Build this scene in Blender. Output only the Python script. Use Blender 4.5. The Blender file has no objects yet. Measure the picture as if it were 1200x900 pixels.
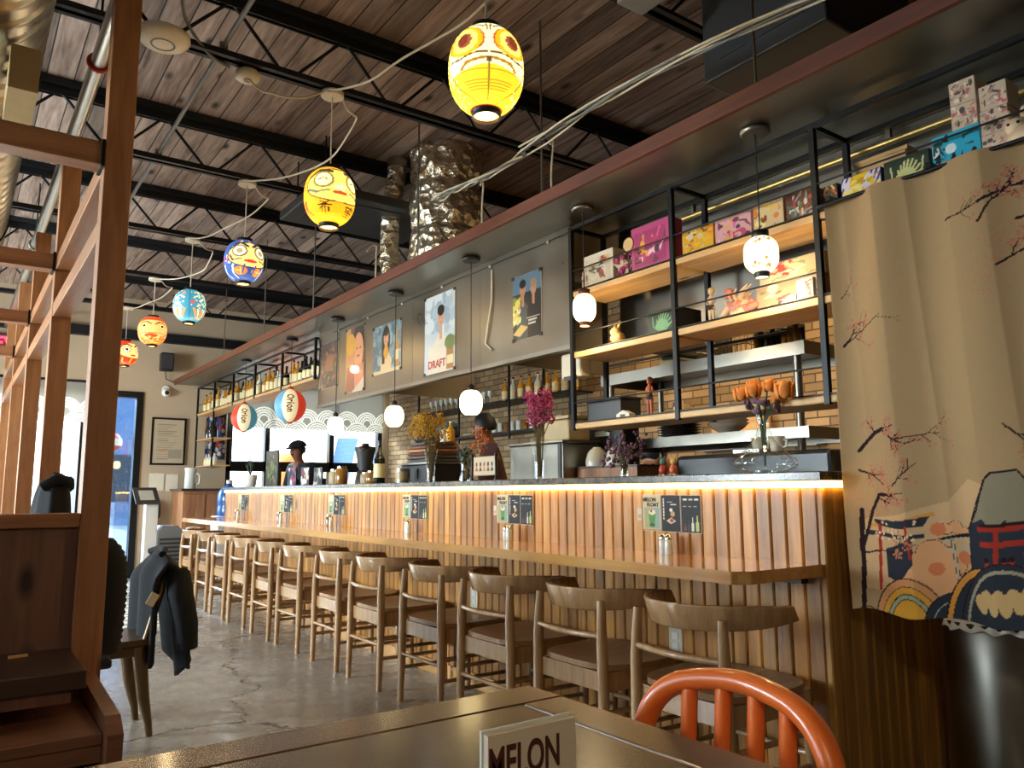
import bpy, math, random
import numpy as np
from mathutils import Vector, Matrix
random.seed(7)
S = bpy.context.scene
COL = S.collection
PI = math.pi

# ---------------------------------------------------------------- camera
EYE = 1.05; FPX = 915.0
def _n(v): return v / np.linalg.norm(v)
_vy = _n(np.array((-660., 130., FPX)))
_vx = np.array((1302., 118., FPX)); _vx = _n(_vx - _vx.dot(_vy) * _vy)
_vz = -np.cross(_vx, _vy)
if _vz[1] > 0: _vz = -_vz
_M = np.array([_vx, _vy, _vz])
cam_d = bpy.data.cameras.new('camera'); cam = bpy.data.objects.new('camera', cam_d); COL.objects.link(cam)
cam_d.sensor_fit = 'HORIZONTAL'; cam_d.sensor_width = 36.0; cam_d.lens = FPX / 1200.0 * 36.0
cam_d.clip_start = 0.05; cam_d.clip_end = 200
R_ = Matrix([[_M[i][0], -_M[i][1], -_M[i][2]] for i in range(3)])
cam.matrix_world = Matrix.Translation((0, 0, EYE)) @ R_.to_4x4()
S.camera = cam
def _ray(px, py): return _M @ np.array([px - 600., py - 450., FPX])
def onp(px, py, ax, val):                       # where the sight line through a photo pixel meets a real plane
    d = _ray(px, py); c = np.array([0, 0, EYE]); t = (val - c[ax]) / d[ax]; return c + t * d
def fx(px, py, X): return onp(px, py, 0, X)
def fy(px, py, Y): return onp(px, py, 1, Y)

# ---------------------------------------------------------------- world, sun, daylight, exposure
w = bpy.data.worlds.new('daylight'); S.world = w; w.use_nodes = True
bg = w.node_tree.nodes['Background']; bg.inputs[0].default_value = (0.80, 0.90, 1.0, 1); bg.inputs[1].default_value = 5.0
def sun(name, direction, strength, color, angle):
    l = bpy.data.lights.new(name, 'SUN'); l.energy = strength; l.color = color; l.angle = angle
    o = bpy.data.objects.new(name, l); COL.objects.link(o)
    o.rotation_euler = Vector(direction).to_track_quat('-Z', 'Y').to_euler(); o.location = (0, 14, 6); return o
sun('sun', (0.10, -1.0, -0.46), 9.0, (1.0, 0.96, 0.90), 0.02)
def area(name, loc, direction, sx, sy, power, color):
    l = bpy.data.lights.new(name, 'AREA'); l.shape = 'RECTANGLE'; l.size = sx; l.size_y = sy; l.energy = power; l.color = color
    o = bpy.data.objects.new(name, l); COL.objects.link(o); o.location = loc
    o.rotation_euler = Vector(direction).to_track_quat('-Z', 'Z').to_euler(); return o
area('daylight_left_windows', (-4.3, 6.6, 1.65), (1, -0.05, 0.0), 5.6, 1.9, 1350, (0.86, 0.93, 1.0))
area('daylight_front_left', (-1.2, 12.3, 3.3), (0, -1, -0.6), 5.4, 1.6, 1700, (0.84, 0.92, 1.0))
area('daylight_front_right', (4.2, 12.6, 3.5), (-0.05, -1, -0.6), 2.6, 1.6, 330, (0.84, 0.92, 1.0))
def point(name, loc, power, color, r=0.05):
    l = bpy.data.lights.new(name, 'POINT'); l.energy = power; l.color = color; l.shadow_soft_size = r
    o = bpy.data.objects.new(name, l); COL.objects.link(o); o.location = loc; return o
area('added_fill_light', (-0.5, -0.75, 2.42), (0.12, 0.25, -1), 0.34, 0.34, 50, (1.0, 0.82, 0.58))  # added warm fill from behind the camera, lifts bar end and curtain
area('kitchen_ceiling_lamp', (4.3, 3.4, 2.95), (0, 0, -1), 1.2, 4.0, 60, (1.0, 0.72, 0.38))
S.view_settings.view_transform = 'Standard'; S.view_settings.look = 'None'
S.view_settings.exposure = 0.75; S.view_settings.gamma = 1.0; S.view_settings.use_curve_mapping = False
LANTERN = 0.92; PENDANT = 6.0; LED = 9.0

# ---------------------------------------------------------------- mesh builder
class MB:
    def __init__(s): s.v = []; s.f = []; s.sm = []
    def add(s, V, F, sm=False):
        n = len(s.v); s.v += [tuple(map(float, p)) for p in V]; s.f += [tuple(i + n for i in f) for f in F]; s.sm += [sm] * len(F); return s
    def box(s, x0, x1, y0, y1, z0, z1, M=None):
        V = [(x, y, z) for z in (z0, z1) for y in (y0, y1) for x in (x0, x1)]
        if M is not None: V = [M @ Vector(p) for p in V]
        return s.add(V, [(0, 2, 3, 1), (4, 5, 7, 6), (0, 1, 5, 4), (2, 6, 7, 3), (0, 4, 6, 2), (1, 3, 7, 5)])
    def rbox(s, c, size, rz=0, rx=0, ry=0):
        M = Matrix.Translation(c) @ Matrix.Rotation(rz, 4, 'Z') @ Matrix.Rotation(ry, 4, 'Y') @ Matrix.Rotation(rx, 4, 'X')
        a, b, d = [k / 2 for k in size]; return s.box(-a, a, -b, b, -d, d, M)
    def tube(s, P, r, n=8, closed=False, sm=True, flat=None):
        P = [Vector(p) for p in P]; m = len(P); rr = r if hasattr(r, '__len__') else [r] * m
        T = []
        for i in range(m):
            a = P[(i - 1) % m] if (closed or i > 0) else P[0]; b = P[(i + 1) % m] if (closed or i < m - 1) else P[-1]
            t = b - a; T.append(t.normalized() if t.length > 1e-9 else Vector((0, 0, 1)))
        u = T[0].orthogonal().normalized()
        if flat: u = Vector(flat[0]); u = (u - T[0] * u.dot(T[0])).normalized()
        V = []
        for i in range(m):
            u = (u - T[i] * u.dot(T[i])); u = u.normalized() if u.length > 1e-6 else T[i].orthogonal().normalized()
            w_ = T[i].cross(u)
            k = flat[1] if flat else 1.0
            for j in range(n):
                a = 2 * PI * j / n + (PI / 4 if n == 4 else 0); V.append(P[i] + (u * math.cos(a) + w_ * math.sin(a) * k) * rr[i])
        F = []
        for i in range(m if closed else m - 1):
            for j in range(n):
                a = i * n + j; b = i * n + (j + 1) % n; c = ((i + 1) % m) * n
                F.append((a, b, c + (j + 1) % n, c + j))
        s.add(V, F, sm)
        if not closed: s.add(V[:n], [tuple(range(n - 1, -1, -1))]); s.add(V[-n:], [tuple(range(n))])
        return s
    def cyl(s, a, b, r, r2=None, n=16, sm=True): return s.tube([a, b], [r, r if r2 is None else r2], n, sm=sm)
    def lathe(s, prof, c=(0, 0, 0), n=24, sm=True, cap=True):
        V = [(c[0] + r * math.cos(2 * PI * j / n), c[1] + r * math.sin(2 * PI * j / n), c[2] + z) for r, z in prof for j in range(n)]
        F = [(i * n + j, i * n + (j + 1) % n, (i + 1) * n + (j + 1) % n, (i + 1) * n + j) for i in range(len(prof) - 1) for j in range(n)]
        s.add(V, F, sm)
        if cap:
            if prof[0][0] > 1e-4: s.add(V[:n], [tuple(range(n - 1, -1, -1))])
            if prof[-1][0] > 1e-4: s.add(V[-n:], [tuple(range(n))])
        return s
    def ell(s, c, r, n=16, m=10, M=None):
        r = r if hasattr(r, '__len__') else (r, r, r); V = []
        for i in range(m + 1):
            t = PI * i / m - PI / 2
            for j in range(n):
                p = 2 * PI * j / n; q = Vector((r[0] * math.cos(t) * math.cos(p), r[1] * math.cos(t) * math.sin(p), r[2] * math.sin(t)))
                if M is not None: q = M @ q
                V.append(Vector(c) + q)
        return s.add(V, [(i * n + j, i * n + (j + 1) % n, (i + 1) * n + (j + 1) % n, (i + 1) * n + j) for i in range(m) for j in range(n)], True)
    def prism(s, poly, ax, a, b, sm=False):        # polygon in the two other axes, pushed along axis ax from a to b
        def P(u, v, k): q = [u, v]; q.insert(ax, k); return q
        n = len(poly); V = [P(u, v, a) for u, v in poly] + [P(u, v, b) for u, v in poly]
        s.add(V, [(i, (i + 1) % n, n + (i + 1) % n, n + i) for i in range(n)], sm)
        return s.add(V, [tuple(range(n - 1, -1, -1)), tuple(range(n, 2 * n))])
    def grid(s, fn, nu, nv, sm=True):
        V = [fn(i / nu, j / nv) for j in range(nv + 1) for i in range(nu + 1)]
        return s.add(V, [(j * (nu + 1) + i, j * (nu + 1) + i + 1, (j + 1) * (nu + 1) + i + 1, (j + 1) * (nu + 1) + i) for j in range(nv) for i in range(nu)], sm)
    def build(s, name, m, parent=None, bev=0, solid=0):
        off = Vector((0, 0, 0)); p = parent
        while p: off += p.location; p = p.parent
        me = bpy.data.meshes.new(name); me.from_pydata([tuple(Vector(v) - off) for v in s.v], [], s.f); me.update()
        me.polygons.foreach_set('use_smooth', s.sm)
        o = bpy.data.objects.new(name, me); COL.objects.link(o)
        for k in (m if isinstance(m, (list, tuple)) else [m]): me.materials.append(k)
        if parent: o.parent = parent
        if solid: d = o.modifiers.new('solid', 'SOLIDIFY'); d.thickness = solid; d.offset = 0
        if bev: b = o.modifiers.new('bevel', 'BEVEL'); b.width = bev; b.segments = 2; b.limit_method = 'ANGLE'; b.harden_normals = False
        return o
def T(o, label=None, cat=None, group=None, kind=None):
    if label: o['label'] = label
    if cat: o['category'] = cat
    if group: o['group'] = group
    if kind: o['kind'] = kind
    return o
def thing(name, label, cat, loc=(0, 0, 0), group=None):
    o = bpy.data.objects.new(name, None); o.empty_display_size = 0.05; COL.objects.link(o); o.location = loc
    return T(o, label, cat, group)
def struct(name, mb, m, parent=None, **k):
    o = mb.build(name, m, parent, **k)
    if not parent: o['kind'] = 'structure'
    return o
def copy_tree(o, parent=None):
    kids = [c for c in o.children]
    c = o.copy(); COL.objects.link(c)
    if parent: c.parent = parent
    for k in kids: copy_tree(k, c)
    return c
ORD = ['first', 'second', 'third', 'fourth', 'fifth', 'sixth', 'seventh', 'eighth', 'ninth', 'tenth', 'eleventh', 'twelfth', 'thirteenth', 'fourteenth', 'fifteenth', 'sixteenth', 'seventeenth', 'eighteenth', 'nineteenth', 'twentieth']

# ---------------------------------------------------------------- materials
def lin(c): return tuple((x / 12.92 if x <= 0.04045 else ((x + 0.055) / 1.055) ** 2.4) for x in c)
def hexc(h): h = h.lstrip('#'); return lin([int(h[i:i + 2], 16) / 255 for i in (0, 2, 4)])
class G:
    def __init__(s, name):
        s.m = bpy.data.materials.new(name); s.m.use_nodes = True; s.t = s.m.node_tree; s.b = s.t.nodes['Principled BSDF']; s.out = s.t.nodes['Material Output']
    def n(s, t, props=None, **ins):
        k = s.t.nodes.new('ShaderNode' + t)
        for a, b in (props or {}).items(): setattr(k, a, b)
        for a, b in ins.items():
            a = a.replace('_', ' ') if a.replace('_', ' ') in k.inputs else a
            key = int(a[1:]) if a[0] == 'i' and a[1:].isdigit() else a
            if hasattr(b, 'links') and hasattr(b, 'is_output'): s.t.links.new(b, k.inputs[key])
            else:
                v = b
                if k.inputs[key].type == 'RGBA' and hasattr(b, '__len__') and len(b) == 3: v = (*b, 1)
                k.inputs[key].default_value = v
        return k
    def math(s, op, a, b=0.0, c=0.0): return s.n('Math', {'operation': op}, i0=a, i1=b, i2=c).outputs[0]
    def mix(s, f, a, b, mode='MIX'):
        k = s.n('Mix', {'data_type': 'RGBA', 'blend_type': mode}); 
        for i, v in ((0, f), (6, a), (7, b)):
            if hasattr(v, 'is_output'): s.t.links.new(v, k.inputs[i])
            else: k.inputs[i].default_value = (*v, 1) if hasattr(v, '__len__') and len(v) == 3 else v
        return k.outputs[2]
    def obj(s): return s.n('TexCoord').outputs['Object']
    def set(s, **k):
        for a, v in k.items():
            a = a.replace('_', ' ')
            if hasattr(v, 'is_output'): s.t.links.new(v, s.b.inputs[a])
            else: s.b.inputs[a].default_value = (*v, 1) if (hasattr(v, '__len__') and len(v) == 3 and s.b.inputs[a].type == 'RGBA') else v
        return s
    def bump(s, h, d=0.01, st=0.4):
        k = s.n('Bump', Height=h, Distance=d, Strength=st); s.t.links.new(k.outputs[0], s.b.inputs['Normal']); return s
def plain(name, c, rough=0.5, metal=0.0, var=0.12, scale=14.0, bump=0.0, emit=0.0, coat=0.0, spec=0.5, ecol=None):
    g = G(name); c = hexc(c) if isinstance(c, str) else c
    nz = g.n('TexNoise', Vector=g.obj(), Scale=scale, Detail=4.0)
    col = g.mix(nz.outputs[0], tuple(x * (1 - var) for x in c), tuple(min(1, x * (1 + var)) for x in c))
    g.set(Base_Color=col, Roughness=rough, Metallic=metal, Coat_Weight=coat, Specular_IOR_Level=spec)
    if bump: g.bump(nz.outputs[0], 0.004, bump)
    if emit: g.set(Emission_Color=hexc(ecol) if ecol else c, Emission_Strength=emit)
    return g.m
def wood(name, c1, c2, axis=2, pitch=None, rough=0.45, bmp=0.25, knot=0.0, coat=0.0, var=0.35, seam=False, k=9.0, spec=0.5):
    g = G(name); c1 = hexc(c1); c2 = hexc(c2)
    o = g.obj(); sep = g.n('SeparateXYZ', Vector=o)
    sc = [k, k, k]; sc[axis] = k / 11
    base = o
    if pitch:
        cell = g.math('FLOOR', g.math('DIVIDE', sep.outputs[pitch[0]], pitch[1]))
        rnd = g.n('TexWhiteNoise', {'noise_dimensions': '1D'}, W=cell)
        base = g.n('VectorMath', {'operation': 'ADD'}, i0=o, i1=g.n('VectorMath', {'operation': 'SCALE'}, i0=rnd.outputs['Color'], Scale=7.0).outputs[0]).outputs[0]
    mp = g.n('Mapping', Vector=base, Scale=tuple(sc))
    nz = g.n('TexNoise', Vector=mp.outputs[0], Scale=1.6, Detail=7.0, Roughness=0.62, Distortion=0.8)
    fine = g.n('TexNoise', Vector=mp.outputs[0], Scale=9.0, Detail=3.0)
    f = g.math('ADD', g.math('MULTIPLY', nz.outputs[0], 0.75), g.math('MULTIPLY', fine.outputs[0], 0.25))
    f = g.n('MapRange', Value=f, i1=0.34, i2=0.66).outputs[0]
    col = g.mix(f, c1, c2)
    if pitch:
        v = g.math('ADD', g.math('MULTIPLY', rnd.outputs['Value'], 2 * var), 1.0 - var)
        col = g.mix(1.0, col, g.n('CombineColor', i0=v, i1=v, i2=v).outputs[0], 'MULTIPLY')
    if knot:
        vs = [5.0, 5.0, 5.0]; vs[axis] = 2.2
        vo = g.n('TexVoronoi', Vector=g.n('Mapping', Vector=base, Scale=tuple(vs)).outputs[0], Scale=1.0)
        kf = g.n('MapRange', Value=vo.outputs['Distance'], i1=knot, i2=knot * 0.35).outputs[0]
        col = g.mix(kf, col, tuple(x * 0.22 for x in c1))
    if seam:
        fr = g.math('FRACT', g.math('DIVIDE', sep.outputs[pitch[0]], pitch[1]))
        e = g.math('LESS_THAN', fr, 0.05)
        col = g.mix(e, col, (0.006, 0.005, 0.004))
    g.set(Base_Color=col, Roughness=rough, Coat_Weight=coat, Coat_Roughness=0.12, Specular_IOR_Level=spec)
    g.bump(fine.outputs[0], 0.002, bmp)
    return g.m
def steel(name, c, rough=0.32, var=0.2):
    g = G(name); c = hexc(c) if isinstance(c, str) else c
    mp = g.n('Mapping', Vector=g.obj(), Scale=(1.2, 1.2, 1.2)); nz = g.n('TexNoise', Vector=mp.outputs[0], Scale=2.5, Detail=6.0)
    g.set(Base_Color=g.mix(nz.outputs[0], tuple(x * 0.85 for x in c), tuple(min(1, x * 1.12) for x in c)), Metallic=1.0,
          Roughness=g.n('MapRange', Value=nz.outputs[0], i1=0.3, i2=0.7, i3=rough * (1 - var), i4=rough * (1 + var)).outputs[0])
    return g.m
def thin_glass(name, tint=(1, 1, 1), rough=0.02, gloss=0.12):
    g = G(name); tr = g.n('BsdfTransparent', Color=tint); gl = g.n('BsdfGlossy', Color=(1, 1, 1), Roughness=rough)
    lw = g.n('LayerWeight', Blend=0.25); f = g.math('ADD', g.math('MULTIPLY', lw.outputs['Facing'], 0.55), gloss * 0.3)
    nz = g.n('TexNoise', Vector=g.obj(), Scale=6.0); f = g.math('MULTIPLY', f, g.math('ADD', nz.outputs[0], 0.5))
    mx = g.n('MixShader', i0=f, i1=tr.outputs[0], i2=gl.outputs[0]); g.t.links.new(mx.outputs[0], g.out.inputs[0]); return g.m
def painted(name, rough=0.6, emit=0.0, coat=0.0, spec=0.4):
    g = G(name); a = g.n('Attribute', {'attribute_name': 'Col'}).outputs['Color']
    nz = g.n('TexNoise', Vector=g.obj(), Scale=40.0); c = g.mix(0.12, a, nz.outputs[1], 'MULTIPLY')
    g.set(Base_Color=c, Roughness=rough, Coat_Weight=coat, Specular_IOR_Level=spec)
    if emit: g.set(Emission_Color=c, Emission_Strength=emit)
    return g.m
M = {}
M['plank'] = wood('pine_planks', '#8a5524', '#cc9345', 2, (1, 0.0635), rough=0.42, knot=0.16, var=0.28)
M['plank_end'] = wood('pine_planks_end', '#7d5420', '#bd8a3e', 2, (0, 0.0635), rough=0.45, knot=0.16, var=0.28)
M['ledge'] = wood('pine_ledge', '#b07838', '#d9a35c', 1, (0, 0.105), rough=0.16, coat=0.6, var=0.15, k=7)
M['stool'] = wood('ash_stool', '#8c6844', '#b58f64', 2, rough=0.26, k=12, coat=0.3)
M['stool_seat'] = wood('ash_seat', '#7d5836', '#a57e55', 0, rough=0.36, k=12)
M['shelf'] = wood('pine_shelf', '#b98a52', '#e0b87c', 1, rough=0.5, knot=0.10, k=7)
M['cedar'] = wood('cedar_post', '#8a5834', '#b98052', 2, rough=0.5, knot=0.14, k=9)
M['cedar_x'] = wood('cedar_crossbar', '#8a5834', '#b98052', 0, rough=0.5, k=9)
M['cedar_y'] = wood('cedar_rail', '#8a5834', '#b98052', 1, rough=0.45, k=9)
M['cedar_panel'] = wood('cedar_panel', '#5d3b2c', '#7d5442', 2, (0, 0.13), rough=0.5, knot=0.16, var=0.2)
M['bench_wood'] = wood('bench_board', '#6a4230', '#8c5d44', 0, rough=0.42, k=9)
M['dark_slab'] = wood('dark_slab', '#2e1f1a', '#4b342a', 0, rough=0.35, k=8)
M['table'] = wood('table_top', '#2f1d16', '#4e3226', 0, (1, 0.135), bmp=0.06, rough=0.27, spec=0.3, coat=0.2, var=0.15, k=8)
M['deck'] = wood('roof_deck', '#5a463c', '#b09a8a', 1, (0, 0.145), rough=0.8, knot=0.17, var=0.38, seam=True, k=6)
M['trim'] = wood('canopy_trim', '#4a2416', '#6a3520', 1, rough=0.5)
M['cabinet'] = wood('brown_cabinet', '#7a4e30', '#a87448', 2, rough=0.5)
M['black'] = plain('black_steel', '#17181a', 0.42, 0.6, 0.2)
M['joist'] = plain('joist_steel', '#16191d', 0.55, 0.3, 0.25)
M['blackp'] = plain('black_plastic', '#141416', 0.4, 0, 0.2)
M['rubber'] = plain('black_rubber', '#0c0c0d', 0.7, 0)
M['fabric_black'] = plain('black_cloth', '#0d1017', 0.9, 0, 0.3, 60, 0.4)
M['steel'] = steel('brushed_steel', '#8f8a80', 0.36)
M['panelsteel'] = steel('hood_panel_steel', '#7d786f', 0.34)
M['canopy'] = steel('canopy_steel', '#8f8a80', 0.38)
M['duct'] = steel('galvanised_duct', '#a9a49a', 0.34)
M['chrome'] = steel('chrome', '#d8d8d8', 0.1)
M['cream'] = plain('cream_plastic', '#d8cdb4', 0.45)
M['white'] = plain('white_paint', '#e4e2dc', 0.5, 0, 0.04)
M['grey'] = plain('grey_plastic', '#77797a', 0.5)
M['brass'] = plain('brass_tube', '#b79a5c', 0.35, 0.7)
M['walltan'] = plain('tan_wall_paint', '#b3a086', 0.85, 0, 0.06, 3)
M['walldark'] = plain('side_wall_paint', '#77695a', 0.9, 0, 0.08, 3)
M['granite'] = None
g = G('granite'); vo = g.n('TexVoronoi', Vector=g.obj(), Scale=70.0); nz = g.n('TexNoise', Vector=g.obj(), Scale=24.0, Detail=6.0)
c = g.mix(g.n('MapRange', Value=nz.outputs[0], i1=0.4, i2=0.62).outputs[0], hexc('#1f1813'), hexc('#5c4c38')); c = g.mix(g.math('LESS_THAN', vo.outputs['Distance'], 0.22), c, hexc('#7d6c4e'))
g.set(Base_Color=c, Roughness=0.24); M['granite'] = g.m
g = G('concrete'); o_ = g.obj(); n1 = g.n('TexNoise', Vector=o_, Scale=1.1, Detail=8.0, Roughness=0.65); n2 = g.n('TexNoise', Vector=o_, Scale=9.0, Detail=6.0)
c = g.mix(g.n('MapRange', Value=n1.outputs[0], i1=0.35, i2=0.65).outputs[0], hexc('#8a857d'), hexc('#aea79c')); c = g.mix(g.math('MULTIPLY', n2.outputs[0], 0.35), c, hexc('#4d4740'))
vo = g.n('TexVoronoi', {'feature': 'DISTANCE_TO_EDGE'}, Vector=g.n('VectorMath', {'operation': 'ADD'}, i0=o_, i1=g.n('VectorMath', {'operation': 'SCALE'}, i0=n1.outputs['Color'], Scale=0.9).outputs[0]).outputs[0], Scale=0.42)
c = g.mix(g.math('LESS_THAN', vo.outputs['Distance'], 0.004), c, hexc('#2b2722'))
g.set(Base_Color=c, Roughness=g.n('MapRange', Value=n2.outputs[0], i1=0.3, i2=0.7, i3=0.16, i4=0.38).outputs[0], Specular_IOR_Level=0.6); M['concrete'] = g.m
g = G('brick'); sep = g.n('SeparateXYZ', Vector=g.obj()); cv = g.n('CombineXYZ', i0=sep.outputs[1], i1=sep.outputs[2])
br = g.n('TexBrick', Vector=cv.outputs[0], Color1=hexc('#c9a87c'), Color2=hexc('#8f7350'), Mortar=hexc('#5b4a35'), Scale=1.0); br.inputs['Brick Width'].default_value = 0.21; br.inputs['Row Height'].default_value = 0.07; br.inputs['Mortar Size'].default_value = 0.006
nz = g.n('TexNoise', Vector=g.obj(), Scale=5.0, Detail=5.0); g.set(Base_Color=g.mix(0.5, br.outputs[0], nz.outputs[0], 'MULTIPLY'), Roughness=0.85); g.bump(br.outputs['Fac'], 0.01, -0.5); M['brick'] = g.m
M['glass'] = thin_glass('clear_glass', (0.93, 0.96, 0.95)); M['doorglass'] = thin_glass('tinted_glass', (0.50, 0.60, 0.72), gloss=0.3)
M['amber'] = plain('amber_glass', '#8a5a1e', 0.15, 0, 0.2, coat=0.5); M['bottle'] = plain('dark_bottle_glass', '#0f1512', 0.08, coat=0.6)
M['whisky'] = plain('whisky_glass', '#c8891f', 0.15, 0, 0.25, coat=0.5); M['label'] = plain('bottle_label', '#e2d3a2', 0.6); M['pale'] = plain('pale_bottle', '#cfd4cc', 0.15, 0, 0.1, coat=0.4)
g = G('sheer_cloth'); a_ = g.n('Attribute', {'attribute_name': 'Col'}).outputs['Color']; df = g.n('BsdfDiffuse', Color=a_); tl = g.n('BsdfTranslucent', Color=a_)
mx = g.n('MixShader', i0=0.10, i1=df.outputs[0], i2=tl.outputs[0]); g.t.links.new(mx.outputs[0], g.out.inputs[0]); M['sheer'] = g.m
M['paint'] = painted('painted_print'); M['paintg'] = painted('painted_gloss', 0.3, coat=0.3); M['cloth'] = painted('printed_cloth', 0.95, spec=0.15)
M['lantern'] = painted('lit_paper', 0.7, LANTERN); M['balloon'] = painted('balloon_print', 0.4, 0.35)
M['pendant'] = plain('lit_pendant_paper', '#fff0c0', 0.6, 0, 0.05, emit=PENDANT, ecol='#ffe2a0'); M['pendantp'] = painted('lit_floral_paper', 0.6, 1.1)
M['led'] = plain('led_strip', '#ffd060', 0.5, 0, 0.02, emit=LED, ecol='#ffcc66')
M['red'] = plain('red_paint', '#b3201a', 0.35, coat=0.4); M['orange'] = plain('orange_metal', '#e8702a', 0.35, 0.0, 0.14, 8, coat=0.4)
M['neon'] = plain('neon_red', '#ff3040', 0.4, 0, 0.02, emit=5.0, ecol='#ff2438'); M['blue'] = plain('blue_plastic', '#2f63a8', 0.2, 0, 0.1, coat=0.4)
M['text_brown'] = plain('brown_ink', '#4a2018', 0.7); M['text_black'] = plain('black_ink', '#121212', 0.7); M['card'] = plain('cream_card', '#cdbfa6', 0.6, 0, 0.03)
g = G('foil'); vo = g.n('TexVoronoi', Vector=g.obj(), Scale=16.0); nz = g.n('TexNoise', Vector=g.obj(), Scale=30.0, Detail=4.0); g.set(Base_Color=hexc('#cfc4ae'), Metallic=0.85, Roughness=0.22); g.bump(g.math('ADD', vo.outputs['Distance'], g.math('MULTIPLY', nz.outputs[0], 0.5)), 0.03, 0.9); M['foil'] = g.m
M['gold'] = plain('yellow_blossom', '#b98a1c', 0.8, 0, 0.4, 50); M['pink'] = plain('magenta_blossom', '#a83a6a', 0.8, 0, 0.4, 50); M['rose'] = plain('peach_rose', '#d9812e', 0.7, 0, 0.35, 30)
M['rust'] = plain('rust_blossom', '#b5561c', 0.8, 0, 0.3, 50); M['stem'] = plain('dry_stem', '#6b5a34', 0.8); M['leaf'] = plain('dark_leaf', '#31402a', 0.7); M['violet'] = plain('violet_blossom', '#6a4658', 0.8, 0, 0.4, 50)
M['skin'] = plain('skin', '#7a4a30', 0.55, 0, 0.08); M['skin2'] = plain('skin_light', '#a8714e', 0.55, 0, 0.08); M['hair'] = plain('dark_hair', '#120e0c', 0.6, 0, 0.3, 80)
M['maroon'] = plain('maroon_shirt', '#4a2a26', 0.9, 0, 0.15, 40); M['teal'] = plain('teal_cap', '#2f5f68', 0.85, 0, 0.1); M['greycloth'] = plain('grey_cloth', '#8b7c6a', 0.9, 0, 0.1); M['apron'] = plain('dark_apron', '#1d2430', 0.9)
M['ceramic'] = plain('white_ceramic', '#d9cfba', 0.25, 0, 0.05, coat=0.4); M['plate'] = plain('dark_plate', '#2a2320', 0.25, 0, 0.1, coat=0.4); M['tub'] = plain('buff_tub', '#a8946c', 0.4)
M['paper'] = plain('paper_sheet', '#d9d0bd', 0.8, 0, 0.05); M['facade'] = plain('street_facade', '#5f7690', 0.8, 0, 0.2, 1.5); M['asphalt'] = plain('asphalt', '#8e8e8c', 0.9, 0, 0.1)
M['tanbox'] = plain('tan_box', '#b59a63', 0.6); M['soil'] = plain('dark_grey_metal', '#3a3b3d', 0.5, 0.2)

# ---------------------------------------------------------------- painted canvases (surface colour per vertex)
class Paint:
    def __init__(s, W, H, nu, nv, bg):
        s.W, s.H, s.nu, s.nv = W, H, nu, nv
        s.a = np.empty((nv + 1, nu + 1, 3)); s.a[:] = lin_(bg)
        s.x, s.y = np.meshgrid(np.linspace(0, W, nu + 1), np.linspace(0, H, nv + 1))
    def put(s, m, c): s.a[m] = lin_(c); return s
    def poly(s, pts, c):
        n = len(pts); ins = np.zeros(s.x.shape, bool)
        for i in range(n):
            x1, y1 = pts[i]; x2, y2 = pts[(i + 1) % n]
            if y1 == y2: continue
            cr = ((y1 > s.y) != (y2 > s.y)) & (s.x < (x2 - x1) * (s.y - y1) / (y2 - y1) + x1); ins ^= cr
        return s.put(ins, c)
    def ell(s, cx, cy, rx, ry, c): return s.put(((s.x - cx) / rx) ** 2 + ((s.y - cy) / ry) ** 2 < 1, c)
    def rect(s, x0, x1, y0, y1, c): return s.put((s.x >= x0) & (s.x <= x1) & (s.y >= y0) & (s.y <= y1), c)
    def line(s, pts, w_, c):
        m = np.zeros(s.x.shape, bool); k = len(pts) - 1
        for i in range(k):
            (x1, y1), (x2, y2) = pts[i], pts[i + 1]; dx, dy = x2 - x1, y2 - y1; L = dx * dx + dy * dy + 1e-12
            t = np.clip(((s.x - x1) * dx + (s.y - y1) * dy) / L, 0, 1)
            ww = w_ if not hasattr(w_, '__len__') else w_[0] + (w_[1] - w_[0]) * (i + 0.5) / k
            m |= (s.x - x1 - t * dx) ** 2 + (s.y - y1 - t * dy) ** 2 < (ww / 2) ** 2
        return s.put(m, c)
    def speck(s, n, r, cols, box=None, rng=None):
        rng = rng or random; b = box or (0, s.W, 0, s.H)
        for _ in range(n):
            rr = r * rng.uniform(0.5, 1.3); s.ell(rng.uniform(b[0], b[1]), rng.uniform(b[2], b[3]), rr, rr, rng.choice(cols))
        return s
    def sheet(s, name, fn, m, parent=None, solid=0):
        mb = MB(); mb.grid(lambda u, v: fn(u, v), s.nu, s.nv)
        o = mb.build(name, m, parent, solid=solid)
        at = o.data.color_attributes.new('Col', 'FLOAT_COLOR', 'POINT')
        d = np.ones((s.a.shape[0] * s.a.shape[1], 4)); d[:, :3] = s.a.reshape(-1, 3); at.data.foreach_set('color', d.ravel()); return o
def smooth(P, n=6):
    P = [Vector(p) for p in P]; Q = [P[0] * 2 - P[1]] + P + [P[-1] * 2 - P[-2]]; o = []
    for i in range(1, len(Q) - 2):
        a, b, c, d = Q[i - 1:i + 3]
        for k in range(n): t = k / n; o.append(0.5 * (2 * b + (c - a) * t + (2 * a - 5 * b + 4 * c - d) * t * t + (3 * b - a - 3 * c + d) * t ** 3))
    return o + [P[-1]]
def lin_(c): return hexc(c) if isinstance(c, str) else c
def flat(o_, u_, v_):
    o_, u_, v_ = Vector(o_), Vector(u_), Vector(v_); return lambda u, v: o_ + u_ * u + v_ * v
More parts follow.
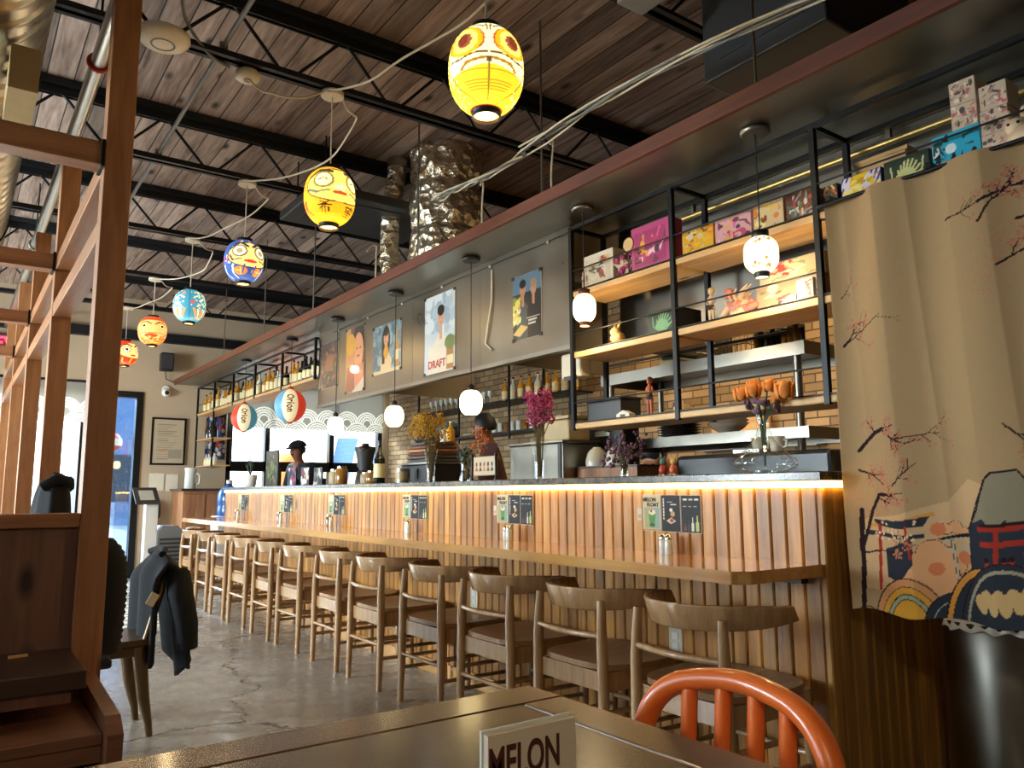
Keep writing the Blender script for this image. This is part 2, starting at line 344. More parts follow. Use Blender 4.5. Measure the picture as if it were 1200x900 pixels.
def text(body, size, name, m, parent, mat4, ext=0.0008, align='CENTER', sx=1.0):
    cu = bpy.data.curves.new(name, 'FONT'); cu.body = body; cu.size = size; cu.align_x = align; cu.align_y = 'CENTER'; cu.extrude = ext; cu.offset = size * 0.02
    tmp = bpy.data.objects.new('tmp', cu); COL.objects.link(tmp); bpy.context.view_layer.update()
    me = bpy.data.meshes.new_from_object(tmp.evaluated_get(bpy.context.evaluated_depsgraph_get())); bpy.data.objects.remove(tmp); bpy.data.curves.remove(cu)
    off = Vector((0, 0, 0)); p = parent
    while p: off += p.location; p = p.parent
    me.transform(Matrix.Translation(-off) @ mat4 @ Matrix.Diagonal((sx, 1, 1, 1))); me.materials.clear(); me.materials.append(m); me.name = name
    o = bpy.data.objects.new(name, me); COL.objects.link(o)
    if parent: o.parent = parent
    return o
def basis(o_, right, up):
    r = Vector(right).normalized(); u = Vector(up).normalized(); n = r.cross(u)
    return Matrix(((r.x, u.x, n.x, o_[0]), (r.y, u.y, n.y, o_[1]), (r.z, u.z, n.z, o_[2]), (0, 0, 0, 1)))
NX = basis((0, 0, 0), (0, -1, 0), (0, 0, 1))   # lettering on a face that looks toward -X
# ================================================================ the room
YW = 11.0; XL = -4.0; XR = 5.5; YB = -2.6; ZC = 3.58
struct('floor', MB().box(XL - 0.2, XR + 0.2, YB - 0.2, YW + 0.2, -0.1, 0), M['concrete'])
struct('ceiling', MB().box(XL - 0.2, XR + 0.2, YB - 0.2, YW + 0.2, ZC, ZC + 0.1), M['deck'])
struct('wall_right', MB().box(XR, XR + 0.15, YB - 0.15, YW + 0.15, 0, ZC), M['brick'])
struct('wall_back', MB().box(XL - 0.15, XR, YB - 0.15, YB, 0, ZC), M['walldark'])
# left wall with a long band of windows
mb = MB()
mb.box(XL - 0.15, XL, YB, YW + 0.15, 0, 0.7); mb.box(XL - 0.15, XL, YB, YW + 0.15, 2.6, ZC)
mb.box(XL - 0.15, XL, YB, 1.8, 0.7, 2.6); mb.box(XL - 0.15, XL, 9.4, YW + 0.15, 0.7, 2.6)
struct('wall_left', mb, M['walldark'])
def window(name, fixed, axis, a0, a1, z0, z1, mull=(), rails=(), fw=0.07, glass=True):
    mb = MB(); lo, hi = fixed - 0.05, fixed + 0.05
    def bar(p, q, r, t):
        if axis == 0: mb.box(p, q, lo, hi, r, t)
        else: mb.box(lo, hi, p, q, r, t)
    bar(a0, a1, z0, z0 + fw); bar(a0, a1, z1 - fw, z1); bar(a0, a0 + fw, z0, z1); bar(a1 - fw, a1, z0, z1)
    for m_ in mull: bar(m_ - fw / 2, m_ + fw / 2, z0, z1)
    for r_ in rails: bar(a0, a1, r_ - fw, r_ + fw)
    o = struct(name, mb, M['black'])
    if glass:
        g_ = MB()
        if axis == 0: g_.box(a0 + fw, a1 - fw, fixed - 0.004, fixed + 0.004, z0 + fw, z1 - fw)
        else: g_.box(fixed - 0.004, fixed + 0.004, a0 + fw, a1 - fw, z0 + fw, z1 - fw)
        g_.build('glass_pane', M['glass'], o)
    return o
window('window_1', XL - 0.08, 1, 1.8, 9.4, 0.7, 2.6, (3.7, 5.6, 7.5))
# front wall: window, door, tan wall, window
mb = MB(); F0, F1 = YW, YW + 0.15
mb.box(XL, 1.42, F0, F1, 0, 0.55); mb.box(XL, 1.42, F0, F1, 2.45, ZC); mb.box(XL, -3.6, F0, F1, 0.55, 2.45)
mb.box(1.42, 1.97, F0, F1, 2.36, ZC); mb.box(1.34, 1.42, F0, F1, 0.55, 2.45)
mb.box(1.97, 3.05, F0, F1, 0, ZC); mb.box(3.05, 5.4, F0, F1, 0, 0.9); mb.box(3.05, 5.4, F0, F1, 2.7, ZC); mb.box(5.4, XR, F0, F1, 0, ZC)
struct('wall_front', mb, M['walltan'])
window('window_2', YW + 0.07, 0, -3.6, 1.34, 0.55, 2.45, (-2.0, -0.4))
window('window_3', YW + 0.07, 0, 3.05, 5.4, 0.9, 2.7, (3.62, 4.58), (1.42,))
d = MB(); d.box(1.42, 1.49, YW + 0.02, YW + 0.12, 0, 2.36); d.box(1.89, 1.97, YW - 0.02, YW + 0.12, 0, 2.36); d.box(1.49, 1.89, YW - 0.02, YW + 0.12, 2.28, 2.36); d.box(1.49, 1.89, YW, YW + 0.1, 0, 0.2)
door = struct('door_1', d, M['black'])
MB().box(1.49, 1.89, YW + 0.045, YW + 0.055, 0.2, 2.28).build('glass_pane', M['doorglass'], door)
h = MB(); h.tube([(1.46, YW + 0.02, 0.95), (1.46, YW - 0.05, 0.95), (1.46, YW - 0.05, 1.35), (1.46, YW + 0.02, 1.35)], 0.012); h.build('door_handle', M['steel'], door)
struct('trim_1', MB().box(XL, XR, YW - 0.1, YW, 3.03, 3.15), M['joist'])
mb = MB(); mb.box(1.97, 3.05, YW - 0.015, YW, 0, 0.1); struct('baseboard_front', mb, M['walldark'])
# street outside
struct('street_ground', MB().box(-30, 40, 11.2, 60, -0.15, -0.02), M['asphalt'])
def bld(name, label, x0, x1, y0, h, m):
    t = thing(name, label, 'building', ((x0 + x1) / 2, y0, 0)); MB().box(x0, x1, y0, y0 + 6, -0.02, h).build('facade', m, t)
    for k in range(int((x1 - x0) // 2.2)):
        x = x0 + 0.6 + k * 2.2; MB().box(x, x + 1.2, y0 - 0.05, y0 + 0.05, 0.8, 2.4).build('window', M['soil'], t)
    MB().box(x0 - 0.2, x1 + 0.2, y0 - 0.2, y0 + 0.1, h - 0.3, h).build('cornice', M['white'], t)
bld('street_building', 'blue grey building across the street seen through the glass door', 3.9, 7.0, 30, 6.0, M['facade'])
# noren valances over the front windows
def noren(name, label, x0, x1, z0, z1, n):
    W = x1 - x0; H = z1 - z0; P = Paint(W, H, int(W * 130), int(H * 130), '#8e8a80'); r = 0.17
    k = int(W / (2 * r * 0.92)) + 2
    for row in range(2):
        for i in range(-1, k):
            cx = (i + 0.5 * (row % 2)) * 2 * r * 0.92 + 0.1; cy = 0.02 + (1 - row) * 0.16 - 0.06
            P.ell(cx, cy, r, r, '#8e8a80')
            for q in (1.0, 0.8, 0.6, 0.4):
                m = (np.abs(np.hypot(P.x - cx, P.y - cy) - r * q) < 0.011); P.put(m, '#e6e2d6')
    P.put(P.y > 0.40, '#8e8a80')
    t = thing(name, label, 'curtain', (x0, YW - 0.1, z1))
    P.sheet('cloth', lambda u, v: (x0 + W * u, YW - 0.11 + 0.02 * math.sin(u * W * 9) * (1 - v * 0.7), z0 + H * v), M['sheer'], t)
    b = MB(); b.cyl((x0 - 0.12, YW - 0.1, z1 + 0.02), (x1 + 0.12, YW - 0.1, z1 + 0.02), 0.014); b.ell((x1 + 0.12, YW - 0.1, z1 + 0.02), 0.028, 10, 8); b.build('curtain_rod', M['black'], t)
    for i in range(n):
        x = x0 + W * (i + 0.5) / n; MB().cyl((x, YW - 0.1, z1 + 0.02), (x, YW - 0.02, z1 + 0.02), 0.01).build('rod_bracket', M['black'], t)
noren('noren_valance', 'grey wave patterned valance over the window behind the wooden lattice', -3.4, 1.33, 1.93, 2.42, 4)
noren('noren_valance', 'grey wave patterned valance over the bright window behind the bar', 3.1, 5.36, 1.95, 2.62, 2)
# outside the right window: striped awning and orange cone
t = thing('street_awning', 'blue and white striped awning outside the window behind the bar', 'awning', (4.9, 12.2, 0.0))
for i in range(4):
    x = 4.62 + i * 0.36; MB().prism([(x, 1.1), (x + 0.36, 1.1), (x + 0.56, 1.95), (x + 0.2, 1.95)], 1, 12.2, 12.25).build('stripe', M['blue'] if i % 2 else M['white'], t)
for x in (4.8, 5.9): MB().cyl((x, 12.28, -0.02), (x, 12.28, 1.3), 0.02).build('pole', M['grey'], t)
t = thing('orange_barrel', 'round orange traffic barrel outside the window behind the bar', 'barrel', (4.18, 11.75, -0.02))
b = MB(); b.lathe([(0.2, 0), (0.24, 0.3), (0.25, 0.9), (0.25, 1.5), (0.2, 1.66), (0.03, 1.72)], (4.18, 11.75, -0.02), 20); b.build('body', plain('orange_barrel', '#e0742c', 0.5), t); b = MB(); b.lathe([(0.255, 0.6), (0.255, 0.75)], (4.18, 11.75, -0.02), 20); b.build('band', M['white'], t)

# ---------------------------------------------------------------- steel roof joists
xs = (XL, XR)
for i in range(-2, 6):
    y = 2.294 + 1.5 * i
    if y < YB + 0.3: continue
    lab = 'black open web steel joist ' + ('over the foreground table' if i < 0 else 'carrying the %s paper lantern from the camera' % ORD[i])
    if i == -2: lab = 'black open web steel joist behind the camera, nearest the rear wall'
    t = thing('roof_joist', lab, 'joist', (0, y, 3.2), 'roof joists')
    b = MB(); b.box(XL, XR, y - 0.06, y - 0.012, 3.535, 3.578); b.box(XL, XR, y + 0.012, y + 0.06, 3.535, 3.578); b.box(XL, XR, y - 0.02, y - 0.012, 3.485, 3.54); b.box(XL, XR, y + 0.012, y + 0.02, 3.485, 3.54); b.build('top_chord', M['joist'], t)
    b = MB(); b.box(XL, XR, y - 0.042, y - 0.008, 3.2, 3.208); b.box(XL, XR, y + 0.008, y + 0.042, 3.2, 3.208); b.box(XL, XR, y - 0.016, y - 0.008, 3.2, 3.245); b.box(XL, XR, y + 0.008, y + 0.016, 3.2, 3.245); b.build('bottom_chord', M['joist'], t)
    b = MB(); x = XL + 0.1; k = 0; pts = []
    while x < XR - 0.3:
        pts += [(x, y, 3.52), (x + 0.27, y, 3.225), (x + 0.34, y, 3.225)]; x += 0.61
    for p, q in zip(pts[:-1], pts[1:]): b.tube([p, q], 0.0095, 6)
    b.build('web', M['joist'], t)

# ================================================================ the bar
BX = 2.40; BY0, BY1 = 1.58, 8.62
bar = thing('bar_counter', 'long bar clad in vertical pine boards with granite top and glowing strip', 'bar', (2.8, 5.0, 0))
b = MB(); p = 0.0635; y = BY0
while y < BY1 - 0.01:
    y1 = min(y + p, BY1); e = 0.0022; c_ = 0.005
    b.prism([(BX, y + e + c_), (BX + 0.005, y + e), (BX + 0.022, y + e), (BX + 0.022, y1 - e), (BX + 0.005, y1 - e), (BX, y1 - e - c_)], 2, 0.0, 1.055); y = y1
b.build('front_boards', M['plank'], bar)
b = MB(); x = BX + 0.001; XE = 3.22
while x < XE - 0.01:
    x1 = min(x + p, XE); e = 0.0022; c_ = 0.005
    b.prism([(x + e + c_, BY0 - 0.022), (x + e, BY0 - 0.017), (x + e, BY0), (x1 - e, BY0), (x1 - e, BY0 - 0.017), (x1 - e - c_, BY0 - 0.022)], 2, 0.0, 1.055); x = x1
b.build('end_boards', M['plank_end'], bar)
MB().box(BX + 0.024, XE - 0.03, BY0 + 0.002, BY0 + 0.05, 0.0, 1.05).box(BX + 0.024, BX + 0.08, BY0 + 0.05, BY1, 0, 1.05).box(2.95, 3.0, BY0 + 0.05, BY1, 0, 1.05).build('carcass', M['dark_slab'], bar)
MB().box(BX - 0.018, BX - 0.001, BY0 + 0.03, BY1, 0.0, 0.075).build('kick_board', M['ledge'], bar)
MB().box(BX - 0.03, 3.02, BY0 - 0.04, BY1 + 0.03, 1.08, 1.112).build('granite_top', M['granite'], bar, bev=0.004)
MB().box(BX - 0.012, BX + 0.01, BY0 - 0.03, BY1, 1.057, 1.079).box(BX - 0.012, XE - 0.02, BY0 - 0.034, BY0 - 0.022, 1.057, 1.079).build('led_strip', M['led'], bar)
t = thing('bar_ledge', 'glossy pine eating ledge running along the front of the bar', 'counter', (2.2, 5, 0.8))
b = MB(); b.prism([(1.975, BY0 + 0.03), (2.02, BY0 - 0.01), (BX - 0.001, BY0 - 0.01), (BX - 0.001, BY1), (1.975, BY1)], 2, 0.762, 0.802); b.build('board', M['ledge'], t, bev=0.004)
MB().box(2.36, BX - 0.002, BY0 + 0.05, BY1, 0.735, 0.7615).build('support_batten', M['dark_slab'], t)
for n_, (y, z) in enumerate([(2.24, 0.457), (3.72, 0.473)]):
    t = thing('wall_outlet', ['beige outlet plate on the bar boards behind the nearest stool', 'beige outlet plate on the bar boards behind the third stool'][n_], 'outlet', (BX, y, z))
    pl = MB().box(BX - 0.006, BX - 0.0005, y - 0.036, y + 0.036, z - 0.056, z + 0.056).build('plate', M['cream'], t, bev=0.002)
    for q in (-0.02, 0.02): MB().box(BX - 0.009, BX - 0.006, y - 0.016, y + 0.016, z + q - 0.014, z + q + 0.014).build('socket', M['white'], pl)

# ---------------------------------------------------------------- stools
def make_stool():
    t = thing('bar_stool', '', 'stool', (0, 0, 0), 'stools along the bar')
    # seat: scooped, rounded square
    def seat(u, v, top):
        a = 2 * PI * u; e = 3.4; ca, sa = math.cos(a), math.sin(a)
        r = (abs(ca) ** e + abs(sa) ** e) ** (-1 / e); k = min(1.0, v * 1.0)
        x = 0.215 * r * ca * k - 0.0; y = 0.225 * r * sa * k * (1 + 0.06 * ca)
        z = 0.43 - 0.028 * max(0, 1 - (x / 0.215) ** 2) * (1 - (y / 0.25) ** 2) * (0.6 - 0.4 * x / 0.215)
        return (x, y, z if top else z - 0.03 + 0.01 * k)
    b = MB(); b.grid(lambda u, v: seat(1 - u, v, True), 36, 8); b.grid(lambda u, v: seat(u, v, False), 36, 8)
    V1 = [seat(i / 36, 1, True) for i in range(36)]; V2 = [seat(i / 36, 1, False) for i in range(36)]
    b.add(V1 + V2, [(i, 36 + i, 36 + (i + 1) % 36, (i + 1) % 36) for i in range(36)], True); b.build('seat', M['stool_seat'], t)
    def leg(P, R):
        q = MB(); q.tube(P, R, 10); return q
    for s in (-1, 1):
        leg([(-0.212, s * 0.198, 0), (-0.205, s * 0.196, 0.3), (-0.205, s * 0.192, 0.5), (-0.2, s * 0.185, 0.655)], [0.015, 0.021, 0.021, 0.015]).build('leg', M['stool'], t)
        leg([(0.195, s * 0.2, 0), (0.185, s * 0.195, 0.3), (0.18, s * 0.19, 0.405)], [0.014, 0.02, 0.02]).build('leg', M['stool'], t)
    b = MB(); b.box(-0.2, -0.178, -0.185, 0.185, 0.335, 0.402); b.box(0.165, 0.187, -0.185, 0.185, 0.335, 0.402)
    for s in (-1, 1): b.box(-0.18, 0.165, s * 0.188 - 0.011, s * 0.188 + 0.011, 0.335, 0.402)
    b.build('seat_apron', M['stool'], t)
    MB().tube([(-0.208, -0.19, 0.235), (-0.208, 0.19, 0.235)], 0.0095, 8).build('stretcher', M['stool'], t)
    MB().tube([(0.188, -0.19, 0.2), (0.188, 0.19, 0.2)], 0.011, 8).build('stretcher', M['stool'], t)
    for s in (-1, 1): MB().tube([(-0.208, s * 0.197, 0.165), (0.19, s * 0.197, 0.165)], 0.0095, 8).build('stretcher', M['stool'], t); MB().tube([(-0.208, s * 0.197, 0.265), (0.19, s * 0.197, 0.265)], 0.0095, 8).build('stretcher', M['stool'], t)
    MB().tube([(-0.206 - 0.03 * math.sin(PI * k / 8), -0.185 + 0.37 * k / 8, 0.53) for k in range(9)], 0.0115, 8).build('back_rod', M['stool'], t)
    b = MB(); nn = 28; V = []
    for k in range(nn + 1):
        q = -1 + 2 * k / nn; a = q * 1.52
        y = 0.262 * math.sin(a) / math.sin(1.52) * (1.0 if abs(q) < 0.8 else 1.0); x = -0.225 + 0.30 * (1 - math.cos(a)) * 0.95
        hh = 0.041 - 0.017 * abs(q) ** 3; zc = 0.652 + 0.012 * abs(q) ** 2; tn = Vector((math.cos(a), math.sin(a) * 0.9, 0)).normalized() * 0.013
        lean = 0.012
        V += [(x - tn.x + lean, y + tn.y * 1, zc - hh), (x - tn.x - lean, y + tn.y, zc + hh), (x + tn.x - lean, y - tn.y, zc + hh), (x + tn.x + lean, y - tn.y, zc - hh)]
    F = [(4 * k + j, 4 * k + (j + 1) % 4, 4 * k + 4 + (j + 1) % 4, 4 * k + 4 + j) for k in range(nn) for j in range(4)]
    b.add(V, F, True); b.add(V[:4], [(0, 3, 2, 1)]); b.add(V[-4:], [(0, 1, 2, 3)])
    o = b.build('backrest', M['stool'], t, bev=0.006)
    return t
proto = make_stool()
SY = [1.815, 2.37, 2.945, 3.505, 4.145, 4.705, 5.38, 5.935, 6.56, 7.11, 7.67, 8.3]
for i, y in enumerate(SY):
    o = proto if i == 0 else copy_tree(proto)
    o.location = (2.158 + random.uniform(-0.006, 0.006), y, 0); o.rotation_euler.z = random.uniform(-0.02, 0.02)
    o['label'] = ('wooden bar stool with wraparound backrest nearest the camera, right of all other stools' if i == 0 else
                  'wooden bar stool farthest from the camera, at the far end of the bar ledge' if i == 11 else
                  '%s wooden bar stool along the bar, counting from the camera end' % ORD[i])

# ---------------------------------------------------------------- menu cards and shakers on the ledge
def card(kind):
    P = Paint(1.0, 1.45, 44, 64, '#cfc39c' if kind == 0 else '#15161a')
    if kind == 0:
        P.rect(0.08, 0.95, 0.08, 0.95, '#8fa79a'); P.rect(0.08, 0.5, 0.08, 0.95, '#a9a878'); P.rect(0.0, 1, 0, 0.06, '#b98f4a')
        P.poly([(0.38, 0.25), (0.33, 0.7), (0.72, 0.7), (0.66, 0.25)], '#4f8f3e'); P.ell(0.52, 0.22, 0.16, 0.08, '#2c5e2c'); P.ell(0.52, 0.74, 0.2, 0.11, '#e8d9b8'); P.ell(0.48, 0.8, 0.06, 0.06, '#c0392b')
    elif kind == 1:
        P.line([(0.12, 0.5), (0.12, 1.3)], 0.07, '#d8d4c8')
        for k in range(6): P.rect(0.05, 0.2, 0.56 + k * 0.13, 0.59 + k * 0.13, '#15161a')
        P.rect(0.3, 0.6, 1.16, 1.2, '#d8d4c8'); P.rect(0.5, 0.8, 1.06, 1.1, '#d8d4c8')
        P.ell(0.52, 0.86, 0.09, 0.07, '#eee6d4'); P.ell(0.6, 0.7, 0.12, 0.11, '#c9a070'); P.poly([(0.25, 0.42), (0.5, 0.3), (0.78, 0.42), (0.52, 0.56)], '#d8c49a'); P.ell(0.54, 0.44, 0.1, 0.07, '#a83224')
    else:
        for k, c_ in ((0, '#e4dcc8'), (1, '#c8c0b0'), (2, '#e4dcc8')): P.rect(0.1 + k * 0.3, 0.3 + k * 0.3, 1.26, 1.32, c_); P.rect(0.1 + k * 0.27, 0.26 + k * 0.27, 1.0, 1.03, c_)
        for x, c_, h_ in ((0.2, '#7a3b2c', 0.3), (0.38, '#3b3f42', 0.42), (0.58, '#d8d2c0', 0.55), (0.82, '#b9c46a', 0.6)):
            P.rect(x - 0.07, x + 0.07, 0.06, h_ * 0.7, c_); P.rect(x - 0.025, x + 0.025, h_ * 0.6, h_ + 0.06, c_)
    return P
CARDS = [card(k) for k in range(3)]
gy = [2.245, 3.335, 4.41, 5.645, 6.735, 7.97]
KN = ['cream menu card with a green float drink', 'black menu card with a layered dessert', 'black menu card with a row of bottles']
WH = ['on the bar front nearest the camera', 'in the second group along', 'in the third group along', 'in the fourth group along', 'in the fifth group along', 'in the farthest group']
for gi, yc in enumerate(gy):
    for k in range(3):
        y0 = yc + 0.156 - k * 0.107; z0 = 0.884 - 0.001 * k
        t = thing('menu_card', KN[k] + ' ' + WH[gi], 'menu card', (BX, y0 - 0.05, z0), 'menu cards on the bar front')
        sl = MB().box(BX - 0.006, BX - 0.0005, y0 - 0.104, y0, z0, z0 + 0.15).build('acrylic_sleeve', M['card'], t)
        CARDS[k].sheet('printed_face', flat((BX - 0.0068, y0 - 0.002, z0 + 0.002), (0, -0.1, 0), (0, 0, 0.146)), M['paint'], sl)
        if k == 0 and gi < 3:
            text('MELON', 0.022, 'lettering', M['text_brown'], sl, basis((BX - 0.0078, y0 - 0.042, z0 + 0.128), (0, -1, 0), (0, 0, 1))); text('FLOAT', 0.022, 'lettering', M['text_brown'], sl, basis((BX - 0.0078, y0 - 0.06, z0 + 0.107), (0, -1, 0), (0, 0, 1)))
    if gi < 2:
        t = thing('paper_tag', ['small cream paper tag beside the nearest green drink card', 'small cream paper tag beside the second green drink card along'][gi], 'tag', (BX, yc + 0.175, 0.93))
        MB().box(BX - 0.003, BX - 0.0005, yc + 0.165, yc + 0.192, 0.925, 0.975).build('tag_paper', M['card'], t); MB().box(BX - 0.0036, BX - 0.003, yc + 0.17, yc + 0.186, 0.935, 0.95).build('print', M['tanbox'], t)
    for k in range(2):
        y = yc - 0.01 - k * 0.038; x = 2.335 - 0.008 * k
        wh = WH[gi].replace('on the bar front', 'on the ledge,').replace('in the', 'under the').replace('group', 'menu card group')
        if gi in (3, 4, 5) and k == 0:
            t = thing('sauce_jar', 'amber condiment jar with metal lid ' + wh, 'jar', (x, y, 0.802), 'condiments on the ledge'); b = MB(); b.lathe([(0.024, 0), (0.026, 0.008), (0.026, 0.06), (0.02, 0.07)], (x, y, 0.802), 16); b.build('jar_body', M['amber'], t); MB().cyl((x, y, 0.872), (x, y, 0.888), 0.021, n=16).build('lid', M['chrome'], t)
        else:
            y -= 0.022 if gi > 2 else 0
            t = thing('salt_shaker', '%s glass shaker with chrome cap %s' % ('left' if k == 0 else 'right', wh), 'shaker', (x, y, 0.802), 'condiments on the ledge'); b = MB(); b.lathe([(0.015, 0), (0.0165, 0.004), (0.0155, 0.05), (0.013, 0.056)], (x, y, 0.802), 16); b.build('shaker_body', M['pale'], t); b = MB(); b.lathe([(0.0145, 0), (0.0145, 0.012), (0.009, 0.02), (0.0, 0.022)], (x, y, 0.858), 16); b.build('cap', M['chrome'], t)
# ================================================================ canopy, hood panel, posters
t = thing('bar_canopy', 'long steel lined soffit with brown wooden edge hanging above the bar', 'canopy', (2.9, 4.5, 2.47))
MB().box(2.32, 4.0, -0.6, 10.84, 2.472, 2.5).build('steel_lining', M['canopy'], t)
MB().box(2.298, 2.319, -0.6, 10.84, 2.466, 2.53).build('edge_board', M['trim'], t)
MB().box(2.32, 4.0, -0.6, 10.84, 2.501, 2.53).build('top_board', M['dark_slab'], t)
for k, y in enumerate((0.4, 1.75, 3.1, 4.45, 6.3, 7.6, 9.0)): T(MB().cyl((2.42, y, 2.5305), (2.42, y, 3.578), 0.006, n=8).build('hanger_rod', M['steel']), '%s thin steel rod holding the canopy front, counting from the camera end' % ORD[k], 'rod', 'canopy hanger rods')
t = thing('kitchen_hood', 'brushed steel kitchen hood front carrying five posters above the bar', 'panel', (2.63, 4.9, 1.82))
for k in range(4):
    y0 = 3.12 + k * 0.882; MB().box(2.622, 2.634, y0 + 0.001, y0 + 0.881, 1.82, 2.470).build('steel_sheet', M['panelsteel'], t)
MB().box(2.61, 2.66, 3.12, 6.648, 1.795, 1.82).build('bottom_lip', M['steel'], t)
MB().tube([(2.615, 3.13 + k * 0.29, 2.435 - 0.006 * (k % 2)) for k in range(12)], 0.003, 6).build('light_string', M['blackp'], t)
for k in range(6): MB().ell((2.612, 3.3 + k * 0.58, 2.425), 0.009, 8, 6).build('string_bulb', M['pale'], t)
MB().tube([(2.615, 3.86, 2.40), (2.612, 3.86, 2.2), (2.61, 3.9, 2.05), (2.612, 3.93, 1.95), (2.615, 3.86, 1.90)], 0.006, 6).build('loose_cable', M['cream'], t)
for y in (3.9, 5.6): MB().box(2.66, 3.6, y - 0.01, y + 0.01, 1.83, 2.44).build('stiffener', M['steel'], t)
def person_art(P, cx, top, s, hair, skin, top_c, long=False):
    P.poly([(cx - 0.30 * s, top - 1.9 * s), (cx - 0.34 * s, top - 0.95 * s), (cx - 0.12 * s, top - 0.72 * s), (cx + 0.12 * s, top - 0.72 * s), (cx + 0.34 * s, top - 0.95 * s), (cx + 0.30 * s, top - 1.9 * s)], top_c)
    if long: P.ell(cx, top - 0.42 * s, 0.25 * s, 0.45 * s, hair); P.rect(cx - 0.25 * s, cx - 0.08 * s, top - 1.05 * s, top - 0.4 * s, hair)
    P.poly([(cx - 0.06 * s, top - 0.85 * s), (cx - 0.07 * s, top - 0.5 * s), (cx + 0.07 * s, top - 0.5 * s), (cx + 0.06 * s, top - 0.85 * s)], skin)
    P.ell(cx, top - 0.32 * s, 0.15 * s, 0.22 * s, skin); P.ell(cx, top - 0.14 * s, 0.17 * s, 0.14 * s, hair)
    P.ell(cx - 0.055 * s, top - 0.32 * s, 0.022 * s, 0.012 * s, '#241a16'); P.ell(cx + 0.055 * s, top - 0.32 * s, 0.022 * s, 0.012 * s, '#241a16'); P.rect(cx - 0.04 * s, cx + 0.04 * s, top - 0.44 * s, top - 0.425 * s, '#9a4a40')
def bottle_art(P, x, y, w_, h, c, lab):
    P.rect(x - w_ / 2, x + w_ / 2, y, y + h * 0.62, c); P.rect(x - w_ * 0.18, x + w_ * 0.18, y + h * 0.6, y + h, c); P.rect(x - w_ * 0.42, x + w_ * 0.42, y + h * 0.15, y + h * 0.42, lab)
def poster(y1, y0, z0, z1, label, draw):
    W = y1 - y0; H = z1 - z0; t = thing('poster', label, 'poster', (2.62, (y0 + y1) / 2, z0), 'posters on the hood panel')
    P = Paint(W, H, 70, int(70 * H / W), '#c9cfd4'); draw(P, W, H)
    pp = MB().box(2.6175, 2.6212, y0, y1, z0, z1).build('paper', M['paper'], t)
    P.sheet('printed_face', flat((2.6168, y1 - 0.001, z0 + 0.001), (0, -W + 0.002, 0), (0, 0, H - 0.002)), M['paintg'], pp)
    for a in (y0 + 0.005, y1 - 0.005):
        for z in (z0 + 0.005, z1 - 0.005): MB().box(2.6135, 2.6165, a - 0.012, a + 0.012, z - 0.01, z + 0.01).build('magnet', M['blackp'], t)
    return t
def pA(P, W, H):   # man in white shirt, red block lettering strokes
    P.rect(0, W, 0, H, '#b9c3c8'); P.rect(0, W, H * 0.55, H * 0.75, '#8a9cac'); P.speck(60, 0.04, ['#a7b4bc', '#c9d0d2', '#93a5b2'], (0, W, H * 0.5, H))
    person_art(P, W * 0.55, H * 0.86, 0.28, '#1c1614', '#c99a78', '#d3ccbe'); P.rect(W * 0.15, W * 0.9, 0, H * 0.36, '#cfc6b4')
    bottle_art(P, W * 0.85, 0.01, 0.09, 0.22, '#9a6a3a', '#d8c49a'); P.ell(W * 0.85, 0.19, 0.07, 0.05, '#6b7a4a')
def pB(P, W, H):   # two people on dark ground, yellow bottles
    P.rect(0, W, 0, H, '#20262c'); P.rect(0, W, H * 0.72, H, '#56748c'); person_art(P, W * 0.36, H * 0.93, 0.19, '#161312', '#b98562', '#4a4f52'); person_art(P, W * 0.74, H * 0.9, 0.18, '#9a7a5a', '#b98562', '#1a1c20')
    P.poly([(0, H * 0.22), (0, H * 0.6), (W * 0.3, H * 0.68), (W * 0.22, H * 0.3)], '#c9b23c'); P.speck(30, 0.018, ['#e0d060', '#7a8a3a', '#f0e8c0'], (0, W * 0.25, H * 0.25, H * 0.65))
    P.rect(W * 0.5, W * 0.95, H * 0.30, H * 0.315, '#d8d4c8'); P.rect(W * 0.55, W * 0.85, H * 0.25, H * 0.285, '#c9c4b6'); P.rect(W * 0.55, W * 0.8, H * 0.205, H * 0.235, '#c9c4b6'); P.poly([(0, H * 0.1), (W * 0.3, H * 0.23), (W * 0.55, H * 0.17), (W * 0.25, H * 0.05)], '#d3b56a')
def pC(P, W, H):   # woman with long dark hair
    P.rect(0, W, 0, H, '#5b7684'); P.speck(80, 0.03, ['#6a8a98', '#4c6674', '#88a0a4'], (0, W, 0, H)); person_art(P, W * 0.48, H * 0.95, 0.27, '#1a1412', '#c99676', '#d0b48c', True); bottle_art(P, W * 0.86, H * 0.08, 0.07, 0.3, '#a8762e', '#d8c08a'); P.rect(0, W, 0, H * 0.07, '#c9b48a'); P.ell(W * 0.48, H * 0.42, 0.04, 0.05, '#c99030')
def pD(P, W, H):   # close up of a couple
    P.rect(0, W, 0, H, '#6b4636'); P.rect(0, W * 0.25, 0, H, '#b98a4c'); P.ell(W * 0.7, H * 0.7, 0.13, 0.19, '#2c1c18'); P.ell(W * 0.68, H * 0.62, 0.095, 0.15, '#c98f6c'); P.ell(W * 0.3, H * 0.6, 0.07, 0.13, '#b97e5c'); P.ell(W * 0.25, H * 0.75, 0.09, 0.09, '#c9963c')
    P.poly([(W * 0.5, 0), (W * 0.45, H * 0.42), (W * 0.95, H * 0.42), (W, 0)], '#b8765a'); P.poly([(0, 0), (W * 0.1, H * 0.4), (W * 0.4, H * 0.4), (W * 0.45, 0)], '#8c4f42')
    for x in (0.6, 0.78): P.ell(W * x, H * 0.66, 0.014, 0.008, '#1c1210')
    P.ell(W * 0.68, H * 0.54, 0.03, 0.01, '#8a2f2c'); P.poly([(W * 0.35, 0), (W, H * 0.2), (W, 0)], '#c2b4a0')
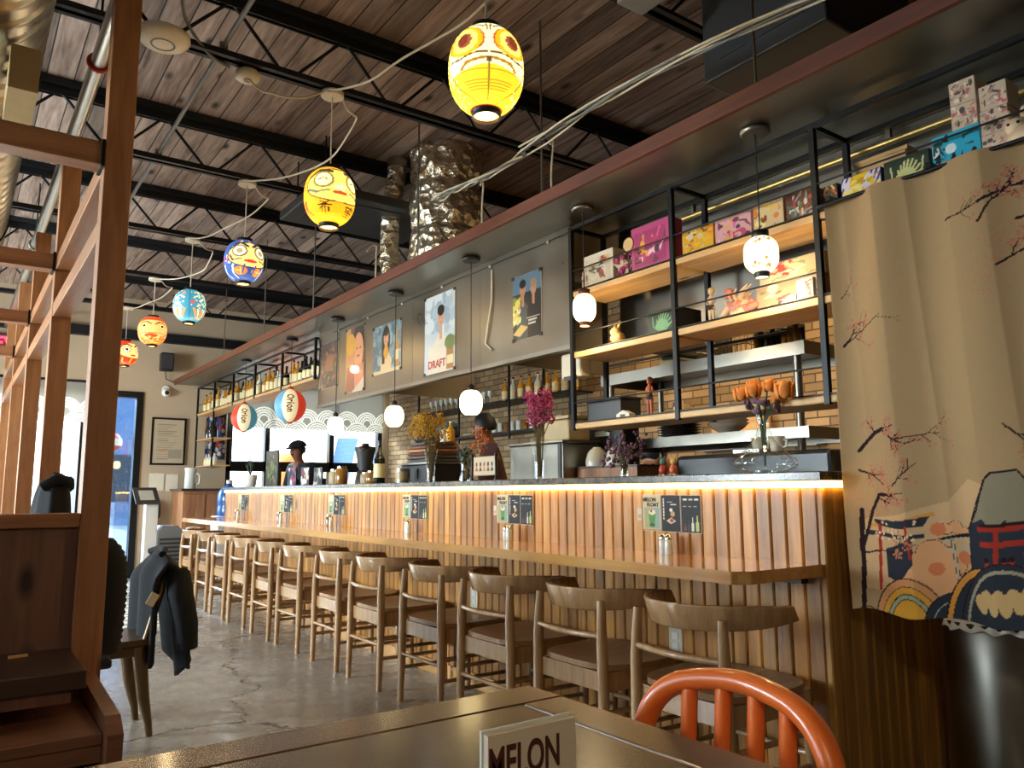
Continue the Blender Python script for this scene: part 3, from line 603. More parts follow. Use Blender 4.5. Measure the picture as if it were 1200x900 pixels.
def pE(P, W, H):   # dark poster
    P.rect(0, W, 0, H, '#3a3236'); P.speck(70, 0.02, ['#6a4a3c', '#8a6a4a', '#4a5058', '#2a2428'], (0, W, 0, H)); P.poly([(W * 0.2, H * 0.4), (W * 0.4, H * 0.75), (W * 0.8, H * 0.7), (W * 0.7, H * 0.35)], '#7a4f3c')
po = poster(4.70, 4.297, 1.845, 2.385, 'poster of a man in a white shirt, largest of the row', pA)
for k, (s_, z) in enumerate((('KANPAI', 0.36), ('DRAFT', 0.12))):
    pass
poster(3.645, 3.372, 1.915, 2.295, 'dark poster of two people with yellow bottles, right end of the row', pB)
poster(5.525, 5.053, 1.945, 2.32, 'blue grey poster of a woman with long dark hair', pC)
poster(6.04, 5.682, 1.86, 2.395, 'brown poster showing a close up of two faces', pD)
poster(6.60, 6.21, 1.95, 2.355, 'dark brown poster at the far left end of the row', pE)
text('DRAFT', 0.075, 'lettering', plain('red_ink', '#b5402c', 0.7), po, basis((2.6155, 4.53, 1.905), (0, -1, 0), (0, 0, 1)))

# ================================================================ display rack above the bar
SX0, SX1 = 2.6, 2.83
def rail_rack(name, label, posts, levels, ztop, zbot, boards, y0, y1, backposts=True):
    t = thing(name, label, 'shelf', (2.7, (y0 + y1) / 2, zbot))
    for y in posts:
        MB().box(SX0 - 0.011, SX0 + 0.011, y - 0.011, y + 0.011, zbot, ztop).build('post', M['black'], t)
        MB().box(SX1 - 0.011, SX1 + 0.011, y - 0.011, y + 0.011, zbot, ztop).build('post', M['black'], t)
        MB().box(SX0, SX1, y - 0.009, y + 0.009, ztop - 0.02, ztop).build('crossbar', M['black'], t)
    for x in (SX0, SX1): MB().box(x - 0.01, x + 0.01, y0, y1, ztop - 0.02, ztop).build('top_rail', M['black'], t)
    for z in levels: MB().cyl((SX0 - 0.004, y0 if z > 2.1 else posts[0], z), (SX0 - 0.004, y1, z), 0.004, n=8).build('guard_rod', M['black'], t)
    for z, th, a0, a1 in boards:
        MB().box(SX0 - 0.003, SX1, a0, a1, z, z + th).build('shelf_board', M['shelf'], t, bev=0.006)
        MB().box(SX0 - 0.006, SX0 + 0.006, a0, a1, z + th + 0.001, z + th + 0.006).build('front_strip', M['black'], t)
    return t
rack = rail_rack('display_rack', 'black steel display rack with three pine boards above the near bar end', (1.64, 2.37, 3.085), (2.20, 1.86, 1.50), 2.445, 1.36, [(2.06, 0.03, 2.385, 3.075), (2.06, 0.03, 0.75, 2.355), (1.735, 0.032, 2.385, 3.075), (1.735, 0.032, 1.60, 2.355), (1.365, 0.03, 1.60, 3.075)], 0.7, 3.085)
rackL = rail_rack('bottle_rack', 'black steel bottle rack with one long lit board at the far end', (6.68, 7.55, 8.4, 9.2, 10.0, 10.8), (2.2,), 2.445, 2.06, [(2.06, 0.03, 6.68, 10.8)], 6.68, 10.8)
t = thing('corner_rack', 'narrow black rack hanging in the corner below the lit bottle board', 'shelf', (2.7, 10.4, 1.38))
for y in (10.0, 10.8):
    for x in (SX0, SX1): MB().box(x - 0.01, x + 0.01, y - 0.01, y + 0.01, 1.38, 2.058).build('post', M['black'], t)
for z in (1.40, 1.74): MB().box(SX0, SX1, 9.99, 10.81, z - 0.012, z).build('shelf_board', M['shelf'], t)
# light tube under the canopy (a brass coloured lamp tube)
t = thing('lamp_tube', 'long slim cream lamp tube running under the canopy behind the rack', 'lamp', (3.0, 2.4, 2.44))
MB().cyl((2.9, -0.3, 2.40), (2.9, 2.9, 2.40), 0.013, n=12).build('tube', M['brass'], t); [MB().box(2.89, 2.91, y - 0.01, y + 0.01, 2.412, 2.47).build('clip', M['steel'], t) for y in (0.5, 1.5, 2.5)]

# ---------------------------------------------------------------- printed boxes on the rack
def art(P, W, H, seed, bgc, cols, style=0):
    r = random.Random(seed); P.rect(0, W, 0, H, bgc)
    if style == 1:
        for k in range(-3, 12): P.poly([(k * W / 8, 0), (k * W / 8 + W / 16, 0), (k * W / 8 + W / 16 + H * 0.5, H), (k * W / 8 + H * 0.5, H)], cols[-1])
        P.ell(W * 0.5, H * 0.5, W * 0.34, H * 0.6, cols[0])
    if style == 2:
        for k in range(9):
            a = PI * (0.1 + 0.1 * k); P.line([(W * 0.5, H * 0.2), (W * 0.5 + math.cos(a) * W * 0.2, H * 0.2 + math.sin(a) * H * 0.35), (W * 0.5 + math.cos(a) * W * 0.3 + 0.01, H * 0.2 + math.sin(a) * H * 0.65)], [0.02, 0.004], cols[0])
        P.line([(W * 0.15, H * 0.75), (W * 0.18, H * 0.35), (W * 0.35, H * 0.15), (W * 0.65, H * 0.15), (W * 0.85, H * 0.4), (W * 0.88, H * 0.8)], 0.006, cols[0])
        return
    for k in range(26):
        c = r.choice(cols); x = r.uniform(0.05, 0.95) * W; y = r.uniform(0.08, 0.9) * H; q = r.random()
        if q < 0.4: P.ell(x, y, r.uniform(0.03, 0.12) * W, r.uniform(0.05, 0.16) * H, c)
        elif q < 0.75: P.poly([(x, y), (x + r.uniform(-.2, .2) * W, y + r.uniform(-.1, .25) * H), (x + r.uniform(-.2, .2) * W, y + r.uniform(-.25, .2) * H)], c)
        else: P.line([(x, y), (x + r.uniform(-.2, .2) * W, y + r.uniform(-.2, .2) * H), (x + r.uniform(-.3, .3) * W, y + r.uniform(-.2, .3) * H)], 0.008, c)
def pbox(y1, y0, z0, h, d, label, bgc, cols, seed, style=0, x0=2.625, body=None, frame=None, group='printed boxes on the display rack', name='printed_box'):
    W = y1 - y0; t = thing(name, label, 'box', (x0 + d / 2, (y0 + y1) / 2, z0), group)
    ct = MB().box(x0, x0 + d, y0, y1, z0, z0 + h).build('carton', body or plain('carton_%d' % seed, bgc, 0.5), t, bev=0.002)
    P = Paint(W, h, 56, max(30, int(56 * h / W)), bgc); art(P, W, h, seed, bgc, cols, style)
    if frame:
        for a in ((0, 0.08 * W, 0, h), (0.92 * W, W, 0, h), (0, W, 0, 0.1 * h), (0, W, 0.88 * h, h)): P.rect(*a, frame)
    P.sheet('printed_face', flat((x0 - 0.001, y1 - 0.002, z0 + 0.002), (0, -W + 0.004, 0), (0, 0, h - 0.004)), M['paintg'], ct)
    return t
A_ = ['#d8c9b0', '#a8433a', '#e0b060', '#6a7a52', '#c98a6a', '#5a4636']; PK = ['#d86a9a', '#7a3050', '#f0c0d0', '#e0a040', '#4a2a40', '#c04060']; YL = ['#e8b820', '#c0602a', '#f4e090', '#7a3a28', '#e07a30', '#d0c0a0']
ZT = 2.091; ZM = 1.768; ZL_ = 1.396
pbox(3.02, 2.79, ZT, 0.175, 0.10, 'pale boxed figure set on the top board, leftmost by the hood panel', '#cbb9a0', A_, 11, frame='#d8cdb8')
pbox(2.66, 2.41, ZT, 0.225, 0.09, 'tall pink boxed set on the top board beside the middle post', '#a8386a', PK, 12, frame='#b84a7c')
pbox(2.335, 2.155, ZT, 0.115, 0.12, 'yellow printed box on the top board right of the middle post', '#e0a81e', YL, 13)
pbox(2.145, 1.955, ZT, 0.115, 0.12, 'pink and red printed box on the top board, left of hanging floral lamp', '#d8a0a0', PK, 14)
pbox(1.945, 1.80, ZT, 0.125, 0.12, 'cream and orange printed box on the top board behind the floral lamp', '#d9b98a', YL, 15)
pbox(1.79, 1.66, ZT, 0.12, 0.12, 'dark red printed box on the top board left of the right hand post', '#5a2422', ['#c03a2c', '#d8c8b8', '#3a6a5a', '#8a8a90'], 16)
pbox(1.625, 1.565, ZT, 0.10, 0.12, 'small dark box on the top board right of the right hand post', '#2a1a1a', A_, 17)
pbox(1.55, 1.395, ZT, 0.105, 0.12, 'yellow box with purple stripes on the top board above the curtain', '#4a3a6a', ['#e8c020', '#f4e080', '#c99a10', '#d8d0e8'], 18, 1)
pbox(1.385, 1.225, ZT, 0.11, 0.12, 'dark green box with cream line leaf drawing above the curtain', '#26382c', ['#c9c98a'], 19, 2)
pbox(1.215, 1.06, ZT, 0.135, 0.12, 'turquoise and black printed box on the top board above the curtain', '#2aa8c8', ['#101418', '#1c2a30', '#d8e8ea', '#2c4a4a'], 20)
CU = ['#d8c0a8', '#a89080', '#5a4a48', '#e8d8c8', '#c06a6a']
for k, (y, dz, wh) in enumerate([(1.058, 0, 'bottom of the right column'), (1.058, 1, 'middle of the right column'), (1.055, 2, 'top of the right column')]):
    pbox(y, y - 0.082, ZT + dz * 0.083, 0.082, 0.09, 'small cream cube carton above the curtain, ' + wh, '#c9b49c', CU, 30 + k, group='stacked cube cartons above the curtain', name='cube_carton')
for k in range(2):
    pbox(1.145, 1.063, ZT + 0.136 + k * 0.083, 0.082, 0.09, ['small cream cube carton resting on the turquoise box', 'small cream cube carton, upper of two above the turquoise box'][k], '#c9b49c', CU, 40 + k, group='stacked cube cartons above the curtain', name='cube_carton')
# middle board
pbox(2.56, 2.385, ZM, 0.115, 0.17, 'green box with line drawing on the middle board at the centre post', '#1f3a2c', ['#7fae7a'], 21, 2, body=M['blackp'])
pbox(1.99, 1.68, ZM, 0.115, 0.09, 'wide cream printed box at the right end of the middle board', '#a88a6c', A_, 22, x0=2.68)
pbox(1.97, 1.67, ZM + 0.116, 0.085, 0.09, 'cream and red printed box stacked at the right of the middle board', '#b9a888', ['#c9362c', '#d8c9b0', '#7a8a62', '#a89a80'], 23, x0=2.68)
pbox(1.84, 1.755, ZM, 0.035, 0.03, 'small black and white box lying at the middle board front', '#2a2226', ['#d8d0c0', '#8a3a3a'], 24, x0=2.612)
pbox(1.752, 1.68, ZM, 0.085, 0.02, 'small white card with red creature print on the middle board', '#d6cdbb', ['#a8433a', '#d6cdbb', '#8a2a24'], 25, x0=2.61)
# figurines (plain ones)
def figurine(name, label, x, y, z, h, cols, pose=0):
    t = thing(name, label, 'figurine', (x, y, z)); s = h
    b = MB(); b.lathe([(0.20 * s, 0), (0.20 * s, 0.03 * s)], (x, y, z), 16); b.build('stand', M['blackp'], t)
    b = MB()
    for q in (-1, 1): b.tube([(x, y + q * 0.05 * s, z + 0.03 * s), (x, y + q * 0.055 * s, z + 0.26 * s), (x, y + q * 0.04 * s, z + 0.48 * s)], [0.03 * s, 0.04 * s, 0.06 * s], 8)
    b.tube([(x, y, z + 0.45 * s), (x, y, z + 0.56 * s), (x, y, z + 0.72 * s), (x, y, z + 0.8 * s)], [0.085 * s, 0.06 * s, 0.09 * s, 0.03 * s], 10)
    for q in (-1, 1): b.tube([(x, y + q * 0.085 * s, z + 0.73 * s), (x - 0.02 * s, y + q * 0.13 * s, z + 0.6 * s), (x - 0.08 * s, y + q * 0.05 * s, z + 0.56 * s)], [0.028 * s, 0.024 * s, 0.02 * s], 8)
    b.ell((x, y, z + 0.88 * s), (0.075 * s, 0.07 * s, 0.09 * s), 12, 8); b.build('body', cols[0], t)
    MB().ell((x + 0.012 * s, y, z + 0.915 * s), (0.085 * s, 0.085 * s, 0.085 * s), 12, 8).build('hair', cols[1], t)
    MB().lathe([(0.10 * s, 0.42 * s), (0.07 * s, 0.54 * s)], (x, y, z), 12).build('clothing', cols[2], t); return t
fc = plain('figurine_cream', '#d0b494', 0.45); fb = plain('figurine_blond', '#c9a46a', 0.5); fd = plain('figurine_dark', '#4a2c28', 0.5); fr = plain('figurine_pink', '#c9786a', 0.5)
figurine('standing_figurine', 'slim pale standing figurine on the middle board right of the middle post', 2.70, 2.245, ZM, 0.18, (fc, fb, fd))
figurine('seated_doll', 'small peach doll with pink hair in front of the pale box', 2.622, 3.015, ZT, 0.10, (fc, fr, fr))
t = thing('swirl_statue', 'pale statue of curling flames on the middle board left of the cream box', 'statue', (2.70, 2.1, ZM))
b = MB(); b.lathe([(0.075, 0), (0.075, 0.012)], (2.70, 2.1, ZM), 18); b.build('base', M['pale'], t)
b = MB(); r = random.Random(5)
for k in range(15):
    a = r.uniform(0, 2 * PI); h = r.uniform(0.06, 0.14); c0 = Vector((2.70 + 0.03 * math.cos(a), 2.1 + 0.05 * math.sin(a), ZM + 0.01)); pts = [c0]
    for q in range(1, 7): pts.append(c0 + Vector((0.025 * math.cos(a + q * 0.9), 0.035 * math.sin(a + q * 0.9), h * q / 6)))
    b.tube(pts, [0.016, 0.018, 0.017, 0.014, 0.011, 0.007, 0.002], 8)
b.build('flames', fc, t)
b = MB(); b.ell((2.69, 2.11, ZM + 0.06), (0.03, 0.045, 0.035), 12, 8); b.ell((2.675, 2.125, ZM + 0.12), (0.022, 0.024, 0.026), 12, 8); b.tube([(2.69, 2.08, ZM + 0.05), (2.67, 2.03, ZM + 0.04), (2.665, 2.02, ZM + 0.015)], [0.02, 0.016, 0.01], 8); b.build('creature', fr, t)
t = thing('coiled_ornament', 'small blush coloured dragon-like ornament right of the swirl statue', 'statue', (2.69, 2.0, ZM)); 
b = MB(); b.tube([(2.69 + 0.02 * math.cos(k * 0.7), 2.015 + 0.022 * math.sin(k * 0.7), ZM + 0.012 + k * 0.006) for k in range(14)], [0.016] * 10 + [0.013, 0.01, 0.007, 0.003], 8); b.build('coil', fr, t); MB().lathe([(0.04, 0), (0.04, 0.008)], (2.69, 2.015, ZM), 16).build('base', fd, t)
t = thing('bunny_ornament', 'small round peach bunny ornament alone on the middle board', 'ornament', (2.68, 2.83, ZM))
b = MB(); b.ell((2.68, 2.83, ZM + 0.045), (0.035, 0.042, 0.03), 14, 10); b.ell((2.675, 2.84, ZM + 0.075), (0.026, 0.028, 0.026), 14, 10)
for q in (-1, 1): b.tube([(2.68, 2.835 + q * 0.012, ZM + 0.095), (2.685, 2.83 + q * 0.02, ZM + 0.125)], [0.009, 0.005], 8)
b.build('body', fb, t); MB().lathe([(0.032, 0), (0.028, 0.018)], (2.68, 2.83, ZM), 14).build('foot', fr, t)
t = thing('flower_display', 'small pink and cream dried flower toy between the boxes on the top board', 'ornament', (2.64, 2.72, ZT))
b = MB(); r = random.Random(3)
for k in range(12): b.tube([(2.64, 2.72, ZT), (2.635, 2.72 + r.uniform(-0.06, 0.06), ZT + 0.05), (2.63, 2.72 + r.uniform(-0.09, 0.08), ZT + r.uniform(0.05, 0.13))], [0.008, 0.007, 0.003], 6)
b.build('stems', fc, t); b = MB()
for k in range(10): b.ell((2.628, 2.72 + r.uniform(-0.08, 0.05), ZT + r.uniform(0.02, 0.11)), r.uniform(0.008, 0.018), 8, 6)
b.build('petals', M['pink'], t)
t = thing('paper_fan', 'round gold paper fan propped left of the tall pink box', 'fan', (2.63, 2.68, ZT)); b = MB(); b.cyl((2.618, 2.675, ZT + 0.155), (2.622, 2.675, ZT + 0.155), 0.034, n=20); b.build('disc', fb, t); MB().cyl((2.62, 2.675, ZT), (2.62, 2.675, ZT + 0.125), 0.004, n=6).build('handle', fd, t)
# white plush on the far right of the top board
t = thing('plush_toy', 'soft cream plush toy at the right end of the top board', 'toy', (2.64, 0.93, ZT)); b = MB(); b.ell((2.64, 0.93, ZT + 0.04), (0.05, 0.06, 0.04), 14, 10); b.ell((2.63, 0.955, ZT + 0.075), (0.035, 0.036, 0.032), 14, 10); b.build('body', fc, t); b = MB(); [b.ell((2.63, 0.955 + q * 0.022, ZT + 0.118), (0.01, 0.012, 0.022), 10, 8) for q in (-1, 1)]; b.build('ear', fc, t); b = MB(); [b.ell((2.598, 0.955 + q * 0.014, ZT + 0.08), 0.005, 8, 6) for q in (-1, 1)]; b.build('eye', M['blackp'], t)
t = thing('wood_block', 'rough yellow wooden block behind the boxes at the canopy', 'block', (2.95, 1.55, ZT)); MB().box(2.86, 2.93, 1.42, 1.62, 2.091, 2.33).build('block', M['shelf'], t); MB().box(2.855, 2.935, 1.41, 1.63, 2.33, 2.345).build('cap', M['shelf'], t)
# lower board: radio box, figurine stand-in, little things
t = thing('storage_box', 'dark grey storage box standing at the left end of the lower board', 'box', (2.74, 2.98, ZL_)); MB().box(2.66, 2.80, 2.8, 3.05, ZL_, ZL_ + 0.105).build('box', M['soil'], t, bev=0.004); MB().box(2.655, 2.805, 2.795, 3.055, ZL_ + 0.106, ZL_ + 0.12).build('lid', M['soil'], t, bev=0.003)
t = thing('small_house', 'tiny cream house ornament on the lower board beside the storage box', 'ornament', (2.64, 2.77, ZL_)); MB().prism([(2.70, ZL_), (2.70, ZL_ + 0.022), (2.745, ZL_ + 0.04), (2.79, ZL_ + 0.022), (2.79, ZL_)], 0, 2.62, 2.66).build('body', M['cream'], t); MB().box(2.617, 2.62, 2.73, 2.76, ZL_ + 0.004, ZL_ + 0.02).build('door', M['dark_slab'], t)
figurine('painted_figurine', 'orange and dark blue standing figurine on the lower board', 2.66, 2.60, ZL_, 0.19, (plain('fig_or', '#a8552c', 0.5), fd, plain('fig_bl', '#1c2436', 0.6)))
t = thing('toy_boat', 'small wooden toy with dark knob on the lower board right of the figurine', 'toy', (2.66, 2.4, ZL_)); b = MB(); b.ell((2.66, 2.4, ZL_ + 0.02), (0.03, 0.05, 0.02), 12, 8); b.build('hull', M['shelf'], t); b = MB(); b.ell((2.655, 2.44, ZL_ + 0.035), (0.012, 0.012, 0.018), 10, 8); b.build('knob', fd, t)

# ---------------------------------------------------------------- bottles
def bottle(x, y, z, h, r_, mat_, label, group, lab=True, cap=None, kind='bottle'):
    t = thing(kind, label, 'bottle', (x, y, z), group); b = MB(); b.lathe([(r_ * 0.9, 0), (r_, 0.01), (r_, h * 0.55), (r_ * 0.75, h * 0.64), (r_ * 0.33, h * 0.74), (r_ * 0.3, h * 0.93)], (x, y, z), 14); gb = b.build('glass_body', mat_, t)
    b = MB(); b.lathe([(r_ * 0.36, h * 0.93), (r_ * 0.36, h)], (x, y, z), 12); b.build('cap', cap or M['blackp'], t)
    if lab: b = MB(); b.lathe([(r_ * 1.015, h * 0.14), (r_ * 1.015, h * 0.46)], (x, y, z), 14, cap=False); b.build('label', M['label'], gb)
    return t
r = random.Random(9); bays = [(6.72, 7.5, 'first bay'), (7.6, 8.35, 'second bay'), (8.45, 9.15, 'third bay'), (9.25, 9.95, 'fourth bay'), (10.05, 10.75, 'last bay')]
for bi, (a, b_, nm) in enumerate(bays):
    n = [7, 6, 7, 7, 4][bi]
    for k in range(n):
        y = b_ - 0.05 - (b_ - a - 0.1) * k / (n - 1)
        mt = M['whisky'] if bi == 4 or (bi in (2, 3) and k % 3) else [M['pale'], M['whisky'], M['bottle']][r.randrange(3)]
        bottle(2.68, y, ZT, r.uniform(0.22, 0.28) * (1.1 if bi == 4 else 1), 0.035, mt, '%s bottle from the left in the %s of the lit rack' % (ORD[k], nm + ' from the camera' if bi < 4 else nm), 'bottles on the lit rack')
for k in range(3): bottle(2.72, 10.7 - k * 0.16, 1.741, 0.25, 0.036, M['bottle'], '%s dark bottle from the left on the upper corner shelf' % ORD[k], 'bottles in the corner rack', lab=False)
for k in range(4): bottle(2.72, 10.72 - k * 0.13, 1.401, 0.16, 0.032, M['pale'], '%s squat bottle from the left on the bottom corner shelf' % ORD[k], 'bottles in the corner rack', cap=M['gold'])

# ================================================================ printed curtain
CX_ = 2.45; CY0, CY1, CZ0, CZ1 = 0.53, 1.535, 0.66, 2.058
W, H = CY1 - CY0, CZ1 - CZ0
P = Paint(W, H, 330, 440, '#a98c66')
def q(px, py): p = fx(px, py, CX_); return (CY1 - p[1], p[2] - CZ0)
def qs(*a): return [q(*p) for p in a]
def wob(pts, seed, amp):
    r = random.Random(seed); o = []
    for (x1, y1), (x2, y2) in zip(pts[:-1], pts[1:]):
        for k in range(6): o.append((x1 + (x2 - x1) * k / 6 + r.uniform(-amp, amp), y1 + (y2 - y1) * k / 6 + r.uniform(-amp, amp)))
    return o + [pts[-1]]
INK = '#2b1a1e'; NAVY = '#2c313a'; PEACH = '#d39a6c'; RED = '#9c3024'
def branch(p0, p1, w_, depth, seed):
    r = random.Random(seed); L = math.hypot(p1[0] - p0[0], p1[1] - p0[1]); pts = wob([p0, ((p0[0] + p1[0]) / 2 + r.uniform(-.06, .06) * L, (p0[1] + p1[1]) / 2 + r.uniform(-.06, .06) * L), p1], seed, L * 0.012)
    P.line(pts, [w_, w_ * 0.45], INK)
    if depth:
        for k in range(4):
            i = r.randrange(3, len(pts) - 1); a = math.atan2(p1[1] - p0[1], p1[0] - p0[0]) + r.choice((-1, 1)) * r.uniform(0.4, 1.0); l = L * r.uniform(0.25, 0.5)
            branch(pts[i], (pts[i][0] + l * math.cos(a), pts[i][1] + l * math.sin(a)), w_ * 0.5, depth - 1, seed * 7 + k)
    else:
        for k in range(3): P.ell(p1[0] + r.uniform(-.012, .012), p1[1] + r.uniform(-.012, .012), 0.004, 0.004, '#b0745a')
# distant mist and blossom haze
for px, py, rr in ((1040, 560, 20), (1020, 590, 16), (1050, 640, 18), (1180, 280, 20), (1150, 330, 18)):
    r = random.Random(px)
    for k in range(60): x, y = q(px + r.gauss(0, rr), py + r.gauss(0, rr * 0.8)); P.ell(x, y, 0.003, 0.003, '#bb7a5e')
P.poly(qs((1000, 690), (1003, 610), (1100, 590), (1130, 560), (1270, 600), (1270, 720)), '#c4a076')
# blossom cloud
for px, py, rr in ((1060, 660, 26), (1085, 650, 24), (1105, 660, 24), (1075, 675, 28), (1110, 620, 12), (1098, 622, 10), (1122, 625, 10)):
    x, y = q(px, py); P.ell(x, y, rr / 560, rr / 560, INK)
for px, py, rr in ((1060, 660, 25), (1085, 650, 23), (1105, 660, 23), (1075, 675, 27), (1110, 620, 11), (1098, 622, 9), (1122, 625, 9), (1100, 690, 30)):
    x, y = q(px, py); P.ell(x, y, rr / 560, rr / 560, PEACH)
for px, py in ((1090, 668), (1120, 655), (1090, 622)): x, y = q(px, py); P.ell(x, y, 0.02, 0.02, '#c8744c')
# far torii on the left
P.poly(qs((1028, 642), (1066, 628), (1066, 660), (1045, 680), (1030, 675)), NAVY)
P.poly(qs((1006, 616), (1085, 601), (1087, 606), (1040, 613), (1012, 619)), '#c98a3c'); P.poly(qs((1012, 610), (1082, 606), (1076, 617), (1020, 617)), NAVY); P.poly(qs((1004, 623), (1078, 626), (1078, 630), (1004, 628)), NAVY)
P.line(qs((1021, 616), (1022, 690)), 0.011, RED); P.line(qs((1058, 616), (1063, 652)), 0.009, RED)
for k in range(26): r = random.Random(k); x, y = q(1010 + r.uniform(0, 60), 610 + r.uniform(0, 22)); P.ell(x, y, 0.004, 0.004, '#e2c7a2')
# grey torii in the middle
P.poly(qs((1090, 633), (1128, 624), (1128, 630), (1097, 637)), INK); P.poly(qs((1094, 635), (1128, 629), (1128, 632), (1098, 638)), '#b3a68c'); P.poly(qs((1098, 646), (1128, 640), (1128, 644), (1099, 650)), '#b3a68c'); P.line(qs((1105, 636), (1112, 680)), 0.010, INK); P.line(qs((1105, 636), (1112, 680)), 0.007, '#b3a68c')
# mountain panel on the right
P.poly(qs((1127, 620), (1150, 560), (1158, 553), (1185, 553), (1196, 565), (1240, 640), (1270, 660), (1270, 720), (1127, 720)), NAVY)
P.poly(qs((1133, 612), (1150, 560), (1156, 553), (1186, 553), (1194, 562), (1230, 625), (1215, 612), (1205, 622), (1195, 609), (1184, 620), (1172, 608), (1160, 620), (1147, 606)), '#8a8069')
P.line(qs((1127, 620), (1140, 596), (1150, 560), (1156, 552), (1186, 552), (1194, 561), (1235, 630)), 0.006, INK)
for a, b_ in (((1143, 618), (1255, 618)), ((1146, 636), (1250, 636))): P.line(qs(a, b_), 0.016, RED)
P.line(qs((1146, 614), (1255, 612)), 0.010, INK)
for px in (1163, 1196, 1228): P.line(qs((px, 618), (px, 672)), 0.013, RED)
for px in (1152, 1172, 1180, 1208, 1216): P.line(qs((px, 655), (px, 676)), 0.012, RED); x, y = q(px, 654); P.ell(x, y, 0.008, 0.008, INK)
# hills and waves at the bottom
def hill(c, rx, ry, col, bands=()):
    x, y = q(*c); P.ell(x, y, rx + 0.004, ry + 0.004, INK); P.ell(x, y, rx, ry, col)
    for f, bc in bands: P.ell(x, y, rx * f, ry * f, bc)
hill((1060, 735), 0.115, 0.155, '#c58a5c', ((0.86, INK), (0.845, '#d0983a'), (0.72, INK), (0.70, '#9aa086'), (0.62, INK), (0.60, '#d39a36')))
hill((1120, 738), 0.10, 0.10, NAVY, ((0.8, '#9aa086'), (0.77, NAVY)))
hill((1150, 745), 0.115, 0.19, '#c98a3a', ((0.9, INK), (0.88, NAVY)))
hill((1178, 745), 0.14, 0.20, NAVY, ((0.93, '#9a917a'), (0.88, NAVY)))
r = random.Random(2)
for px in range(1138, 1200, 4): x, y = q(px, 712 - 14 * abs(math.sin(px * 0.19))); P.ell(x, y, 0.016, 0.022, '#c2a06c')
hill((1008, 735), 0.05, 0.06, '#c58a3c')
# trees and branches
for pts, w_ in ((((1003, 720), (1003, 660), (1001, 640), (1000, 600)), 0.017), (((1003, 640), (1012, 600), (1021, 580), (1040, 578)), 0.011), (((996, 530), (1005, 520), (1018, 508), (1030, 502)), 0.013)): P.line(qs(*pts), w_, INK)
for s_, (a, b_, w_, d_) in enumerate((((1021, 579), (1055, 576), 0.006, 2), ((1028, 502), (1058, 520), 0.008, 2), ((1028, 502), (1045, 497), 0.006, 2), ((1018, 508), (1006, 494), 0.006, 1), ((996, 553), (1028, 567), 0.007, 2), ((1020, 584), (1038, 589), 0.005, 1), ((1042, 568), (1067, 543), 0.005, 1), ((1046, 513), (1100, 508), 0.004, 1), ((1003, 650), (1050, 645), 0.006, 2),
                                     ((979, 407), (1000, 380), 0.008, 2), ((978, 405), (1030, 368), 0.005, 1), ((1105, 258), (1150, 237), 0.006, 1), ((1150, 237), (1200, 205), 0.010, 2), ((1150, 260), (1180, 215), 0.008, 2), ((1170, 310), (1215, 270), 0.007, 2), ((1185, 255), (1240, 230), 0.009, 2), ((1170, 497), (1215, 535), 0.006, 2), ((976, 350), (992, 330), 0.004, 1))):
    branch(q(*a), q(*b_), w_, d_, 100 + s_)
t = thing('printed_curtain', 'tan curtain printed with branches, shrine gates and a mountain, hanging at the bar end', 'curtain', (CX_, 1.08, CZ0))
def cf(u, v):
    f = 0.020 * math.sin(u * 21 + 0.6 * math.sin(v * 3)) + 0.007 * abs(math.sin(u * 27 + v * 1.1)) + 0.012 * math.sin(u * 9 + v * 1.4)
    flare = (1 - v) * 0.02
    return (CX_ + f * (0.55 + 0.45 * v) - flare * math.sin(u * PI * 3) * 0.6, CY1 - W * u - 0.032 * (1 - v) * (1 - u) + 0.006 * math.sin(v * 5 + u * 30), CZ0 + H * v + 0.008 * math.sin(u * 24) * (1 - v))
o = P.sheet('printed_cloth', cf, M['cloth'], t, solid=0.003)
MB().cyl((CX_, CY1 + 0.01, CZ1 - 0.008), (CX_, CY0, CZ1 - 0.008), 0.007, n=10).build('curtain_rod', M['black'], t)
[MB().box(CX_, 2.596, y - 0.008, y + 0.008, 2.062, 2.078).build('rod_bracket', M['black'], t) for y in (0.75, 1.15, 1.5)]
MB().tube([cf(0.6, v / 20)[0:1] + (cf(0.52, v / 20)[1], cf(0.52, v / 20)[2]) for v in range(21)], 0.0025, 5).build('seam', plain('seam', '#8a7050', 0.9), t)
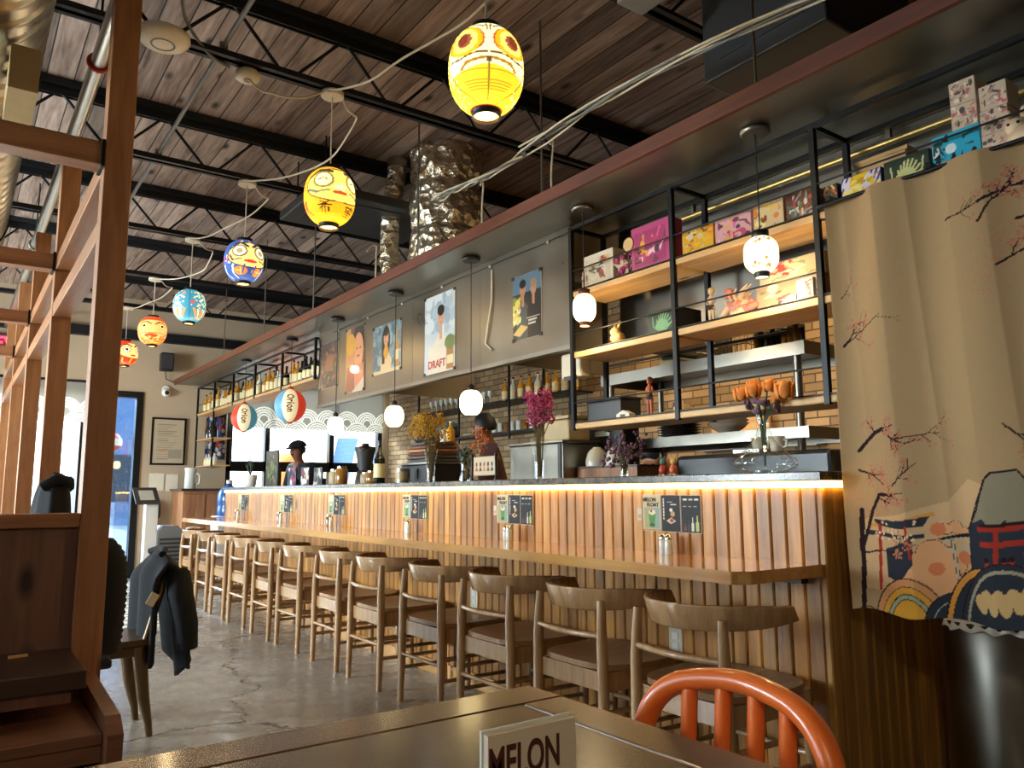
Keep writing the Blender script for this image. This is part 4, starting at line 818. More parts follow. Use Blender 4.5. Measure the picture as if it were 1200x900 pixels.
# ================================================================ paper lanterns
LX = 1.53
def lantern(i, x, y, z, d, h, label, paint, rot):
    t = thing('paper_lantern', label, 'lantern', (x, y, z), 'painted paper lanterns along the ceiling')
    nu, nv = 132, 88
    P = Paint(2.0, 1.0, nu, nv, '#e0a820'); paint(P)           # u: once round (2.0 wide, face at 1.0), v: height
    face = math.atan2(-y, -x) + rot
    def fn(u, v):
        a = face + (u * 2.0 - 1.0) * PI * 1.0
        v = v ** 1.45; vv = v * 2 - 1; rad = d / 2 * (max(0.0, 1 - abs(vv) ** 2.5 * 0.86)) ** 0.5
        rad *= 1 - 0.010 * abs(math.sin(v * PI * 17)); return (x + rad * math.cos(a), y + rad * math.sin(a), z + vv * h / 2)
    P.sheet('paper_shade', fn, M['lantern'], t)
    rt = d / 2 * 0.14 ** 0.5
    b = MB(); b.lathe([(rt * 0.98, h / 2 - 0.006), (rt * 1.05, h / 2), (rt * 1.05, h / 2 + 0.018), (rt * 0.9, h / 2 + 0.018)], (x, y, z), 24); b.build('top_ring', M['blackp'], t)
    b = MB(); b.lathe([(rt * 0.9, -h / 2 - 0.022), (rt * 1.02, -h / 2 - 0.022), (rt * 1.06, -h / 2 + 0.006)], (x, y, z), 24, cap=False); br_ = b.build('bottom_ring', M['blackp'], t)
    b = MB(); b.lathe([(0.0, -h / 2 - 0.01), (rt * 0.9, -h / 2 - 0.01)], (x, y, z), 24, cap=False); b.build('bottom_opening', plain('lantern_opening', '#f0c060', 0.6, emit=1.5, ecol='#f2b040'), br_)
    MB().cyl((x, y, z + h / 2 + 0.018), (x, y, 3.185), 0.004, n=8).build('cord', M['cream'], t)
    b = MB(); b.lathe([(0.058, 3.17), (0.062, 3.175), (0.062, 3.195), (0.05, 3.199)], (x, y, 0), 24); b.build('ceiling_rose', M['cream'], t)
    point('lantern_bulb', (x, y, z - h / 2 - 0.06), 4.5, (1.0, 0.72, 0.36), 0.05)
    return t
def eyes(P, cx, cy, sx, r_, iris, ring, white='#f4ead0'):
    for s in (-1, 1):
        P.ell(cx + s * sx, cy, r_ * 1.45, r_ * 1.35, ring); P.ell(cx + s * sx, cy, r_ * 1.12, r_ * 1.05, white)
        if iris: P.ell(cx + s * sx, cy, r_ * 0.62, r_ * 0.62, iris)
def brows(P, cx, cy, sx, c, w_=0.035):
    for s in (-1, 1): P.line([(cx + s * 0.05, cy - 0.02), (cx + s * sx * 0.8, cy + 0.045), (cx + s * sx * 1.35, cy + 0.02), (cx + s * sx * 1.7, cy - 0.07)], [w_, w_ * 0.5], c)
def owl(P):      # big yellow one
    P.rect(0, 2, 0, 1, '#f2cc2a'); P.poly([(0.55, 0.42), (0.62, 0.95), (1.0, 0.99), (1.38, 0.95), (1.45, 0.42), (1.0, 0.5)], '#f6edb8'); P.rect(0.0, 0.5, 0.55, 0.75, '#f8f0cc')
    for s in (-1, 1): P.ell(1 + s * 0.22, 0.76, 0.19, 0.145, '#b5461c')
    eyes(P, 1, 0.76, 0.22, 0.115, '#9a5232', '#f0b418', '#f4dc70')
    for s in (-1, 1): P.ell(1 + s * 0.24, 0.77, 0.055, 0.06, '#7a3420'); P.line([(1 + s * 0.05, 0.9), (1 + s * 0.16, 0.94), (1 + s * 0.3, 0.92)], 0.02, '#4a2f18')
    P.line([(0.99, 0.86), (0.97, 0.95)], 0.02, '#6a4a20'); P.line([(1.01, 0.86), (1.03, 0.95)], 0.02, '#6a4a20')
    for s in (-1, 1): P.line([(1 + s * 0.02, 0.62), (1 + s * 0.14, 0.615), (1 + s * 0.26, 0.58), (1 + s * 0.38, 0.60)], 0.018, '#6a4426'); P.line([(1 + s * 0.04, 0.56), (1 + s * 0.2, 0.53), (1 + s * 0.25, 0.47)], 0.03, '#a8781c'); P.line([(1 + s * 0.42, 0.55), (1 + s * 0.33, 0.3), (1 + s * 0.17, 0.06)], 0.014, '#7a5a20')
    P.ell(1.0, 0.545, 0.03, 0.03, '#6a4426'); P.line([(1.0, 0.52), (1.0, 0.1)], 0.012, '#6a5020')
    for k in range(10): P.line([(0.72 + k * 0.012, 0.44 - k * 0.036), (1.28 - k * 0.012, 0.44 - k * 0.036)], 0.007, '#a08a20')
    r = random.Random(4)
    for k in range(200): s = r.choice((-1, 1)); x = 1 + s * r.uniform(0.32, 0.62); y = r.uniform(0.08, 0.42); P.ell(x, y, 0.008, 0.011, r.choice(['#f8f2d0', '#8a9a50', '#a8a040']))
    P.rect(0, 2, 0, 0.035, '#b53a1c')
def kibou(P):    # yellow daruma with two characters
    P.rect(0, 2, 0, 1, '#f0a818'); P.ell(1.0, 0.68, 0.47, 0.27, '#4a3a22'); P.ell(1.0, 0.68, 0.45, 0.25, '#f0cf62'); eyes(P, 1, 0.76, 0.22, 0.095, None, '#8a7a3a', '#f4e6a8')
    for s in (-1, 1): P.line([(1 + s * 0.15, 0.75), (1 + s * 0.22, 0.785), (1 + s * 0.29, 0.755)], 0.014, '#3a2c18'); P.line([(1 + s * 0.42, 0.62), (1 + s * 0.3, 0.57), (1 + s * 0.14, 0.60)], [0.05, 0.012], '#6a6a58'); P.line([(1 + s * 0.1, 0.89), (1 + s * 0.3, 0.91), (1 + s * 0.43, 0.8)], [0.05, 0.02], '#4a3a2c')
    P.ell(1.0, 0.575, 0.1, 0.028, '#c8401c'); P.ell(1.0, 0.66, 0.085, 0.05, '#f6e2a0')
    for k in range(5): x = 0.46 - 0.09 * k; P.line([(x + 0.02, 0.45), (x, 0.33), (x + 0.08, 0.2)], [0.06, 0.012], '#d8341a'); P.line([(2 - x - 0.02, 0.45), (2 - x, 0.33), (2 - x - 0.08, 0.2)], [0.06, 0.012], '#d8341a')
    r = random.Random(6)
    for k in range(70): x = r.choice((r.uniform(0.15, 0.5), r.uniform(1.5, 1.85))); P.ell(x, r.uniform(0.48, 0.92), 0.016, 0.018, r.choice(['#d8741a', '#c8481a', '#e8b41a', '#b8901a']))
    K = '#33260f'; x0, y0, s = 0.70, 0.22, 0.2          # first character
    def st(*pts, w_=0.018): P.line([(x0 + px * s, y0 + py * s) for px, py in pts], w_, K)
    st((0.2, 0.98), (0.75, 0.72)); st((0.78, 0.98), (0.25, 0.72)); st((0.05, 0.68), (0.95, 0.68)); st((0.5, 0.75), (0.12, 0.36)); st((0.28, 0.48), (0.28, 0.06)); st((0.28, 0.5), (0.78, 0.5), (0.78, 0.1)); st((0.53, 0.62), (0.53, -0.02))
    x0, y0 = 1.10, 0.2                                     # second character
    st((0.05, 0.85), (0.5, 0.85)); st((0.25, 1.0), (0.25, 0.86)); st((0.12, 0.85), (0.12, 0.62), (0.5, 0.62)); st((0.6, 1.0), (0.56, 0.55)); st((0.6, 0.98), (0.95, 0.98), (0.95, 0.58)); st((0.6, 0.84), (0.93, 0.84)); st((0.6, 0.71), (0.93, 0.71)); st((0.1, 0.45), (0.92, 0.45)); st((0.2, 0.24), (0.82, 0.24)); st((0.5, 0.45), (0.5, 0.03)); st((0.05, 0.03), (0.97, 0.03))
def bluedar(P):
    P.rect(0, 2, 0, 1, '#2c4c8c'); r = random.Random(8)
    for k in range(160): P.ell(r.uniform(0, 2), r.uniform(0.5, 0.97), 0.03, 0.035, r.choice(['#d8c49a', '#a83a6a', '#6a4a8a', '#3a5a9c', '#c06a4a', '#e0d4b0']))
    P.ell(1.0, 0.66, 0.42, 0.27, '#2a1c24'); P.ell(1.0, 0.66, 0.39, 0.25, '#e8cc78'); eyes(P, 1, 0.74, 0.19, 0.09, '#a09060', '#6a5a3a'); brows(P, 1, 0.86, 0.2, '#3a2a20', 0.05); P.ell(1.0, 0.54, 0.11, 0.032, '#c8382a')
    for s in (-1, 1): P.line([(1 + s * 0.36, 0.66), (1 + s * 0.3, 0.55), (1 + s * 0.16, 0.58)], [0.05, 0.015], '#5a3a1c')
    for s in (-1, 1): P.ell(1 + s * 0.17, 0.3, 0.13, 0.11, '#e0782a'); P.line([(1 + s * 0.17, 0.38), (1 + s * 0.17, 0.22)], 0.02, '#f0c070'); P.line([(1 + s * 0.09, 0.31), (1 + s * 0.25, 0.31)], 0.02, '#f0c070')
    for k in range(10): x = 0.1 + k * 0.2; P.line([(x, 0.45), (x - 0.03, 0.25), (x + 0.05, 0.08)], [0.04, 0.012], '#c9d2dc' if k not in (4, 5) else '#2c4c8c')
def tealdar(P):
    P.rect(0, 2, 0, 1, '#3f8296'); r = random.Random(12)
    for s in (-1, 1):
        for k in range(70): P.ell(1 + s * abs(r.gauss(0.3, 0.12)), r.uniform(0.4, 0.95), 0.022, 0.02, r.choice(['#e0dcae', '#c8d0a0', '#d8c890']))
        for k in range(5): P.line([(1 + s * 0.1 + s * k * 0.08, 0.46), (1 + s * 0.14 + s * k * 0.07, 0.3), (1 + s * 0.2 + s * k * 0.04, 0.16)], [0.06, 0.02], '#e0903c' if k % 2 == 0 else '#d8c890')
        P.ell(1 + s * 0.66, 0.74, 0.11, 0.19, '#2c1c1c'); P.ell(1 + s * 0.68, 0.74, 0.09, 0.17, '#e8cfa0'); P.ell(1 + s * 0.7, 0.8, 0.05, 0.06, '#2c1c1c'); P.ell(1 + s * 0.68, 0.6, 0.07, 0.07, '#2c1c1c'); P.ell(1 + s * 0.69, 0.6, 0.04, 0.04, '#e8cfa0')
    P.line([(1, 1), (1, 0)], 0.05, '#2f7390'); P.ell(1.06, 0.66, 0.05, 0.04, '#c0504a'); P.ell(0.86, 0.87, 0.04, 0.04, '#d07a5a')
def orangedar(P):
    P.rect(0, 2, 0, 1, '#e0702c'); P.ell(1.0, 0.6, 0.50, 0.30, '#f0b064'); P.rect(0.6, 1.4, 0.88, 0.98, '#d8441c'); eyes(P, 1, 0.71, 0.21, 0.06, '#2a1a12', '#c9a048', '#e8d080'); brows(P, 1, 0.79, 0.2, '#2a1a12', 0.035); P.ell(0.95, 0.40, 0.16, 0.075, '#d8481c')
    P.line([(0.7, 0.47), (0.85, 0.5), (1.0, 0.49), (1.15, 0.5), (1.35, 0.46)], 0.018, '#6a3a1a'); P.ell(0.45, 0.5, 0.11, 0.14, '#d83c1a'); P.ell(1.55, 0.75, 0.1, 0.12, '#d83c1a'); r = random.Random(3)
    for k in range(60): P.ell(r.uniform(0.5, 1.5), r.uniform(0.05, 0.4), 0.03, 0.03, r.choice(['#f0a04a', '#d8501c', '#e8c070']))
    for s in (-1, 1): P.line([(1 + s * 0.36, 0.6), (1 + s * 0.4, 0.5), (1 + s * 0.33, 0.42)], 0.025, '#2a1a12')
def reddar(P):
    P.rect(0, 2, 0, 1, '#d8341a'); P.ell(1.0, 0.66, 0.4, 0.26, '#f0c878'); eyes(P, 1, 0.7, 0.18, 0.07, '#2a1a12', '#8a5a2a'); brows(P, 1, 0.83, 0.2, '#2a1a12', 0.045); P.ell(1.0, 0.5, 0.09, 0.03, '#b8281a')
    for k in range(7): x = 0.2 + k * 0.26; P.line([(x, 0.36), (x - 0.03, 0.2), (x + 0.05, 0.07)], [0.05, 0.015], '#f0a83c')
    r = random.Random(5)
    for k in range(50): x = r.choice((r.uniform(0.2, 0.58), r.uniform(1.42, 1.8))); P.ell(x, r.uniform(0.42, 0.95), 0.025, 0.025, r.choice(['#f0b050', '#e8d8a0', '#e0602a']))
specs = [(0.0, 0.285, 0.325, 'large glowing yellow lantern painted with an owl face, nearest the camera', owl, 0.08),
         (1.5, 0.268, 0.30, 'golden yellow lantern with a smiling face and two dark characters', kibou, 0.42),
         (3.0, 0.262, 0.285, 'dark blue lantern with a yellow face and orange blocks', bluedar, 0.35),
         (4.5, 0.262, 0.27, 'teal lantern with cream flowers, showing the seam between two faces', tealdar, 0.0),
         (6.0, 0.268, 0.275, 'round orange lantern with a frowning face', orangedar, 0.05),
         (7.5, 0.275, 0.275, 'red lantern half hidden behind the cedar post', reddar, 0.7)]
zz = [2.618, 2.604, 2.624, 2.611, 2.656, 2.654]
for i, (dy, d_, h_, lab, fn_, rot) in enumerate(specs): lantern(i, LX, 2.294 + dy, zz[i], d_, h_, lab, fn_, rot)

# ---------------------------------------------------------------- pendant lamps over the bar top
PX = 2.5
for i, (y, zt, zb, rr, kind, lab) in enumerate([(1.825, 2.045, 1.865, 0.066, 1, 'floral paper pendant lamp hanging before the rack, nearest the camera'), (2.872, 2.04, 1.86, 0.058, 1, 'cream paper pendant lamp with brown fittings at the rack end'),
        (3.917, 1.655, 1.50, 0.068, 0, 'plain white pendant globe in front of the bartender in maroon'), (4.916, 1.655, 1.50, 0.066, 0, 'plain white pendant globe left of the yellow dried flowers'), (5.951, 1.66, 1.505, 0.064, 0, 'plain white pendant globe farthest from the camera')]):
    t = thing('pendant_lamp', lab, 'lamp', (PX, y, zb), 'pendant lamps above the bar top'); z = (zt + zb) / 2; hh = (zt - zb) / 2 * (0.78 if kind else 0.92)
    if kind:
        P = Paint(2, 1, 72, 40, '#fff0c8'); r = random.Random(i)
        fl = ['#c8842c', '#7a8a3a', '#b5542c'] if i == 0 else ['#d8b060', '#e8d090']
        for k in range(46 if i == 0 else 20): P.ell(r.uniform(0, 2), r.choice((r.gauss(0.13, 0.06), r.gauss(0.88, 0.07))), 0.035, 0.045, r.choice(fl))
        if i == 0:
            for k in range(5): P.line([(1.55 + 0.05 * (k % 2), 0.75 - k * 0.12), (1.64, 0.70 - k * 0.12)], 0.03, '#3a3a8c')
        def fn(u, v):
            vv = v * 2 - 1; rad = rr * (1 - abs(vv) ** 3.5 * 0.55); a = math.atan2(-y, -PX) + (u * 2 - 1) * PI; return (PX + rad * math.cos(a), y + rad * math.sin(a), z + vv * hh)
        P.sheet('paper_shade', fn, M['pendantp'], t)
        b = MB(); b.lathe([(rr * 0.46, hh - 0.003), (rr * 0.5, hh), (rr * 0.5, hh + 0.024), (rr * 0.3, hh + 0.026)], (PX, y, z), 20); b.build('top_cap', M['trim'] if i else M['blackp'], t)
        b = MB(); b.lathe([(rr * 0.42, -hh - 0.022), (rr * 0.46, -hh + 0.002)], (PX, y, z), 20); b.build('bottom_cap', M['trim'] if i else M['blackp'], t)
        top = z + hh + 0.026; point('pendant_bulb', (PX, y, z - hh - 0.05), 4, (1.0, 0.76, 0.42), 0.04)
    else:
        b = MB(); b.lathe([(rr * 0.55, -hh)] + [(rr * (1 - abs(v) ** 3.0 * 0.45), v * hh) for v in [k / 10 for k in range(-9, 10)]] + [(rr * 0.5, hh), (rr * 0.3, hh + 0.002)], (PX, y, z), 28); b.build('paper_shade', M['pendant'], t)
        b = MB(); b.lathe([(0.02, hh), (0.02, hh + 0.03), (0.008, hh + 0.04)], (PX, y, z), 16); b.build('lamp_holder', M['blackp'], t); top = z + hh + 0.04
    MB().cyl((PX, y, top), (PX, y, 2.455), 0.0028, n=6).build('cord', M['blackp'], t)
    b = MB(); b.lathe([(0.052, 2.448), (0.058, 2.452), (0.058, 2.466), (0.05, 2.471)], (PX, y, 0), 24); b.build('ceiling_rose', M['steel'] if kind else M['blackp'], t)

# ---------------------------------------------------------------- segmented advertising balloons over the far bar
def gore(P, cols, txt):
    for k in range(7): P.rect((k - 0.5) / 3, (k + 0.5) / 3 + 0.01, 0, 1, cols[k % 3])
    # the word runs downward on the cream panel (letters turned a quarter turn clockwise)
    s = 0.155; x0 = 1.0; y = 0.80
    def L(*pts, w_=0.032): P.line([(x0 - 0.055 + py * s, y - px * s) for px, py in pts], w_, '#5a2a24')
    for ch in 'Orion':
        if ch == 'O': L(*[(0.4 + 0.36 * math.cos(a * PI / 8), 0.38 + 0.42 * math.sin(a * PI / 8)) for a in range(17)]); y -= 0.95 * s
        if ch == 'r': L((0.1, 0), (0.1, 0.55)); L((0.1, 0.35), (0.25, 0.55), (0.45, 0.52)); y -= 0.62 * s
        if ch == 'i': L((0.1, 0), (0.1, 0.52)); L((0.1, 0.72), (0.1, 0.8)); y -= 0.4 * s
        if ch == 'o': L(*[(0.32 + 0.26 * math.cos(a * PI / 8), 0.27 + 0.28 * math.sin(a * PI / 8)) for a in range(17)]); y -= 0.78 * s
        if ch == 'n': L((0.1, 0), (0.1, 0.55)); L((0.1, 0.4), (0.3, 0.56), (0.5, 0.42), (0.5, 0)); y -= 0.7 * s
for i, (y, d_, cols, lab) in enumerate([(7.013, 0.29, ['#d8442a', '#5a94b4', '#efe0b4', '#d8442a', '#5a94b4', '#efe0b4'], 'red, cream and blue balloon lantern, larger and nearer of the two'), (8.407, 0.275, ['#4a8a9c', '#d8442a', '#efe0b4', '#4a8a9c', '#d8442a', '#efe0b4'], 'red, cream and blue balloon lantern, farther one before the bright window')]):
    z = 1.845; t = thing('balloon_lantern', lab, 'lantern', (PX, y, z), 'balloon lanterns above the far bar')
    P = Paint(2, 1, 150, 70, '#efe0b4'); cc = (['#efe0b4', '#d8442a', '#5a94b4'] if i == 0 else ['#efe0b4', '#4a8a9c', '#d8442a'])
    gore(P, cc, 'Orion'); fc_ = math.atan2(-y, -PX)
    def fn(u, v):
        vv = v * 2 - 1; a = fc_ + (u * 2 - 1) * PI; rad = d_ / 2 * math.sqrt(max(0.02, 1 - vv * vv)) * (1 - 0.035 * abs(math.cos(u * PI * 6 * 0.5 + 0.4))); return (PX + rad * math.cos(a), y + rad * math.sin(a), z + vv * d_ * 0.53)
    P.sheet('balloon_skin', fn, M['balloon'], t)
    b = MB(); b.lathe([(0.025, 0.15 * d_ / 0.29), (0.03, 0.165 * d_ / 0.29), (0.01, 0.18 * d_ / 0.29)], (PX, y, z), 16); b.build('top_cap', M['red'], t)
    b = MB(); b.lathe([(0.02, -0.165 * d_ / 0.29), (0.028, -0.15 * d_ / 0.29)], (PX, y, z), 16); b.build('bottom_cap', M['red'], t)
    MB().cyl((PX, y, z + 0.17 * d_ / 0.29), (PX, y, 2.455), 0.003, n=6).build('cord', M['blackp'], t)
    b = MB(); b.lathe([(0.055, 2.448), (0.055, 2.466), (0.045, 2.471)], (PX, y, 0), 20); b.build('ceiling_rose', M['blackp'], t)

# ================================================================ things under the roof
def cable(pts, r_=0.006, n=14, sag=0.0):
    o = []; pts = [Vector(p) for p in pts]
    for a, b in zip(pts[:-1], pts[1:]):
        for k in range(n): f = k / n; o.append(a.lerp(b, f) + Vector((0, 0, -sag * 4 * f * (1 - f))))
    return smooth((o + [pts[-1]])[::5] + [pts[-1]], 4)
for i in range(5):
    y = 2.294 + 1.5 * i; r = random.Random(i); sg = 0.10 if i else 0.16
    b = MB(); b.tube(cable([(LX + 0.05, y, 3.19), (LX + 0.2, y + 0.1, 3.17), (LX + 0.1 + 0.16 * (i % 2), y + 0.75, 3.13), (LX - 0.04, y + 1.44, 3.18)], sag=sg * 0.4), 0.006, 6)
    T(b.build('ceiling_cable', M['cream']), 'cream cable sagging between the %s and %s painted lanterns' % (ORD[i], ORD[i + 1]), 'cable', 'cables between lanterns')
b = MB(); b.tube(cable([(LX - 0.06, 3.794, 3.18), (LX - 0.32, 3.80, 3.10), (LX - 0.45, 3.83, 3.17), (1.14, 3.85, 3.20)], sag=0.03), 0.006, 6); T(b.build('ceiling_cable', M['cream']), 'cream cable from the second lantern to the small ceiling disc', 'cable', 'cables between lanterns')
b = MB(); b.tube(cable([(1.0, 3.86, 3.2), (0.75, 3.7, 3.28), (0.6, 3.2, 3.35), (0.65, 2.6, 3.4)], sag=0.04), 0.008, 6); T(b.build('ceiling_cable', M['grey']), 'grey cable looping above the round access point', 'cable')
t = thing('access_point', 'large round cream access point on the nearest visible joist by the post', 'ceiling fixture', (0.66, 3.72, 3.17)); b = MB(); b.lathe([(0.0, 3.135), (0.05, 3.135), (0.10, 3.145), (0.12, 3.165), (0.118, 3.185), (0.06, 3.199)], (0.66, 3.72, 0), 32); b.build('shell', M['cream'], t); b = MB(); b.lathe([(0.045, 3.1345), (0.05, 3.132), (0.055, 3.1345)], (0.66, 3.72, 0), 32, cap=False); b.build('status_ring', M['grey'], t)
t = thing('smoke_detector', 'small round cream detector on the joist left of the golden lantern', 'ceiling fixture', (1.09, 3.84, 3.16)); b = MB(); b.lathe([(0.0, 3.15), (0.05, 3.15), (0.062, 3.16), (0.062, 3.185), (0.05, 3.199)], (1.09, 3.84, 0), 28); b.build('shell', M['cream'], t); MB().cyl((1.09, 3.84, 3.146), (1.09, 3.84, 3.151), 0.02, n=16).build('vent', M['grey'], t)
t = thing('ceiling_unit', 'dark flat ceiling unit hanging behind the golden yellow lantern', 'air unit', (2.4, 5.35, 3.1)); MB().box(1.9, 2.95, 4.95, 5.7, 3.115, 3.185).build('casing', M['soil'], t, bev=0.01); MB().box(2.0, 2.85, 5.05, 5.6, 3.108, 3.1149).build('face_panel', M['grey'] if False else M['soil'], t); [MB().cyl((x, y, 3.185), (x, y, 3.57), 0.006, n=6).build('hanger_rod', M['joist'], t) for x in (2.0, 2.85) for y in (5.05, 5.6)]
b = MB(); r = random.Random(2)
for k in range(4): b.tube(cable([(2.95, 5.3 + 0.05 * k, 3.12), (3.05 + 0.05 * k, 5.35, 2.98 - 0.05 * k), (3.2, 5.4, 3.0), (3.3, 5.45, 3.15)], sag=0.02), 0.006, 6)
T(b.build('cable_coil', M['grey']), 'tangle of grey cables at the right of the dark ceiling unit', 'cable')
# foil wrapped duct
t = thing('foil_duct', 'crumpled foil wrapped duct rising from the canopy to the roof', 'duct', (2.87, 4.85, 2.531)); b = MB(); r = random.Random(1)
def fo(u, v):
    a = 2 * PI * u; k = 0.265 + 0.008 * math.sin(9 * a + 14 * v) + 0.005 * math.sin(17 * a - 23 * v) + 0.004 * math.sin(31 * v + 5 * a) - 0.03 * math.exp(-((v - 0.42) / 0.03) ** 2) - 0.03 * math.exp(-((v - 0.75) / 0.03) ** 2)
    return (2.87 + k * math.cos(a), 4.85 + k * math.sin(a), 2.532 + v * 1.04)
b.grid(fo, 72, 60); o = b.build('foil_wrap', M['foil'], t)
for z in (2.93, 3.24): b = MB(); b.lathe([(0.25, -0.015), (0.257, 0), (0.25, 0.015)], (2.87, 4.85, z), 40, cap=False); b.build('strap', M['steel'], t)
t = thing('flex_duct', 'thin silver flexible duct standing left of the crumpled foil duct', 'duct', (2.62, 5.2, 2.54)); b = MB(); pts = []; rad = []
for k in range(50): f = k / 49; pts.append((2.62 - 0.04 * math.sin(f * 3), 5.24 - 0.1 * f, 2.532 + 0.97 * f)); rad.append(0.068 + 0.006 * (k % 2))
b.tube(pts, rad, 18); b.build('flexible_hose', M['foil'], t); MB().cyl((2.62, 5.14, 3.5), (2.62, 5.14, 3.575), 0.085, n=18).build('collar', M['duct'], t)
# cable bundle above the canopy
for gi_, (ya, yb, xa, za, zb) in enumerate([(0.6, 3.2, 2.36, 2.62, 2.86), (3.22, 4.55, 2.40, 2.86, 3.08)]):
    for k in range(5):
        r = random.Random(k + 10 * gi_); pts = []
        for q_ in range(15): f = q_ / 14; pts.append((xa + (0.2 * f if gi_ else 0) + 0.022 * math.sin(q_ * 0.9 + k * 2) + 0.01 * k - 0.02, ya + (yb - ya) * f, za + (zb - za) * f + 0.02 * math.cos(q_ * 0.7 + k * 1.7) + (0.09 if gi_ == 0 else -0.02) * math.sin(f * PI)))
        b = MB(); b.tube(pts, 0.0055, 6); T(b.build('data_cable', M['cream'] if k % 2 == 0 else M['grey']), '%s strand of the pale cable bundle above the canopy, %s stretch' % (ORD[k], ['nearer', 'farther'][gi_]), 'cable', 'cable bundle above the canopy')
for k, (y0, d_) in enumerate([(3.0, 0.10), (3.66, 0.12), (5.2, 0.05)]):
    b = MB(); b.tube(cable([(2.4, y0, 2.83), (2.5, y0 + d_, 2.9), (2.52, y0 + d_ + 0.05, 2.7), (2.5, y0 + d_, 2.535)], sag=-0.02), 0.006, 6); T(b.build('drop_cable', M['cream']), ['pale cable dropping to the canopy, nearest the camera', 'pale cable dropping to the canopy beside the first drop', 'pale cable dropping to the canopy near the foil duct'][k], 'cable')
t = thing('white_carton', 'cream carton resting on the canopy edge right of the foil duct', 'box', (2.53, 3.4, 2.53)); MB().box(2.44, 2.62, 3.24, 3.58, 2.531, 2.60).build('carton', M['cream'], t, bev=0.004); MB().box(2.435, 2.4395, 3.36, 3.46, 2.531, 2.59).build('tape', M['tanbox'], t)
t = thing('junction_box', 'square grey electrical box under the roof at the top centre', 'box', (2.0, 2.1, 2.98)); MB().box(2.03, 2.17, 1.95, 2.1, 2.98, 3.05).build('box', M['grey'], t, bev=0.004); MB().cyl((2.1, 2.02, 3.05), (2.1, 2.02, 3.2), 0.012, n=10).build('conduit', M['steel'], t); MB().cyl((2.03, 2.02, 3.02), (1.6, 2.3, 3.19), 0.02, n=10).build('cable_sleeve', M['cream'], t)
t = thing('roof_air_handler', 'big dark duct box above the canopy at the top of the view', 'air unit', (3.0, 2.6, 2.75)); MB().box(2.72, 3.4, 1.62, 2.25, 2.92, 3.45).build('casing', M['soil'], t, bev=0.01); MB().box(2.712, 2.72, 1.72, 2.15, 3.0, 3.4).build('access_panel', M['soil'], t); [MB().cyl((x, y, 3.45), (x, y, 3.575), 0.008, n=6).build('hanger_rod', M['joist'], t) for x in (2.8, 3.3) for y in (1.7, 2.15)]
t = thing('silver_hose', 'crinkled silver hose lying above the canopy edge', 'duct', (2.6, 1.9, 2.62)); b = MB(); b.tube([(2.55, 1.9 + 0.02 * k, 2.6 + 0.02 * math.sin(k * 0.15)) for k in range(30)], [0.06 + 0.006 * (k % 2) for k in range(30)], 16); b.build('flexible_hose', M['foil'], t); MB().cyl((2.55, 1.88, 2.6), (2.55, 1.91, 2.6), 0.07, n=16).build('collar', M['duct'], t)
# spiral duct, vent and pipe at the left
t = thing('spiral_duct', 'large galvanised spiral duct running along the top left', 'duct', (-0.12, 3.5, 2.86)); b = MB(); pts = []; rad = []
n = 400
for k in range(n + 1): f = k / n; pts.append((-0.12, 0.6 + 6.2 * f, 2.86)); m_ = k % 8; rad.append(0.30 + (0.007 if m_ in (0, 1) else 0))
b.tube(pts, rad, 40); b.build('duct_shell', M['duct'], t)
for y in (1.5, 3.8, 6.0): b = MB(); b.tube([(-0.12 + 0.31 * math.cos(a * PI / 16), y, 2.86 + 0.31 * math.sin(a * PI / 16)) for a in range(32)], 0.006, 6, closed=True); b.cyl((-0.42, y, 2.86), (-0.42, y, 3.57), 0.005, n=6); b.cyl((0.18, y, 2.86), (0.18, y, 3.57), 0.005, n=6); b.build('hanger', M['joist'], t)
t = thing('vent_register', 'louvred air register fixed to the side of the spiral duct', 'vent', (0.13, 3.3, 2.6))
b = MB(); b.box(0.06, 0.15, 3.05, 3.45, 2.44, 2.465); b.box(0.06, 0.15, 3.05, 3.45, 2.575, 2.60); b.box(0.06, 0.15, 3.05, 3.075, 2.465, 2.575); b.box(0.06, 0.15, 3.425, 3.45, 2.465, 2.575); b.box(0.06, 0.08, 3.075, 3.425, 2.465, 2.575); b.build('frame', M['tanbox'], t)
b = MB(); [b.box(0.125, 0.145, 3.075, 3.425, 2.475 + k * 0.018, 2.479 + k * 0.018) for k in range(6)]; b.build('louvres', M['grey'], t)
t = thing('sprinkler_pipe', 'galvanised pipe running along the ceiling at the left', 'pipe', (0.42, 4, 3.05)); MB().cyl((0.42, 0.8, 3.05), (0.42, 10.9, 3.05), 0.034, n=18).build('pipe', M['duct'], t)
for y in (3.9, 7.2): b = MB(); b.tube([(0.42 + 0.042 * math.cos(a * PI / 8), y, 3.05 + 0.042 * math.sin(a * PI / 8)) for a in range(16)], 0.01, 6, closed=True); b.build('pipe_clamp', M['red'] if y < 5 else M['steel'], t); MB().cyl((0.42, y, 3.09), (0.42, y, 3.57), 0.006, n=6).build('hanger_rod', M['joist'], t)
t = thing('conduit', 'thin grey conduit running along the roof between lantern line and post', 'pipe', (0.92, 5, 3.26)); MB().cyl((0.95, 1.5, 3.26), (0.95, 10.9, 3.26), 0.012, n=10).build('pipe', M['grey'], t); [MB().box(0.93, 0.97, y - 0.015, y + 0.015, 3.245, 3.28).build('clip', M['steel'], t) for y in (3.79, 5.29, 6.79)]
